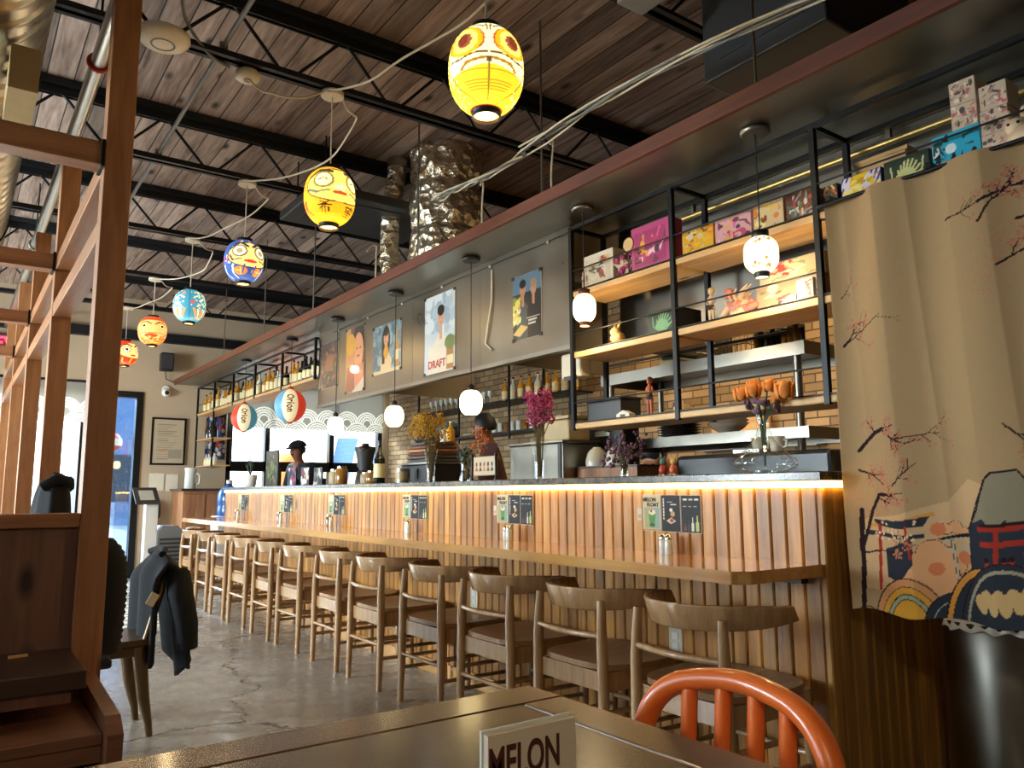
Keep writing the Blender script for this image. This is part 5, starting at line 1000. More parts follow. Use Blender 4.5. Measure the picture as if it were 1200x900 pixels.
# ================================================================ cedar lattice, booth
def post(y, top, label):
    t = thing('cedar_post', label, 'post', (0.39, y, 0), 'posts of the cedar lattice'); MB().box(0.347, 0.433, y - 0.043, y + 0.043, 0, top).build('shaft', M['cedar'], t, bev=0.003); MB().box(0.342, 0.438, y - 0.048, y + 0.048, 0, 0.012).build('base_plate', M['black'], t)
PY = [2.9, 4.43, 5.94, 7.45, 8.96]
for i, (y, top) in enumerate(zip(PY, (2.80, 2.78, 2.78, 2.78, 2.78))): post(y, top, 'square cedar post ' + ['standing at the booth corner, closest to the camera', 'second from the camera', 'third from the camera', 'fourth from the camera', 'farthest from the camera, near the front windows'][i])
for i, y in enumerate(PY[:4]):
    t = thing('cedar_crossbar', 'horizontal cedar crossbar running left from the %s post' % ORD[i], 'beam', (-0.6, y, 2.16), 'crossbars of the cedar lattice')
    MB().box(-2.2, 0.346, y - 0.043, y + 0.043, 2.158, 2.238).build('beam', M['cedar_x'], t, bev=0.003); MB().box(0.335, 0.3455, y - 0.05, y + 0.05, 2.15, 2.246).build('end_plate', M['black'], t)
for k, (z, nm) in enumerate(((2.16, 'upper'), (1.92, 'lower'))):
    for i in range(4):
        t = thing('cedar_rail', '%s cedar rail between the %s and %s posts' % (nm, ORD[i], ORD[i + 1]), 'beam', (0.39, PY[i] + 0.75, z), 'rails of the cedar lattice')
        MB().box(0.35, 0.43, PY[i] + 0.044, PY[i + 1] - 0.044, z, z + 0.07).build('beam', M['cedar_y'], t, bev=0.003); MB().box(0.348, 0.432, PY[i] + 0.044, PY[i] + 0.05, z - 0.004, z + 0.074).build('end_plate', M['cedar_y'], t)
t = thing('booth_partition', 'low cedar boarded partition with cap rail between post and booth', 'partition', (-0.6, 2.9, 0)); MB().box(-2.2, 0.345, 2.875, 2.915, 0.05, 0.945).build('board_panel', M['cedar_panel'], t); MB().box(-2.2, 0.346, 2.855, 2.94, 0.946, 0.99).build('cap_rail', M['cedar_x'], t, bev=0.004); MB().box(-2.2, 0.345, 2.87, 2.92, 0, 0.05).build('sill', M['dark_slab'], t)
t = thing('booth_table_slab', 'dark stained slab shelf with thick front edge on the left booth', 'shelf', (-0.6, 2.8, 0.57)); MB().box(-2.2, 0.343, 2.48, 2.872, 0.525, 0.575).build('slab', M['dark_slab'], t, bev=0.004); MB().box(-2.1, 0.31, 2.50, 2.87, 0.49, 0.524).build('support_rail', M['cedar_panel'], t)
t = thing('booth_bench', 'cedar bench with dark open front and end board at bottom left', 'bench', (-0.6, 2.6, 0))
MB().box(-2.2, 0.372, 2.36, 2.872, 0.405, 0.435).build('seat_board', M['bench_wood'], t, bev=0.003); MB().box(-2.2, 0.372, 2.37, 2.39, 0.36, 0.404).build('front_apron', M['bench_wood'], t); MB().box(-2.2, 0.35, 2.6, 2.62, 0.0, 0.36).build('back_panel', M['dark_slab'], t); MB().box(-2.2, 0.343, 2.85, 2.872, 0.436, 0.489).build('upstand', M['cedar_panel'], t)
MB().prism([(2.33, 0.0), (2.30, 0.44), (2.36, 0.475), (2.85, 0.50), (2.85, 0.0)], 0, 0.374, 0.412).build('end_board', M['bench_wood'], t, bev=0.003)
o = MB().rbox((0.20, 2.78, 0.580), (0.05, 0.008, 0.008), 0.2).build('wooden_stick', M['shelf']); T(o, 'small pale wooden stick lying on the dark booth slab', 'stick')
# coat and cushions seen over the partition
t = thing('draped_coat', 'dark blue coat draped over a seat back behind the partition', 'coat', (0.345, 3.72, 0.5))
b = MB(); b.grid(lambda u, v: (0.345 + (0.075 + 0.006 * math.sin(u * 44)) * math.cos(2 * PI * u) * math.sin(PI * v) ** 0.45, 3.72 + (0.17 + 0.010 * math.sin(u * 38)) * math.sin(2 * PI * u) * math.sin(PI * v) ** 0.45, 0.83 - 0.29 * math.cos(PI * v) + 0.02 * math.sin(2 * PI * u + 1) * v), 44, 26); b.build('cloth', M['fabric_black'], t); b = MB(); b.tube([(0.30, 3.62, 1.08), (0.345, 3.60, 1.11), (0.39, 3.62, 1.10), (0.40, 3.7, 1.08)], 0.022, 8); b.build('collar', M['fabric_black'], t)
t = thing('booth_chair', 'dark chair under the draped coat at the far left', 'chair', (0.35, 3.72, 0)); MB().box(0.21, 0.37, 3.58, 3.90, 0.43, 0.46).build('seat', M['blackp'], t, bev=0.01); [MB().cyl((x, y, 0), (x, y, 0.43), 0.015, n=8).build('leg', M['blackp'], t) for x in (0.23, 0.35) for y in (3.6, 3.88)]
# metal chair with a black jacket
t = thing('metal_chair', 'bronze metal chair with tapered leg under the black jacket', 'chair', (0.6, 3.95, 0))
mbz = plain('bronze_metal', '#6a5236', 0.35, 0.6, 0.2)
MB().prism([(0.40, 3.77), (0.76, 3.77), (0.80, 3.95), (0.76, 4.15), (0.40, 4.15)], 2, 0.40, 0.425).build('seat', mbz, t, bev=0.01); MB().box(0.42, 0.74, 3.78, 4.13, 0.355, 0.399).build('seat_skirt', mbz, t, bev=0.006)
for x, y, dx, dy in ((0.72, 3.80, 0.07, 0.05), (0.72, 4.12, 0.07, 0.04), (0.44, 3.80, -0.05, -0.03), (0.44, 4.12, -0.05, 0.03)): MB().tube([(x, y, 0.40), (x + dx * 0.45, y + dy * 0.4, 0.18), (x + dx * 0.9, y + dy, 0.06), (x + dx, y + dy, 0.0)], [0.034, 0.026, 0.017, 0.014], 10).build('leg', mbz, t)
b = MB(); b.tube([(0.74, 3.79, 0.41), (0.80, 3.80, 0.62), (0.82, 3.84, 0.74), (0.825, 3.95, 0.765), (0.82, 4.08, 0.74), (0.80, 4.12, 0.62), (0.74, 4.13, 0.41)], 0.014, 8); b.build('back_frame', mbz, t); MB().box(0.795, 0.81, 3.9, 4.02, 0.42, 0.75).build('back_splat', mbz, t)
t = thing('black_jacket', 'black jacket hanging over the back of the bronze metal chair', 'jacket', (0.82, 3.95, 0.3))
def jk(u, v):        # u along the chair back, v from the inner hem over the top to the outer hem
    y = 3.74 + 0.42 * u; s_ = v * 2 - 0.7
    if s_ < 0: x = 0.775 - 0.02 + 0.02 * math.sin(u * 12); z = 0.785 + s_ * 0.62
    else: f = s_ / 1.3; x = 0.84 + 0.15 * f ** 0.8 * (0.7 + 0.3 * math.sin(u * PI)) * 0.62 + 0.018 * f * math.sin(u * 16 + f * 3); z = 0.785 - 0.50 * f ** 1.2 + 0.07 * f * math.sin(u * 7 + 0.8) ; y += (u - 0.5) * 0.06 * f
    e = min(1, abs(s_) / 0.12); x = x * e + 0.81 * (1 - e); z -= 0.03 * (2 * u - 1) ** 2 * 1.5
    return (x, y, z)
b = MB(); b.grid(jk, 40, 40); b.build('jacket_body', M['fabric_black'], t, solid=0.016)
b = MB(); b.tube([jk(0.12, 0.5), (0.86, 3.72, 0.62), (0.89, 3.71, 0.48), (0.90, 3.72, 0.38)], [0.05, 0.055, 0.05, 0.045], 12); b.build('sleeve', M['fabric_black'], t)
b = MB(); b.tube([(0.80, 3.82, 0.78), (0.825, 3.9, 0.795), (0.825, 4.02, 0.795), (0.80, 4.08, 0.78)], 0.015, 10); b.build('collar', M['fabric_black'], t)
MB().rbox((0.745, 3.705, 0.60), (0.035, 0.004, 0.055), 0, 0, 0.5).build('care_tag', M['cream'], t)
t = thing('puffer_vest', 'dark ribbed quilted vest on a chair just right of the post', 'jacket', (0.475, 3.36, 0.45)); b = MB(); pts = []; rr = []
for k in range(40): f = k / 39; pts.append((0.475 + 0.012 * math.sin(f * 3), 3.36, 0.47 + 0.42 * f)); rr.append((0.092 if f < 0.7 else 0.092 * math.sqrt(max(0.03, 1 - ((f - 0.7) / 0.3) ** 2))) + 0.006 * (k % 2))
b.tube(pts, rr, 18); b.build('quilted_body', M['fabric_black'], t); b = MB(); b.tube([(0.475 + 0.045 * math.cos(a), 3.36 + 0.045 * math.sin(a), 0.872) for a in [k * PI / 8 for k in range(16)]], 0.012, 8, closed=True); b.build('collar', M['fabric_black'], t)
t = thing('side_chair', 'black chair carrying the ribbed quilted vest', 'chair', (0.49, 3.36, 0)); MB().box(0.34, 0.53, 3.25, 3.48, 0.42, 0.455).build('seat', M['blackp'], t, bev=0.01); [MB().cyl((x, y, 0), (x, y, 0.42), 0.013, n=8).build('leg', M['blackp'], t) for x in (0.36, 0.46) for y in (3.27, 3.46)]
# neon sign near the front window
t = thing('neon_sign', 'red glowing letters of a sign at the far left edge', 'sign', (0.41, 10.85, 2.8)); text('EV', 0.2, 'lettering', M['neon'], t, basis((0.40, 10.84, 2.82), (1, 0, 0), (0, 0, 1)), ext=0.006); MB().box(0.2, 0.6, 10.86, 10.885, 2.68, 2.95).build('backing', M['soil'], t)
# steel column left
t = thing('steel_column', 'blue grey steel column rising behind the lattice at the left', 'column', (0.4, 8.2, 0)); b = MB(); b.box(-0.02, 0.2, 8.2, 8.215, 0, 3.57); b.box(-0.02, 0.2, 8.385, 8.4, 0, 3.57); b.box(0.083, 0.097, 8.215, 8.385, 0, 3.57); b.build('web_and_flanges', M['soil'], t); MB().box(-0.06, 0.24, 8.16, 8.44, 0, 0.012).build('base_plate', M['soil'], t)

# ================================================================ front wall furniture
t = thing('framed_notice', 'framed pale notice in black frame on the tan wall right of the door', 'picture', (2.3, 10.98, 1.42)); b = MB(); x0, x1, z0, z1 = 2.085, 2.51, 1.42, 2.04
b.box(x0, x0 + 0.025, 10.97, 10.995, z0, z1); b.box(x1 - 0.025, x1, 10.97, 10.995, z0, z1); b.box(x0 + 0.025, x1 - 0.025, 10.97, 10.995, z0, z0 + 0.025); b.box(x0 + 0.025, x1 - 0.025, 10.97, 10.995, z1 - 0.025, z1); fr_ = b.build('frame', M['black'], t)
P = Paint(0.375, 0.57, 60, 90, '#b9a98e'); r = random.Random(1)
for k in range(16): P.rect(0.05, 0.05 + r.uniform(0.12, 0.27), 0.05 + k * 0.03, 0.058 + k * 0.03, '#8c8070')
P.rect(0.08, 0.16, 0.16, 0.18, '#c06a5c'); P.rect(0.19, 0.36, 0.06, 0.18, '#9a917e'); P.sheet('notice_sheet', flat((x0 + 0.025, 10.975, z0 + 0.025), (0.375, 0, 0), (0, 0, 0.57)), M['paint'], fr_)
for k, (x, z, s) in enumerate(((2.18, 1.20, 0.09), (2.37, 1.19, 0.075))):
    t = thing('wall_paper', ['pale paper sheet taped below the framed notice, left one', 'pale paper sheet taped below the framed notice, right one'][k], 'paper', (x, 10.99, z), 'sheets below the framed notice'); MB().box(x - s, x + s, 10.992, 10.999, z - 0.11, z + 0.11).build('sheet', M['paper'], t); MB().box(x - 0.02, x + 0.02, 10.99, 10.992, z + 0.1, z + 0.115).build('tape', M['cream'], t)
t = thing('security_camera', 'white dome security camera with black lens above the framed notice', 'camera', (2.23, 10.95, 2.37)); b = MB(); b.ell((2.23, 10.95, 2.37), (0.055, 0.05, 0.055), 18, 12); b.build('dome', M['white'], t); MB().cyl((2.23, 10.912, 2.365), (2.23, 10.892, 2.36), 0.026, n=16).build('lens', M['blackp'], t); MB().cyl((2.23, 10.97, 2.42), (2.23, 10.998, 2.42), 0.045, n=16).build('mount', M['white'], t)
t = thing('wall_speaker', 'black box speaker on the front wall above the camera', 'speaker', (2.2, 10.9, 2.64)); MB().box(2.12, 2.28, 10.8, 10.93, 2.64, 2.88).build('cabinet', M['blackp'], t, bev=0.015); MB().box(2.135, 2.265, 10.792, 10.799, 2.66, 2.86).build('grille', M['soil'], t); MB().box(2.17, 2.23, 10.93, 10.999, 2.74, 2.78).build('bracket', M['black'], t); b = MB(); b.tube([(2.2, 10.93, 2.66), (2.22, 10.96, 2.55), (2.35, 10.97, 2.5), (2.6, 10.97, 2.53)], 0.006, 6); b.build('cable', M['blackp'], t)
t = thing('fire_extinguisher', 'red fire extinguisher with white label on the front wall', 'extinguisher', (2.15, 10.9, 0.6)); b = MB(); b.lathe([(0.05, 0), (0.056, 0.02), (0.056, 0.27), (0.045, 0.31), (0.02, 0.33)], (2.15, 10.92, 0.60), 20); b.build('cylinder', M['red'], t); b = MB(); b.lathe([(0.057, 0.09), (0.057, 0.2)], (2.15, 10.92, 0.60), 20, cap=False); b.build('label', M['white'], t); b = MB(); b.cyl((2.15, 10.92, 0.92), (2.15, 10.92, 0.97), 0.02); b.box(2.09, 2.2, 10.91, 10.93, 0.965, 0.98); b.build('valve', M['blackp'], t); b = MB(); b.tube([(2.16, 10.92, 0.95), (2.22, 10.91, 0.92), (2.225, 10.91, 0.78), (2.21, 10.91, 0.74)], 0.011, 8); b.build('hose', M['blackp'], t)
t = thing('host_stand', 'white pedestal with slanted tablet display beside the door', 'stand', (1.85, 9.6, 0)); MB().box(1.80, 1.93, 9.55, 9.68, 0.02, 0.93).build('column', M['white'], t, bev=0.004); MB().box(1.74, 1.99, 9.5, 9.74, 0, 0.02).build('base', M['white'], t); b = MB(); b.prism([(9.46, 0.93), (9.46, 0.955), (9.72, 1.12), (9.72, 1.09)], 0, 1.68, 1.93); b.build('tablet', M['soil'], t); b = MB(); b.prism([(9.50, 0.981), (9.50, 0.986), (9.66, 1.087), (9.66, 1.082)], 0, 1.73, 1.88); b.build('screen', M['pale'], t)
t = thing('floor_heater', 'grey louvred floor unit with rounded top by the front wall', 'heater', (2.05, 9.7, 0)); b = MB(); b.prism([(1.93, 0.0), (1.93, 0.62), (1.98, 0.69), (2.14, 0.69), (2.20, 0.62), (2.20, 0.0)], 1, 9.5, 9.8); b.build('casing', M['grey'], t, bev=0.01); b = MB(); [b.box(1.95, 2.18, 9.488, 9.499, 0.08 + k * 0.045, 0.105 + k * 0.045) for k in range(11)]; b.build('louvres', M['soil'], t)
t = thing('beige_sack', 'tall beige sack standing right of the louvred unit', 'sack', (2.35, 9.8, 0)); b = MB(); b.lathe([(0.11, 0.0), (0.13, 0.05), (0.125, 0.45), (0.11, 0.6), (0.06, 0.66), (0.0, 0.67)], (2.36, 9.75, 0), 20); b.build('sack_body', M['tanbox'], t); b = MB(); b.tube([(2.36 + 0.07 * math.cos(k), 9.75 + 0.07 * math.sin(k), 0.645) for k in range(7)], 0.01, 6); b.build('tie', M['cream'], t)
t = thing('side_cabinet', 'brown wooden cabinet with dark top beyond the bar end', 'cabinet', (2.5, 10.4, 0)); MB().box(2.36, 2.9, 10.3, 10.9, 0, 1.08).build('body', M['cabinet'], t); MB().box(2.33, 2.93, 10.27, 10.92, 1.081, 1.11).build('top', M['dark_slab'], t); [MB().box(x, x + 0.24, 10.285, 10.298, 0.08, 1.04).build('door', M['cabinet'], t, bev=0.004) for x in (2.38, 2.64)]
t = thing('white_pitcher', 'pale water pitcher standing on the brown cabinet', 'pitcher', (2.48, 10.5, 1.11)); b = MB(); b.lathe([(0.06, 0), (0.07, 0.02), (0.065, 0.2), (0.075, 0.26)], (2.48, 10.5, 1.11), 18); b.build('jug', M['pale'], t); b = MB(); b.tube([(2.54, 10.47, 1.32), (2.58, 10.45, 1.28), (2.58, 10.45, 1.18), (2.545, 10.47, 1.15)], 0.01, 8); b.build('handle', M['pale'], t)
t = thing('water_bottle', 'large blue water jug standing at the far end of the bar', 'jug', (2.75, 9.9, 0)); MB().box(2.6, 2.92, 9.6, 9.92, 0, 0.78).build('stand', M['white'], t, bev=0.01); b = MB(); b.lathe([(0.13, 0), (0.135, 0.03), (0.135, 0.1), (0.128, 0.12), (0.135, 0.14), (0.135, 0.26), (0.1, 0.32), (0.04, 0.36), (0.03, 0.42), (0.0, 0.42)], (2.76, 9.76, 0.781), 22); b.build('bottle_body', M['blue'], t); b = MB(); b.lathe([(0.036, 0.38), (0.036, 0.425), (0, 0.427)], (2.76, 9.76, 0.781), 16); b.build('cap', M['white'], t)
t = thing('reflected_lantern', 'red and cream ball modelling the balloon lantern reflection in the door glass', 'lantern', (1.72, 11.6, 1.75)); b = MB(); b.ell((1.74, 11.7, 1.74), (0.12, 0.12, 0.13), 18, 12); b.build('shade', M['red'], t); b = MB(); b.lathe([(0.121, -0.05), (0.124, 0.0), (0.119, 0.05)], (1.74, 11.7, 1.74), 18, cap=False); b.build('band', M['cream'], t); MB().cyl((1.74, 11.7, 1.86), (1.74, 11.7, 2.7), 0.004, n=6).build('cord', M['blackp'], t); MB().box(1.7, 1.78, 11.15, 11.72, 2.7, 2.74).build('bracket', M['black'], t)  # door glass reflection modelled as a solid hanging ball
t = thing('printed_banner', 'red, white and blue printed banner hanging beside the far window', 'banner', (2.88, 10.9, 1.5)); P = Paint(0.26, 0.66, 40, 100, '#4a4a58'); r = random.Random(4)
for k in range(130): P.line([(r.uniform(0, .26), r.uniform(0, .66)), (r.uniform(0, .26), r.uniform(0, .66) * 0.2 + r.uniform(0, .53))], 0.009, r.choice(['#c9c4bc', '#a83a3a', '#3a5a9c', '#2c2c38'])) if k % 3 == 0 else P.ell(r.uniform(0, .26), r.uniform(0, .66), 0.022, 0.03, r.choice(['#c9c4bc', '#a83a3a', '#3a5a9c', '#30303c']))
P.sheet('printed_cloth', lambda u, v: (2.74 + 0.26 * u, 10.88 + 0.01 * math.sin(u * 14), 1.5 + 0.66 * v), M['cloth'], t, solid=0.003); MB().cyl((2.72, 10.88, 2.165), (3.02, 10.88, 2.165), 0.008, n=8).build('rod', M['black'], t); [MB().cyl((x, 10.88, 2.165), (x, 11.0, 2.165), 0.006, n=8).build('rod_bracket', M['black'], t) for x in (2.74, 3.0)]

# ================================================================ foreground table, card, orange chair, bin
t = thing('foreground_table', 'dark wooden dining table in the foreground with lighter border boards', 'table', (0.1, 0.7, 0))
MB().box(-0.75, 0.80, 0.33, 1.095, 0.665, 0.70).build('top_boards', M['table'], t, bev=0.002); b = MB(); b.box(-0.75, 0.887, 1.098, 1.191, 0.663, 0.7005); b.box(0.803, 0.887, 0.24, 1.096, 0.663, 0.7005); b.box(-0.75, 0.80, 0.24, 0.328, 0.663, 0.7005); b.build('border_boards', wood('table_border', '#452b20', '#694635', 0, bmp=0.06, rough=0.25, spec=0.3, coat=0.2, k=8), t, bev=0.003)
MB().box(0.0, 0.1, 0.66, 0.76, 0.05, 0.663).build('pedestal', M['black'], t); MB().box(-0.22, 0.32, 0.44, 0.98, 0, 0.04).build('foot_plate', M['black'], t, bev=0.006)
t = thing('table_card', 'cream table card lettered MELON FLOAT standing on the foreground table', 'menu card', (0.465, 0.62, 0.7)); MB().box(0.413, 0.516, 0.618, 0.626, 0.7015, 0.8305).build('card_board', M['card'], t); MB().box(0.4115, 0.5175, 0.6265, 0.6295, 0.7015, 0.833).build('acrylic_back', M['pale'], t); MB().box(0.40, 0.53, 0.60, 0.645, 0.7005, 0.7075).build('holder_foot', M['pale'], t)
text('MELON', 0.040, 'lettering', M['text_brown'], t, basis((0.4545, 0.6175, 0.8035), (1, 0, 0), (0, 0, 1)), ext=0.0004, sx=0.62); text('FLOAT', 0.040, 'lettering', M['text_brown'], t, basis((0.480, 0.6175, 0.7675), (1, 0, 0), (0, 0, 1)), ext=0.0004, sx=0.62)
P = Paint(0.09, 0.06, 40, 28, '#8fa79a'); P.rect(0, 0.045, 0, 0.06, '#a9a878'); P.ell(0.045, 0.03, 0.014, 0.02, '#4f8f3e'); P.ell(0.045, 0.05, 0.016, 0.008, '#e8d9b8'); P.sheet('printed_picture', flat((0.42, 0.6172, 0.704), (0.09, 0, 0), (0, 0, 0.056)), M['paintg'], t)
t = thing('orange_chair', 'orange metal chair with slatted arched back pulled up to the foreground table', 'chair', (0.8, 0.82, 0))
YA, YBk = 1.02, 0.655
def bk(y, z): return (0.985 + (z - 0.45) * 0.09 - 0.03 * math.sin((y - YBk) / (YA - YBk) * PI) * -1, y, z)
pts = [bk(YA, 0.45), bk(YA, 0.60), bk(YA - 0.003, 0.65), bk(YA - 0.018, 0.69), bk(YA - 0.05, 0.722), bk(YA - 0.10, 0.740), bk((YA + YBk) / 2, 0.749), bk(YBk + 0.10, 0.740), bk(YBk + 0.05, 0.722), bk(YBk + 0.018, 0.69), bk(YBk + 0.003, 0.65), bk(YBk, 0.60), bk(YBk, 0.45)]
b = MB(); b.tube(smooth(pts, 5), 0.021, 12, flat=((1, 0, 0), 0.85)); b.build('back_arch', M['orange'], t)
for y in (0.935, 0.872, 0.809, 0.746): b = MB(); zt = 0.735; b.tube([bk(y, 0.45), bk(y, 0.6), bk(y, zt)], 0.0135, 8, flat=((1, 0, 0), 1.0)); b.build('back_slat', M['orange'], t)
b = MB(); b.prism([(0.60, 0.655), (0.60, 0.99), (0.63, 1.02), (0.99, 1.02), (1.0, 0.82), (0.99, 0.625), (0.63, 0.625)], 2, 0.43, 0.455); b.build('seat', M['orange'], t, bev=0.008)
for x, y, dx in ((0.64, 0.66, -0.03), (0.64, 0.985, -0.03), (0.97, 0.645, 0.06), (0.97, 1.0, 0.06)): MB().tube([(x, y, 0.43), (x + dx, y, 0.0)], [0.017, 0.014], 10).build('leg', M['orange'], t)
for y in (0.66, 0.985): MB().cyl((0.625, y, 0.2), (1.0, y, 0.2), 0.009, n=8).build('stretcher', M['orange'], t)
t = thing('trash_can', 'round brushed steel waste bin with white liner at the bar end', 'bin', (2.985, 1.28, 0)); c = (2.985, 1.285, 0.0); b = MB(); b.lathe([(0.172, 0.0), (0.18, 0.015), (0.18, 0.575), (0.174, 0.585)], c, 40); b.build('bin_body', M['steel'], t); b = MB(); b.lathe([(0.182, 0.0), (0.182, 0.02)], c, 40); b.build('base_ring', M['blackp'], t)
b = MB(); b.lathe([(0.179, 0.586), (0.182, 0.60), (0.13, 0.612), (0.12, 0.606)], c, 40, cap=False); b.build('rim', M['blackp'], t); b = MB(); rr = random.Random(3)
b.grid(lambda u, v: (c[0] + (0.186 + 0.005 * math.sin(u * 60)) * math.cos(PI * (0.75 + 0.75 * u)) * (1 - 0.08 * v), c[1] + (0.186 + 0.005 * math.sin(u * 60)) * math.sin(PI * (0.75 + 0.75 * u)) * (1 - 0.08 * v), 0.578 + 0.045 * v + 0.006 * math.sin(u * 37)), 60, 6); b.build('liner', M['white'], t, solid=0.002); MB().rbox((2.86, 1.115, 0.575), (0.05, 0.02, 0.03), 0.6).build('latch', M['blackp'], t)
struct('wall_added_dark', MB().box(3.72, 3.8, -0.6, 1.55, 0, 2.46), M['walldark'])  # made-up wall, added so the area behind the bin stays dark

# ================================================================ things standing on the bar top
ZB = 1.1125
def vase(name, label, x, y, prof, n=24, mat_=None):
    t = thing(name, label, 'vase', (x, y, ZB)); b = MB(); b.lathe(prof, (x, y, ZB), n, cap=False); b.build('glass_vessel', mat_ or M['glass'], t); b = MB(); b.cyl((x, y, ZB), (x, y, ZB + 0.012), prof[0][0] * 0.95, n=n); b.build('glass_foot', mat_ or M['glass'], t); return t
def spray(name, label, x, y, z0, z1, spread, mat_, n, seed, bead=0.006, group=None, lean=(0, 0), low=0.45, per=5):
    t = thing(name, label, 'flowers', (x, y, z0)); r = random.Random(seed); b = MB(); f = MB(); H_ = z1 - z0
    for k in range(n):
        a = r.uniform(0, 2 * PI); s_ = spread * math.sqrt(r.random()); e = Vector((x + s_ * math.cos(a) + lean[0], y + s_ * math.sin(a) + lean[1], z0 + H_ * r.uniform(low + 0.2, 1.0)))
        m_ = Vector((x, y, z0 + H_ * 0.35)).lerp(e, 0.35); x_, y_ = x + r.uniform(-.012, .012), y + r.uniform(-.012, .012)
        if k % 3 == 0 or n < 40: b.tube([(x_, y_, z0), m_, e], [0.0013, 0.0012, 0.0009], 5)
        for q_ in range(per): f.ell(e + Vector((r.gauss(0, 0.35), r.gauss(0, 0.35), r.gauss(-0.2, 0.6))) * 0.028, bead * r.uniform(0.6, 1.3), 6, 4)
    b.build('stems', M['stem'], t); T(f.build('blossoms', mat_, t), kind='stuff'); return t
tall = [(0.028, 0), (0.030, 0.01), (0.026, 0.05), (0.030, 0.12), (0.042, 0.19), (0.046, 0.215)]
vase('glass_vase', 'tall waisted glass vase holding the magenta dried flowers', 2.56, 3.33, tall); spray('dried_flowers', 'magenta dried flower bunch in the tall glass vase right of the steel box', 2.56, 3.33, ZB + 0.015, 1.58, 0.075, M['pink'], 110, 1, per=6)
vase('glass_vase', 'tall waisted glass vase holding the yellow dried flowers', 2.56, 4.50, tall); spray('dried_flowers', 'yellow dried flower bunch with wide head left of the bartender', 2.56, 4.50, ZB + 0.015, 1.56, 0.13, M['gold'], 120, 2, per=7, lean=(0, 0.03))
vase('glass_vase', 'short glass vase holding the rust berries', 2.56, 4.08, [(0.034, 0), (0.036, 0.01), (0.022, 0.06), (0.024, 0.12), (0.032, 0.16)]); spray('dried_flowers', 'rust orange berry sprigs leaning right in the short vase', 2.56, 4.06, ZB + 0.015, 1.42, 0.06, M['rust'], 16, 3, bead=0.0065, lean=(0.02, -0.13), per=5, low=0.3)
spray('leaf_sprigs', 'dry leafy sprigs filling the short vase with rust berries', 2.575, 4.09, ZB + 0.015, 1.30, 0.03, M['leaf'], 24, 4, bead=0.008)
dec = [(0.045, 0), (0.09, 0.008), (0.123, 0.03), (0.12, 0.05), (0.075, 0.09), (0.04, 0.13), (0.025, 0.17), (0.024, 0.21), (0.034, 0.265)]
vase('glass_decanter', 'wide based glass decanter holding the orange roses', 2.56, 1.90, dec, 36)
t = thing('rose_bouquet', 'orange peach roses drooping over the glass decanter rim', 'flowers', (2.56, 1.90, ZB + 0.02)); b = MB(); lf = MB(); r = random.Random(6); heads = [(-0.0, 0.095, 0.31, 0.036), (-0.01, 0.03, 0.315, 0.034), (0.01, -0.03, 0.33, 0.03), (-0.02, -0.12, 0.30, 0.042), (0.03, 0.06, 0.34, 0.03), (0.0, -0.06, 0.27, 0.02)]
for dx, dy, dz, rr_ in heads:
    b.tube([(2.56, 1.90, ZB + 0.03), (2.56 + dx * 0.2, 1.90 + dy * 0.12, ZB + 0.2), (2.56 + dx * 0.8, 1.90 + dy * 0.7, ZB + dz - 0.01), (2.56 + dx, 1.90 + dy, ZB + dz)], 0.0035, 6)
    h = MB(); cc = Vector((2.56 + dx, 1.90 + dy, ZB + dz + 0.01))
    for ring in range(3):
        for k in range(5):
            a = 2 * PI * k / 5 + ring * 0.6; d_ = Vector((math.cos(a), math.sin(a), 0)); s_ = rr_ * (0.35 + 0.32 * ring)
            M3 = Matrix.Rotation(a, 3, 'Z') @ Matrix.Rotation(0.35 - 0.1 * ring, 3, 'Y'); h.ell(cc + d_ * s_ * 0.75 + Vector((0, 0, rr_ * (0.15 - 0.12 * ring))), (rr_ * 0.16, rr_ * 0.52, rr_ * 0.75), 8, 6, M3)
    h.build('rose_head', M['rose'], t)
for k in range(12): a = r.uniform(0, 6.3); c_ = Vector((2.56 + 0.03 * math.cos(a), 1.90 + 0.07 * math.sin(a), ZB + r.uniform(0.22, 0.30))); lf.ell(c_, (0.008, 0.022, 0.012), 8, 5, Matrix.Rotation(a, 3, 'Z'))
b.build('stems', M['leaf'], t); lf.build('leaves', M['violet'], t)
vase('bud_vase', 'small glass bud vase with violet flowers near the toy figures', 2.58, 2.70, [(0.02, 0), (0.022, 0.01), (0.014, 0.05), (0.014, 0.09), (0.02, 0.12)]); spray('violet_flowers', 'loose violet and grey dried bouquet spilling from the bud vase', 2.58, 2.70, ZB + 0.015, 1.30, 0.10, M['violet'], 34, 8, bead=0.008, per=4, low=0.15)
for k, (y, h_, c1, c2, lab) in enumerate(((2.435, 0.085, '#a83a24', '#4a6a5a', 'small red toy figure with green head on the bar top'), (2.372, 0.095, '#b5542c', '#c9a060', 'small red toy figure with tan crest beside the other toy'))):
    t = thing('toy_figure', lab, 'toy', (2.56, y, ZB)); b = MB(); b.ell((2.56, y, ZB + 0.026), (0.02, 0.02, 0.026), 12, 8); b.build('body', plain('toyb%d' % k, c1, 0.4), t); b = MB(); b.ell((2.56, y, ZB + 0.062), (0.015, 0.016, 0.016), 12, 8); [b.tube([(2.56, y + q_ * 0.008, ZB + 0.072), (2.56, y + q_ * 0.014, ZB + h_)], [0.006, 0.003], 6) for q_ in (-1, 0, 1)]; b.build('head', plain('toyh%d' % k, c2, 0.4), t); b = MB(); [b.ell((2.553, y + q_ * 0.011, ZB + 0.005), (0.01, 0.008, 0.0045), 8, 6) for q_ in (-1, 1)]; b.build('feet', M['cream'], t)
bottle(2.56, 5.26, ZB, 0.315, 0.042, M['bottle'], 'tall dark wine bottle with tan label on the bar top', None, lab=True)
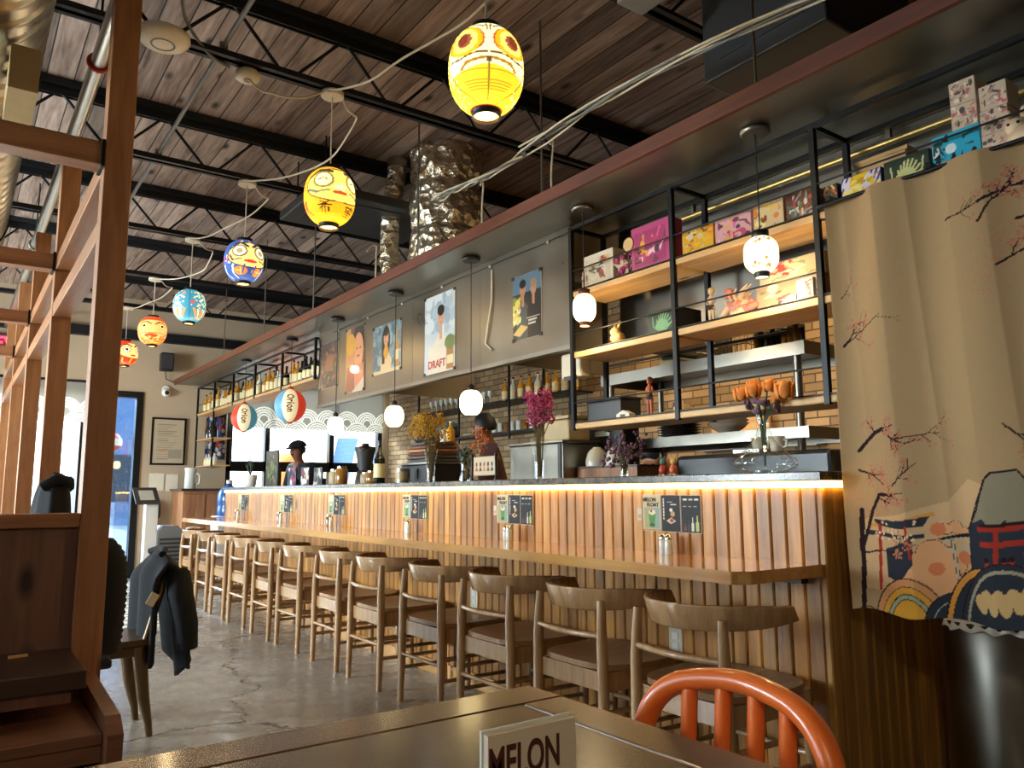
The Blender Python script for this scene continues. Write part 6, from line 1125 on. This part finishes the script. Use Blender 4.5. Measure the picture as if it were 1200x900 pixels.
t = thing('photo_collage', 'small framed row of printed figures standing before the steel box', 'picture', (2.5, 3.78, ZB)); [MB().lathe([(0.011, 0), (0.012, 0.01), (0.007, 0.02), (0.007, 0.135), (0.012, 0.145), (0.010, 0.158), (0.0, 0.162)], (2.50, y, ZB), 12).build('frame_post', M['blackp'], t) for y in (3.655, 3.905)]; MB().box(2.505, 2.515, 3.66, 3.9, ZB + 0.03, ZB + 0.14).build('board', M['tub'], t)
P = Paint(0.22, 0.10, 70, 32, '#cdb897'); [(P.ell(0.03 + k * 0.04, 0.06, 0.010, 0.013, ['#7a3a2c', '#3a2c28', '#b5562c', '#2c2c2c', '#4a4238'][k]), P.poly([(0.015 + k * 0.04, 0.02), (0.03 + k * 0.04, 0.052), (0.045 + k * 0.04, 0.02)], ['#c0502c', '#2c2826', '#d8742c', '#3a3a3a', '#2c2420'][k])) for k in range(5)]; P.sheet('printed_face', flat((2.5035, 3.89, ZB + 0.035), (0, -0.22, 0), (0, 0, 0.1)), M['paint'], t)
t = thing('steel_container', 'large brushed steel container standing on the back of the bar top', 'container', (2.86, 3.6, ZB)); MB().box(2.73, 2.995, 3.34, 3.84, ZB, 1.315).build('body', M['steel'], t, bev=0.006); MB().box(2.72, 3.005, 3.33, 3.85, 1.316, 1.332).build('lid', M['steel'], t, bev=0.004); MB().box(2.722, 2.73, 3.35, 3.375, ZB + 0.01, 1.31).build('corner_trim', M['soil'], t)
t = thing('buff_tub', 'buff plastic tub with lid standing on the steel container', 'tub', (2.88, 3.5, 1.333)); MB().box(2.80, 2.96, 3.37, 3.60, 1.3335, 1.455).build('tub_body', M['tub'], t, bev=0.012); MB().box(2.79, 2.97, 3.36, 3.61, 1.456, 1.475).build('lid', M['tub'], t, bev=0.004)
# far half of the bar top
def frame(y, w_, h_, label, cols, seed, x=2.55):
    t = thing('framed_print', label, 'picture', (x, y, ZB), 'frames on the far bar top'); MB().box(x, x + 0.012, y - w_ / 2, y + w_ / 2, ZB, ZB + h_).build('frame', M['blackp'], t); P = Paint(w_, h_, 34, 40, cols[0]); r = random.Random(seed); [P.ell(r.uniform(0, w_), r.uniform(0, h_), 0.02, 0.03, r.choice(cols)) for _ in range(26)]; P.sheet('picture', flat((x - 0.001, y + w_ / 2 - 0.006, ZB + 0.006), (0, -w_ + 0.012, 0), (0, 0, h_ - 0.012)), M['paint'], t); MB().box(x + 0.012, x + 0.07, y - 0.01, y + 0.01, ZB, ZB + 0.06).build('strut', M['blackp'], t)
frame(7.05, 0.22, 0.17, 'dark blue and red printed frame, leftmost of the far bar top frames', ['#2c3a6a', '#a83a3a', '#d8d4cc', '#14161c'], 1); frame(6.72, 0.20, 0.16, 'black and white printed frame, middle of the far bar top frames', ['#2a2a2e', '#d8d4cc', '#c9c4b8', '#8a3a34'], 2); frame(6.42, 0.18, 0.15, 'black printed frame, rightmost of the far bar top frames', ['#1c1c20', '#b9b4a8', '#5a5650'], 3)
t = thing('menu_board', 'tall dark menu board with foliage picture on the far bar top', 'board', (2.75, 8.2, ZB)); P = Paint(0.36, 0.36, 44, 44, '#5a5448'); r = random.Random(7); [P.ell(r.gauss(0.18, 0.07), r.gauss(0.14, 0.07), 0.022, 0.02, r.choice(['#6a7a4a', '#4a5a3c', '#8a8a5a', '#3a3a30'])) for _ in range(80)]; MB().box(2.75, 2.765, 8.02, 8.4, ZB, ZB + 0.38).build('board', M['soil'], t); P.sheet('picture', flat((2.749, 8.39, ZB + 0.01), (0, -0.36, 0), (0, 0, 0.36)), M['paint'], t); MB().box(2.766, 2.85, 8.19, 8.23, ZB, ZB + 0.2).build('strut', M['soil'], t)
t = thing('plant_pot', 'sunlit white flower pot at the far bar end', 'pot', (2.7, 8.5, ZB)); b = MB(); b.lathe([(0.05, 0), (0.06, 0.01), (0.075, 0.13), (0.07, 0.13)], (2.62, 8.5, ZB), 20); b.build('pot', M['white'], t); b = MB(); r = random.Random(2); [b.tube([(2.62, 8.5, ZB + 0.12), (2.62 + r.uniform(-.03, .03), 8.5 + r.uniform(-.1, .1), ZB + 0.22), (2.62 + r.uniform(-.06, .06), 8.5 + r.uniform(-.16, .16), ZB + r.uniform(0.24, 0.36))], [0.004, 0.006, 0.001], 5) for _ in range(16)]; b.build('leaves', M['leaf'], t)
t = thing('blender', 'black blender with clear jug on the bar top left of the wine bottle', 'blender', (2.72, 5.82, ZB)); b = MB(); b.lathe([(0.085, 0), (0.08, 0.02), (0.065, 0.10), (0.055, 0.11)], (2.72, 5.85, ZB), 20); b.build('motor_base', M['blackp'], t); b = MB(); b.lathe([(0.05, 0.115), (0.075, 0.25), (0.08, 0.27)], (2.72, 5.85, ZB), 20); b.build('jug', M['soil'], t); b = MB(); b.lathe([(0.083, 0.271), (0.083, 0.30), (0.03, 0.31), (0.03, 0.33)], (2.72, 5.85, ZB), 20); b.build('lid', M['blackp'], t); b = MB(); b.tube([(2.72, 5.93, ZB + 0.25), (2.72, 5.98, ZB + 0.24), (2.72, 5.98, ZB + 0.15), (2.72, 5.91, ZB + 0.13)], 0.012, 8); b.build('handle', M['blackp'], t)
for k, (y, h_, c_) in enumerate(((6.22, 0.13, 'tan'), (6.08, 0.15, 'amb'), (5.60, 0.09, 'tan'), (5.50, 0.10, 'tan'))):
    t = thing('glass_jar', '%s jar from the left among the jars by the blender' % ORD[k], 'jar', (2.62, y, ZB), 'jars by the blender'); b = MB(); b.lathe([(0.045, 0), (0.05, 0.01), (0.05, h_ * 0.8), (0.035, h_ * 0.9)], (2.62, y, ZB), 18); b.build('jar_body', M['amber'] if k % 2 else M['tub'], t); MB().cyl((2.62, y, ZB + h_ * 0.9), (2.62, y, ZB + h_), 0.038, n=18).build('lid', M['chrome'], t)
t = thing('steel_tin', 'small steel tin with tan label left of the yellow flowers', 'tin', (2.56, 4.9, ZB)); MB().cyl((2.56, 4.90, ZB), (2.56, 4.90, ZB + 0.10), 0.045, n=24).build('body', M['steel'], t); b = MB(); b.lathe([(0.0456, 0.02), (0.0456, 0.08)], (2.56, 4.90, ZB), 24, cap=False); b.build('label', M['tub'], t)
t = thing('counter_machine', 'black low counter machine behind the wine bottle', 'machine', (2.8, 5.1, ZB)); MB().box(2.68, 2.98, 4.72, 5.15, ZB, ZB + 0.13).build('case', M['blackp'], t, bev=0.008); MB().box(2.67, 2.99, 4.71, 5.16, ZB + 0.131, ZB + 0.145).build('top_plate', M['steel'], t); [MB().box(2.672, 2.679, 4.76 + k * 0.13, 4.86 + k * 0.13, ZB + 0.03, ZB + 0.1).build('panel', M['soil'], t) for k in range(3)]
rs = random.Random(3)
for k in range(6):
    z = ZB + 0.147 + k * 0.024; t = thing('folded_bag', '%s dark flat packet from the bottom of the pile behind the wine bottle' % ORD[k], 'packet', (2.83, 4.93, z), 'pile of flat packets'); a = rs.uniform(-0.12, 0.12); MB().rbox((2.83, 4.95, z + 0.011), (0.24, 0.36 - 0.02 * k, 0.021), a).build('packet', [M['soil'], M['dark_slab'], M['maroon'], M['cabinet'], M['trim'], M['soil']][k], t, bev=0.006); MB().rbox((2.712, 4.95, z + 0.011), (0.003, 0.2, 0.012), a).build('edge_label', M['tub'] if k % 2 else M['grey'], t)
o = MB(); o.ell((2.83, 5.02, ZB + 0.315), (0.09, 0.13, 0.03), 16, 10); T(o.build('black_bag', M['fabric_black']), 'crumpled black bag on top of the packet pile', 'bag')
for k, (y, m_) in enumerate(((4.84, M['pale']), (4.75, M['whisky']))): bottle(2.86, y, ZB + 0.292, 0.14, 0.03, m_, ['small white squeeze bottle above the packet pile', 'small yellow squeeze bottle above the packet pile'][k], None, lab=False, cap=M['white'])

# ================================================================ kitchen
t = thing('hood_front', 'long brushed steel hood front behind the display rack', 'panel', (2.95, 1.9, 1.8)); MB().box(2.96, 2.972, 0.0, 3.10, 1.82, 2.470).build('steel_sheet', M['panelsteel'], t); MB().box(2.972, 3.9, 3.09, 3.1, 1.82, 2.47).build('end_sheet', M['panelsteel'], t); MB().box(2.95, 2.98, 0.0, 3.10, 1.79, 1.819).build('bottom_lip', M['steel'], t)
t = thing('kitchen_pass', 'two tier stainless kitchen pass shelf behind the display rack', 'shelf', (3.4, 2.85, 0)); 
for x in (3.25, 3.68):
    for y in (2.2, 3.5): MB().cyl((x, y, 0.0), (x, y, 1.74), 0.019, n=14).build('post', M['steel'], t)
for z, h_ in ((1.29, 0.055), (1.685, 0.065)): b = MB(); b.box(3.22, 3.70, 2.14, 3.56, z + h_ - 0.01, z + h_); b.box(3.22, 3.23, 2.14, 3.56, z, z + h_ - 0.01); b.box(3.69, 3.70, 2.14, 3.56, z, z + h_ - 0.01); b.box(3.23, 3.69, 2.14, 2.15, z, z + h_ - 0.01); b.box(3.23, 3.69, 3.55, 3.56, z, z + h_ - 0.01); b.build('shelf_tray', M['steel'], t)
MB().box(3.2, 3.72, 2.1, 3.58, 0.86, 0.9).build('work_top', M['steel'], t); MB().tube([(3.21, 2.2, 1.80), (3.20, 3.5, 1.80)], 0.008, 8).build('ticket_rail', M['blackp'], t)
t = thing('fryer_block', 'long low black cooking block under the stainless pass', 'cooker', (3.2, 2.4, 0.0)); MB().box(3.04, 3.19, 1.92, 2.80, 0.0, 1.225).build('block', M['blackp'], t, bev=0.02); MB().box(3.03, 3.045, 2.2, 2.5, 1.0, 1.1).build('control_panel', M['soil'], t); MB().box(3.06, 3.17, 2.3, 2.45, 1.226, 1.24).build('handle', M['chrome'], t)
zl = 1.346
for k in range(6): t = thing('plate', '%s dark plate from the bottom of the stack on the pass' % ORD[k], 'plate', (3.34, 3.04, zl + k * 0.014), 'dark plates on the pass'); b = MB(); b.lathe([(0.06, 0.0), (0.075, 0.002), (0.125, 0.012), (0.124, 0.0135), (0.07, 0.006), (0.0, 0.005)], (3.34, 3.04, zl + k * 0.0142), 28, cap=False); b.build('dish', M['plate'], t); b = MB(); b.lathe([(0.05, 0), (0.055, 0.004)], (3.34, 3.04, zl + k * 0.0142 - 0.001), 24); b.build('foot_ring', M['plate'], t)
for k in range(4): t = thing('bowl', '%s pale bowl from the bottom of the stack on the pass' % ORD[k], 'bowl', (3.34, 2.70, zl + k * 0.017), 'pale bowls on the pass'); b = MB(); b.lathe([(0.04, 0), (0.045, 0.006), (0.085, 0.03), (0.11, 0.055), (0.107, 0.055), (0.08, 0.033), (0, 0.01)], (3.34, 2.70, zl + k * 0.0172), 26, cap=False); b.build('dish', M['plate'] if k < 0 else M['ceramic'], t); b = MB(); b.lathe([(0.035, 0), (0.04, 0.006)], (3.34, 2.70, zl + k * 0.0172 - 0.0005), 20); b.build('foot_ring', M['ceramic'], t)
for k, (x, y, lab) in enumerate(((3.115, 2.46, 'cream cup on the black cooking block, left one'), (3.115, 2.36, 'cream cup on the black cooking block, right one'))):
    y -= 0.12; t = thing('cup', lab, 'cup', (x, y, 1.2255), 'cups on the cooking block'); b = MB(); b.lathe([(0.028, 0), (0.03, 0.004), (0.038, 0.07), (0.035, 0.07), (0.027, 0.01), (0, 0.008)], (x, y, 1.2265), 22, cap=False); b.build('cup_body', M['ceramic'], t); b = MB(); b.tube([(x, y - 0.036, 1.28), (x, y - 0.055, 1.275), (x, y - 0.052, 1.25), (x, y - 0.033, 1.245)], 0.005, 8); b.build('handle', M['ceramic'], t)
t = thing('equipment_shelf', 'dark wooden equipment shelf beside the steel container', 'shelf', (2.9, 3.1, ZB)); MB().box(2.82, 3.0, 2.86, 3.325, ZB, ZB + 0.06).build('body', M['cabinet'], t); MB().box(2.81, 3.0, 2.85, 3.326, ZB + 0.061, ZB + 0.07).build('top', M['dark_slab'], t)
for k, (y, m_) in enumerate(((3.25, 0), (3.09, 0))): t = thing('upturned_bowl', ['white upturned bowl beside the steel container, left one', 'white upturned bowl beside the steel container, right one'][k], 'bowl', (2.90, y, ZB + 0.071), 'upturned white bowls'); b = MB(); b.lathe([(0.062, 0.0), (0.064, 0.03), (0.052, 0.075), (0.03, 0.098), (0.0, 0.102)], (2.90, y, ZB + 0.071), 24); b.build('dome', M['ceramic'], t); b = MB(); b.lathe([(0.022, 0.098), (0.024, 0.106), (0.018, 0.106)], (2.90, y, ZB + 0.071), 18, cap=False); b.build('foot_ring', M['ceramic'], t)
t = thing('rice_cooker', 'black square cooker standing behind the upturned bowls', 'cooker', (3.12, 3.3, 0)); MB().box(3.03, 3.19, 3.20, 3.50, 0.9, 1.49).build('body', M['blackp'], t, bev=0.02); MB().box(3.02, 3.029, 3.28, 3.4, 1.36, 1.39).build('display', M['pale'], t); MB().box(3.04, 3.18, 3.21, 3.49, 0.0, 0.899).build('stand', M['soil'], t); MB().box(3.0, 3.03, 3.25, 3.45, 1.44, 1.46).build('handle', M['chrome'], t)
t = thing('cream_dispenser', 'cream paper towel dispenser hanging under the hood corner', 'dispenser', (2.7, 3.17, 1.64)); MB().box(2.66, 2.74, 3.10, 3.26, 1.65, 1.785).build('case', M['cream'], t, bev=0.012); MB().box(2.655, 2.661, 3.13, 3.23, 1.64, 1.66).build('slot', M['soil'], t); MB().box(2.69, 2.71, 3.16, 3.2, 1.785, 1.794).build('bracket', M['steel'], t)
rs = random.Random(8)
for k in range(9):
    y = 2.45 - k * 0.033; h_ = rs.uniform(0.07, 0.1); t = thing('spice_jar', '%s dark spice jar from the left on the upper pass tray' % ORD[k], 'jar', (3.28, y, 1.7505), 'spice jars on the pass'); MB().cyl((3.28, y, 1.7505), (3.28, y, 1.7505 + h_), 0.0145, n=14).build('jar_body', rs.choice([M['plate'], M['amber'], M['bottle']]), t); MB().cyl((3.28, y, 1.7505 + h_), (3.28, y, 1.765 + h_), 0.0148, n=14).build('lid', M['blackp'] if k % 2 else M['white'], t)
t = thing('wire_basket', 'chrome wire basket on the upper pass tray', 'basket', (3.4, 2.7, 1.7505)); b = MB()
for k in range(11): y = 2.52 + k * 0.032; b.tube([(3.28, y, 1.86), (3.28, y, 1.754), (3.5, y, 1.754), (3.5, y, 1.86)], 0.002, 5)
for z in (1.76, 1.80, 1.86): b.tube([(3.28, 2.52, z), (3.28, 2.84, z), (3.5, 2.84, z), (3.5, 2.52, z)], 0.003, 5, closed=True)
b.build('wires', M['chrome'], t); MB().tube([(3.28, 2.68, 1.86), (3.28, 2.68, 1.9), (3.28, 2.74, 1.9), (3.28, 2.74, 1.86)], 0.004, 6).build('handle', M['blackp'], t)
t = thing('folded_cloth', 'folded green and cream cloth on the upper pass tray', 'cloth', (3.35, 3.0, 1.7505)); MB().box(3.27, 3.45, 2.95, 3.12, 1.751, 1.79).build('fold', M['tub'], t, bev=0.012); MB().box(3.28, 3.44, 2.96, 3.11, 1.791, 1.82).build('upper_fold', M['leaf'], t, bev=0.012)
# shelves on the brick wall
t = thing('wall_shelf', 'two tier black metal shelf with bottles on the brick wall', 'shelf', (5.35, 7.9, 1.72))
for y in (6.2, 7.3, 8.4, 9.45): MB().box(5.17, 5.19, y - 0.012, y + 0.012, 1.65, 2.7).build('post', M['black'], t)
for z in (1.72, 2.08): MB().box(5.17, 5.495, 6.2, 9.45, z, z + 0.02).build('shelf_board', M['black'], t)
for k in range(9): bottle(5.3, 7.55 - k * 0.16, 2.1005, 0.28, 0.042, [M['whisky'], M['pale'], M['whisky']][k % 3], '%s bottle from the left on the upper brick wall shelf' % ORD[k], 'bottles on the brick wall shelf')
for k in range(12): y = 9.3 - k * 0.13; t = thing('wine_glass', '%s upright wine glass from the left on the brick wall shelf' % ORD[k], 'glass', (5.3, y, 2.1005), 'wine glasses on the brick wall shelf'); b = MB(); b.lathe([(0.03, 0), (0.004, 0.008), (0.004, 0.08), (0.03, 0.12), (0.034, 0.17)], (5.3, y, 2.1005), 14, cap=False); b.build('glass_bowl', M['pale'], t); MB().cyl((5.3, y, 2.1005), (5.3, y, 2.104), 0.031, n=14).build('foot', M['pale'], t)
for k in range(14): y = 7.9 - k * 0.125; t = thing('tumbler', '%s tumbler from the left on the lower brick wall shelf' % ORD[k], 'glass', (5.3, y, 1.7405), 'tumblers on the brick wall shelf'); b = MB(); b.lathe([(0.033, 0), (0.038, 0.12), (0.035, 0.12), (0.03, 0.006), (0, 0.006)], (5.3, y, 1.7405), 14, cap=False); b.build('wall', M['pale'] if k % 3 else M['amber'], t); MB().cyl((5.3, y, 1.7405), (5.3, y, 1.746), 0.033, n=14).build('base', M['pale'], t)
t = thing('hanging_pan', 'round black pan hanging behind the magenta flowers', 'pan', (3.9, 5.0, 1.75)); b = MB(); c = Vector((3.9, 5.0, 1.72)); b.tube([c + Vector((-0.03, 0.03, 0)), c], [0.16, 0.2], 28); b.build('pan_body', M['blackp'], t); MB().cyl(c + Vector((0, 0, 0.19)), c + Vector((0, 0, 0.42)), 0.014, n=8).build('handle', M['blackp'], t); MB().cyl(c + Vector((0, 0, 0.42)), c + Vector((0, 0, 0.751)), 0.004, n=6).build('hook', M['steel'], t)
t = thing('cutting_board', 'pale wooden board leaning on the brick wall, lit orange', 'board', (5.4, 4.2, 1.5)); MB().box(5.40, 5.43, 3.95, 4.55, 1.42, 1.72).build('board', M['shelf'], t, bev=0.006); MB().box(5.36, 5.495, 3.5, 4.7, 1.39, 1.418).build('ledge', M['steel'], t)
t = thing('kitchen_counter', 'long stainless kitchen counter along the brick wall', 'counter', (5.1, 4.5, 0)); MB().box(4.75, 5.49, 0.6, 8.8, 0.05, 0.88).build('cabinet', M['steel'], t); MB().box(4.72, 5.495, 0.55, 8.85, 0.881, 0.92).build('work_top', M['steel'], t, bev=0.004); [MB().box(4.742, 4.749, 0.7 + k * 1.35, 1.95 + k * 1.35, 0.12, 0.82).build('door', M['steel'], t) for k in range(6)]

t = thing('added_dome_lamp', 'unseen black dome lamp added behind the camera to carry fill light', 'lamp', (-0.5, -0.75, 2.4)); b = MB(); b.lathe([(0.24, 0.0), (0.235, 0.06), (0.19, 0.14), (0.09, 0.20), (0.03, 0.22)], (-0.5, -0.75, 2.40), 28); b.build('lamp_shade', M['blackp'], t); MB().cyl((-0.5, -0.75, 2.62), (-0.5, -0.75, 3.57), 0.004, n=6).build('cord', M['blackp'], t)  # made-up fixture dressed around the added fill light
t = thing('kitchen_light', 'long cream ceiling light housing over the kitchen aisle', 'lamp', (4.3, 3.4, 2.97)); MB().box(3.7, 4.9, 1.4, 5.4, 2.96, 3.02).build('housing', M['cream'], t, bev=0.006); [MB().cyl((4.3, y, 3.02), (4.3, y, 3.575), 0.006, n=6).build('hanger_rod', M['steel'], t) for y in (2.0, 4.8)]
# ================================================================ people behind the bar
def skin_mesh(name, V, E_, R, mat_, parent, sub=2):
    off = parent.location if parent else Vector((0, 0, 0)); me = bpy.data.meshes.new(name); me.from_pydata([tuple(Vector(v)) for v in V], E_, []); o = bpy.data.objects.new(name, me); COL.objects.link(o); o.parent = parent
    sk = o.modifiers.new('skin', 'SKIN'); sk.use_smooth_shade = True
    for i, rr_ in enumerate(R): d = me.skin_vertices[0].data[i]; d.radius = rr_ if hasattr(rr_, '__len__') else (rr_, rr_); d.use_root = (i == 0)
    ss = o.modifiers.new('sub', 'SUBSURF'); ss.levels = sub; ss.render_levels = sub; me.materials.append(mat_); return o
def person(label, loc, rz, skin, shirt, hair, bend=0.15, head_turn=0.0, cap=None, head_down=0.0, arm=0.0):
    t = thing('person', label, 'person', loc); t.rotation_euler.z = rz           # local +X is the way the person faces
    V = []; E_ = []; R = []
    def add(p, r_, par=None): V.append(Vector(p)); R.append(r_); i = len(V) - 1; (par is not None) and E_.append((par, i)); return i
    def lean(p, k=1.0): a = bend * k; p = Vector(p); z0 = 0.92; q_ = p - Vector((0, 0, z0)); return Vector((q_.x * math.cos(a) + q_.z * math.sin(a), q_.y, z0 - q_.x * math.sin(a) + q_.z * math.cos(a)))
    pel = add((0, 0, 0.92), 0.125); sp = add(lean((0, 0, 1.08)), 0.118, pel); ch = add(lean((0, 0, 1.26)), 0.135, sp); nb = add(lean((0, 0, 1.40)), 0.075, ch); nk = add(lean((0.01, 0, 1.46)), 0.052, nb)
    base = lean((0.015, 0, 1.47)); a = bend + head_down; hx = Vector((math.sin(a), 0, math.cos(a))); fw_ = Vector((math.cos(a), 0, -math.sin(a))); RT = Matrix.Rotation(head_turn, 3, 'Z'); fw_ = RT @ fw_
    h1 = add(base + hx * 0.05 + fw_ * 0.015, 0.066, nk); h2 = add(base + hx * 0.115 + fw_ * 0.01, 0.082, h1); h3 = add(base + hx * 0.165, 0.080, h2)
    add(base + hx * 0.092 + fw_ * 0.105, 0.013, h2)       # nose
    hc = base + hx * 0.115 + fw_ * 0.005; side = hx.cross(fw_).normalized()
    for s in (-1, 1):
        add(hc + side * s * 0.088 - fw_ * 0.005, 0.014, h2)                              # ear
        sh = add(lean((0, s * 0.165, 1.37)), 0.062, ch); el = add(lean((0.06, s * 0.235, 1.13)), 0.042, sh); wr = add(Vector(lean((0.25, s * 0.16, 1.16))) + Vector((0.03, 0, -0.09)), 0.028, el)
        pm = add(V[wr] + Vector((0.07, -s * 0.01, -0.012)), 0.026, wr)
        for k, (dy, L) in enumerate(((-0.026, 0.062), (-0.009, 0.072), (0.009, 0.068), (0.025, 0.054))):
            f1 = add(V[pm] + Vector((0.03, dy, 0.0)), 0.0095, pm); f2 = add(V[f1] + Vector((L * 0.55, 0, -0.010)), 0.0085, f1); add(V[f2] + Vector((L * 0.32, 0, -0.024)), 0.0075, f2)
        th = add(V[wr] + Vector((0.035, -s * 0.034, -0.004)), 0.011, wr); add(V[th] + Vector((0.034, -s * 0.012, -0.012)), 0.009, th)
        hp = add((0, s * 0.095, 0.86), 0.095, pel); kn = add((0.02, s * 0.10, 0.48), 0.058, hp); an = add((-0.01, s * 0.10, 0.09), 0.038, kn); add((0.10, s * 0.11, 0.035), 0.033, an)
    skin_mesh('body', V, E_, R, skin, t)
    cv = [Vector((0, 0, 0.90)), lean((0, 0, 1.08)), lean((0, 0, 1.26)), lean((0, 0, 1.385))]; ce = [(0, 1), (1, 2), (2, 3)]; cr = [0.15, 0.142, 0.158, 0.085]
    for s in (-1, 1):
        i = len(cv); cv += [lean((0, s * 0.168, 1.37)), lean((0.045, s * 0.225, 1.17)), lean((0.075, s * 0.232, 1.12))]; ce += [(2, i), (i, i + 1), (i + 1, i + 2)]; cr += [0.08, 0.062, 0.06]
    skin_mesh('shirt', cv, ce, cr, shirt, t)
    cv = [Vector((0, 0, 0.90))]; ce = []; cr = [0.145]
    for s in (-1, 1): i = len(cv); cv += [Vector((0, s * 0.095, 0.84)), Vector((0.02, s * 0.10, 0.48)), Vector((-0.01, s * 0.10, 0.10))]; ce += [(0, i), (i, i + 1), (i + 1, i + 2)]; cr += [0.112, 0.075, 0.06]
    skin_mesh('trousers', cv, ce, cr, M['apron'], t)
    off = t.location.copy(); t.location = (0, 0, 0)
    for s in (-1, 1): MB().ell((V[pel].x + 0.04, s * 0.105, 0.035), (0.14, 0.05, 0.035), 14, 8).build('shoe', M['blackp'], t)
    [MB().ell(hc + fw_ * 0.079 + side * s * 0.032 + hx * 0.012, (0.009, 0.011, 0.007), 10, 6).build('eye', M['blackp'], t) for s in (-1, 1)]
    m_ = MB(); m_.tube([hc + fw_ * 0.080 + side * s * 0.022 - hx * 0.045 + fw_ * (-abs(s) * 0.006) for s in (-1, -0.4, 0.4, 1)], 0.005, 6); m_.build('mouth', M['maroon'], t)
    Rm = Matrix((fw_, side, hx)).transposed(); h_ = MB()
    def sk(u, v):
        th_ = 2 * PI * u; ph = v * PI * 0.65; x = math.sin(ph) * math.cos(th_); cut = 1.0 if x < 0.25 else 1.0 - 0.9 * (x - 0.25); ph *= cut
        return hc + Rm @ Vector((0.093 * math.sin(ph) * math.cos(th_) - 0.010, 0.089 * math.sin(ph) * math.sin(th_), 0.102 * math.cos(ph) + 0.012))
    h_.grid(sk, 32, 14); h_.build('hair', hair, t, solid=0.008)
    if cap:
        c_ = MB(); c_.grid(lambda u, v: hc + Rm @ Vector((0.116 * math.sin(v * PI * 0.47) * math.cos(2 * PI * u) - 0.008, 0.112 * math.sin(v * PI * 0.47) * math.sin(2 * PI * u), 0.04 + 0.095 * math.cos(v * PI * 0.47))), 32, 10); cp = c_.build('cap', cap, t, solid=0.006)
        c_ = MB(); c_.grid(lambda u, v: hc + Rm @ Vector((0.085 + 0.10 * v * math.cos((u - 0.5) * 1.9), 0.10 * math.sin((u - 0.5) * 2.3) * (1 - 0.15 * v), 0.052 - 0.02 * v)), 16, 6); c_.build('cap_brim', cap, cp, solid=0.005)
    t.location = off; return t
person('person in a maroon shirt facing left behind the bar, head by the pendant lamp', (3.63, 5.31, 0), 2.5, M['skin'], M['maroon'], M['hair'], bend=0.1, head_down=0.1)
person('person in a teal cap bending behind the yellow dried flowers', (3.9, 6.27, 0), 2.5, M['skin'], M['apron'], M['hair'], bend=0.12, cap=M['teal'], head_down=0.25)
person('person in a black cap and dark shirt near the far windows', (3.66, 9.7, 0), 3.4, M['skin'], M['apron'], M['hair'], bend=0.12, cap=M['fabric_black'])
person('person with dark hair leaning down beneath the stainless pass', (4.44, 3.84, 0), 3.25, M['skin2'], M['greycloth'], M['hair'], bend=0.94, head_down=0.1)
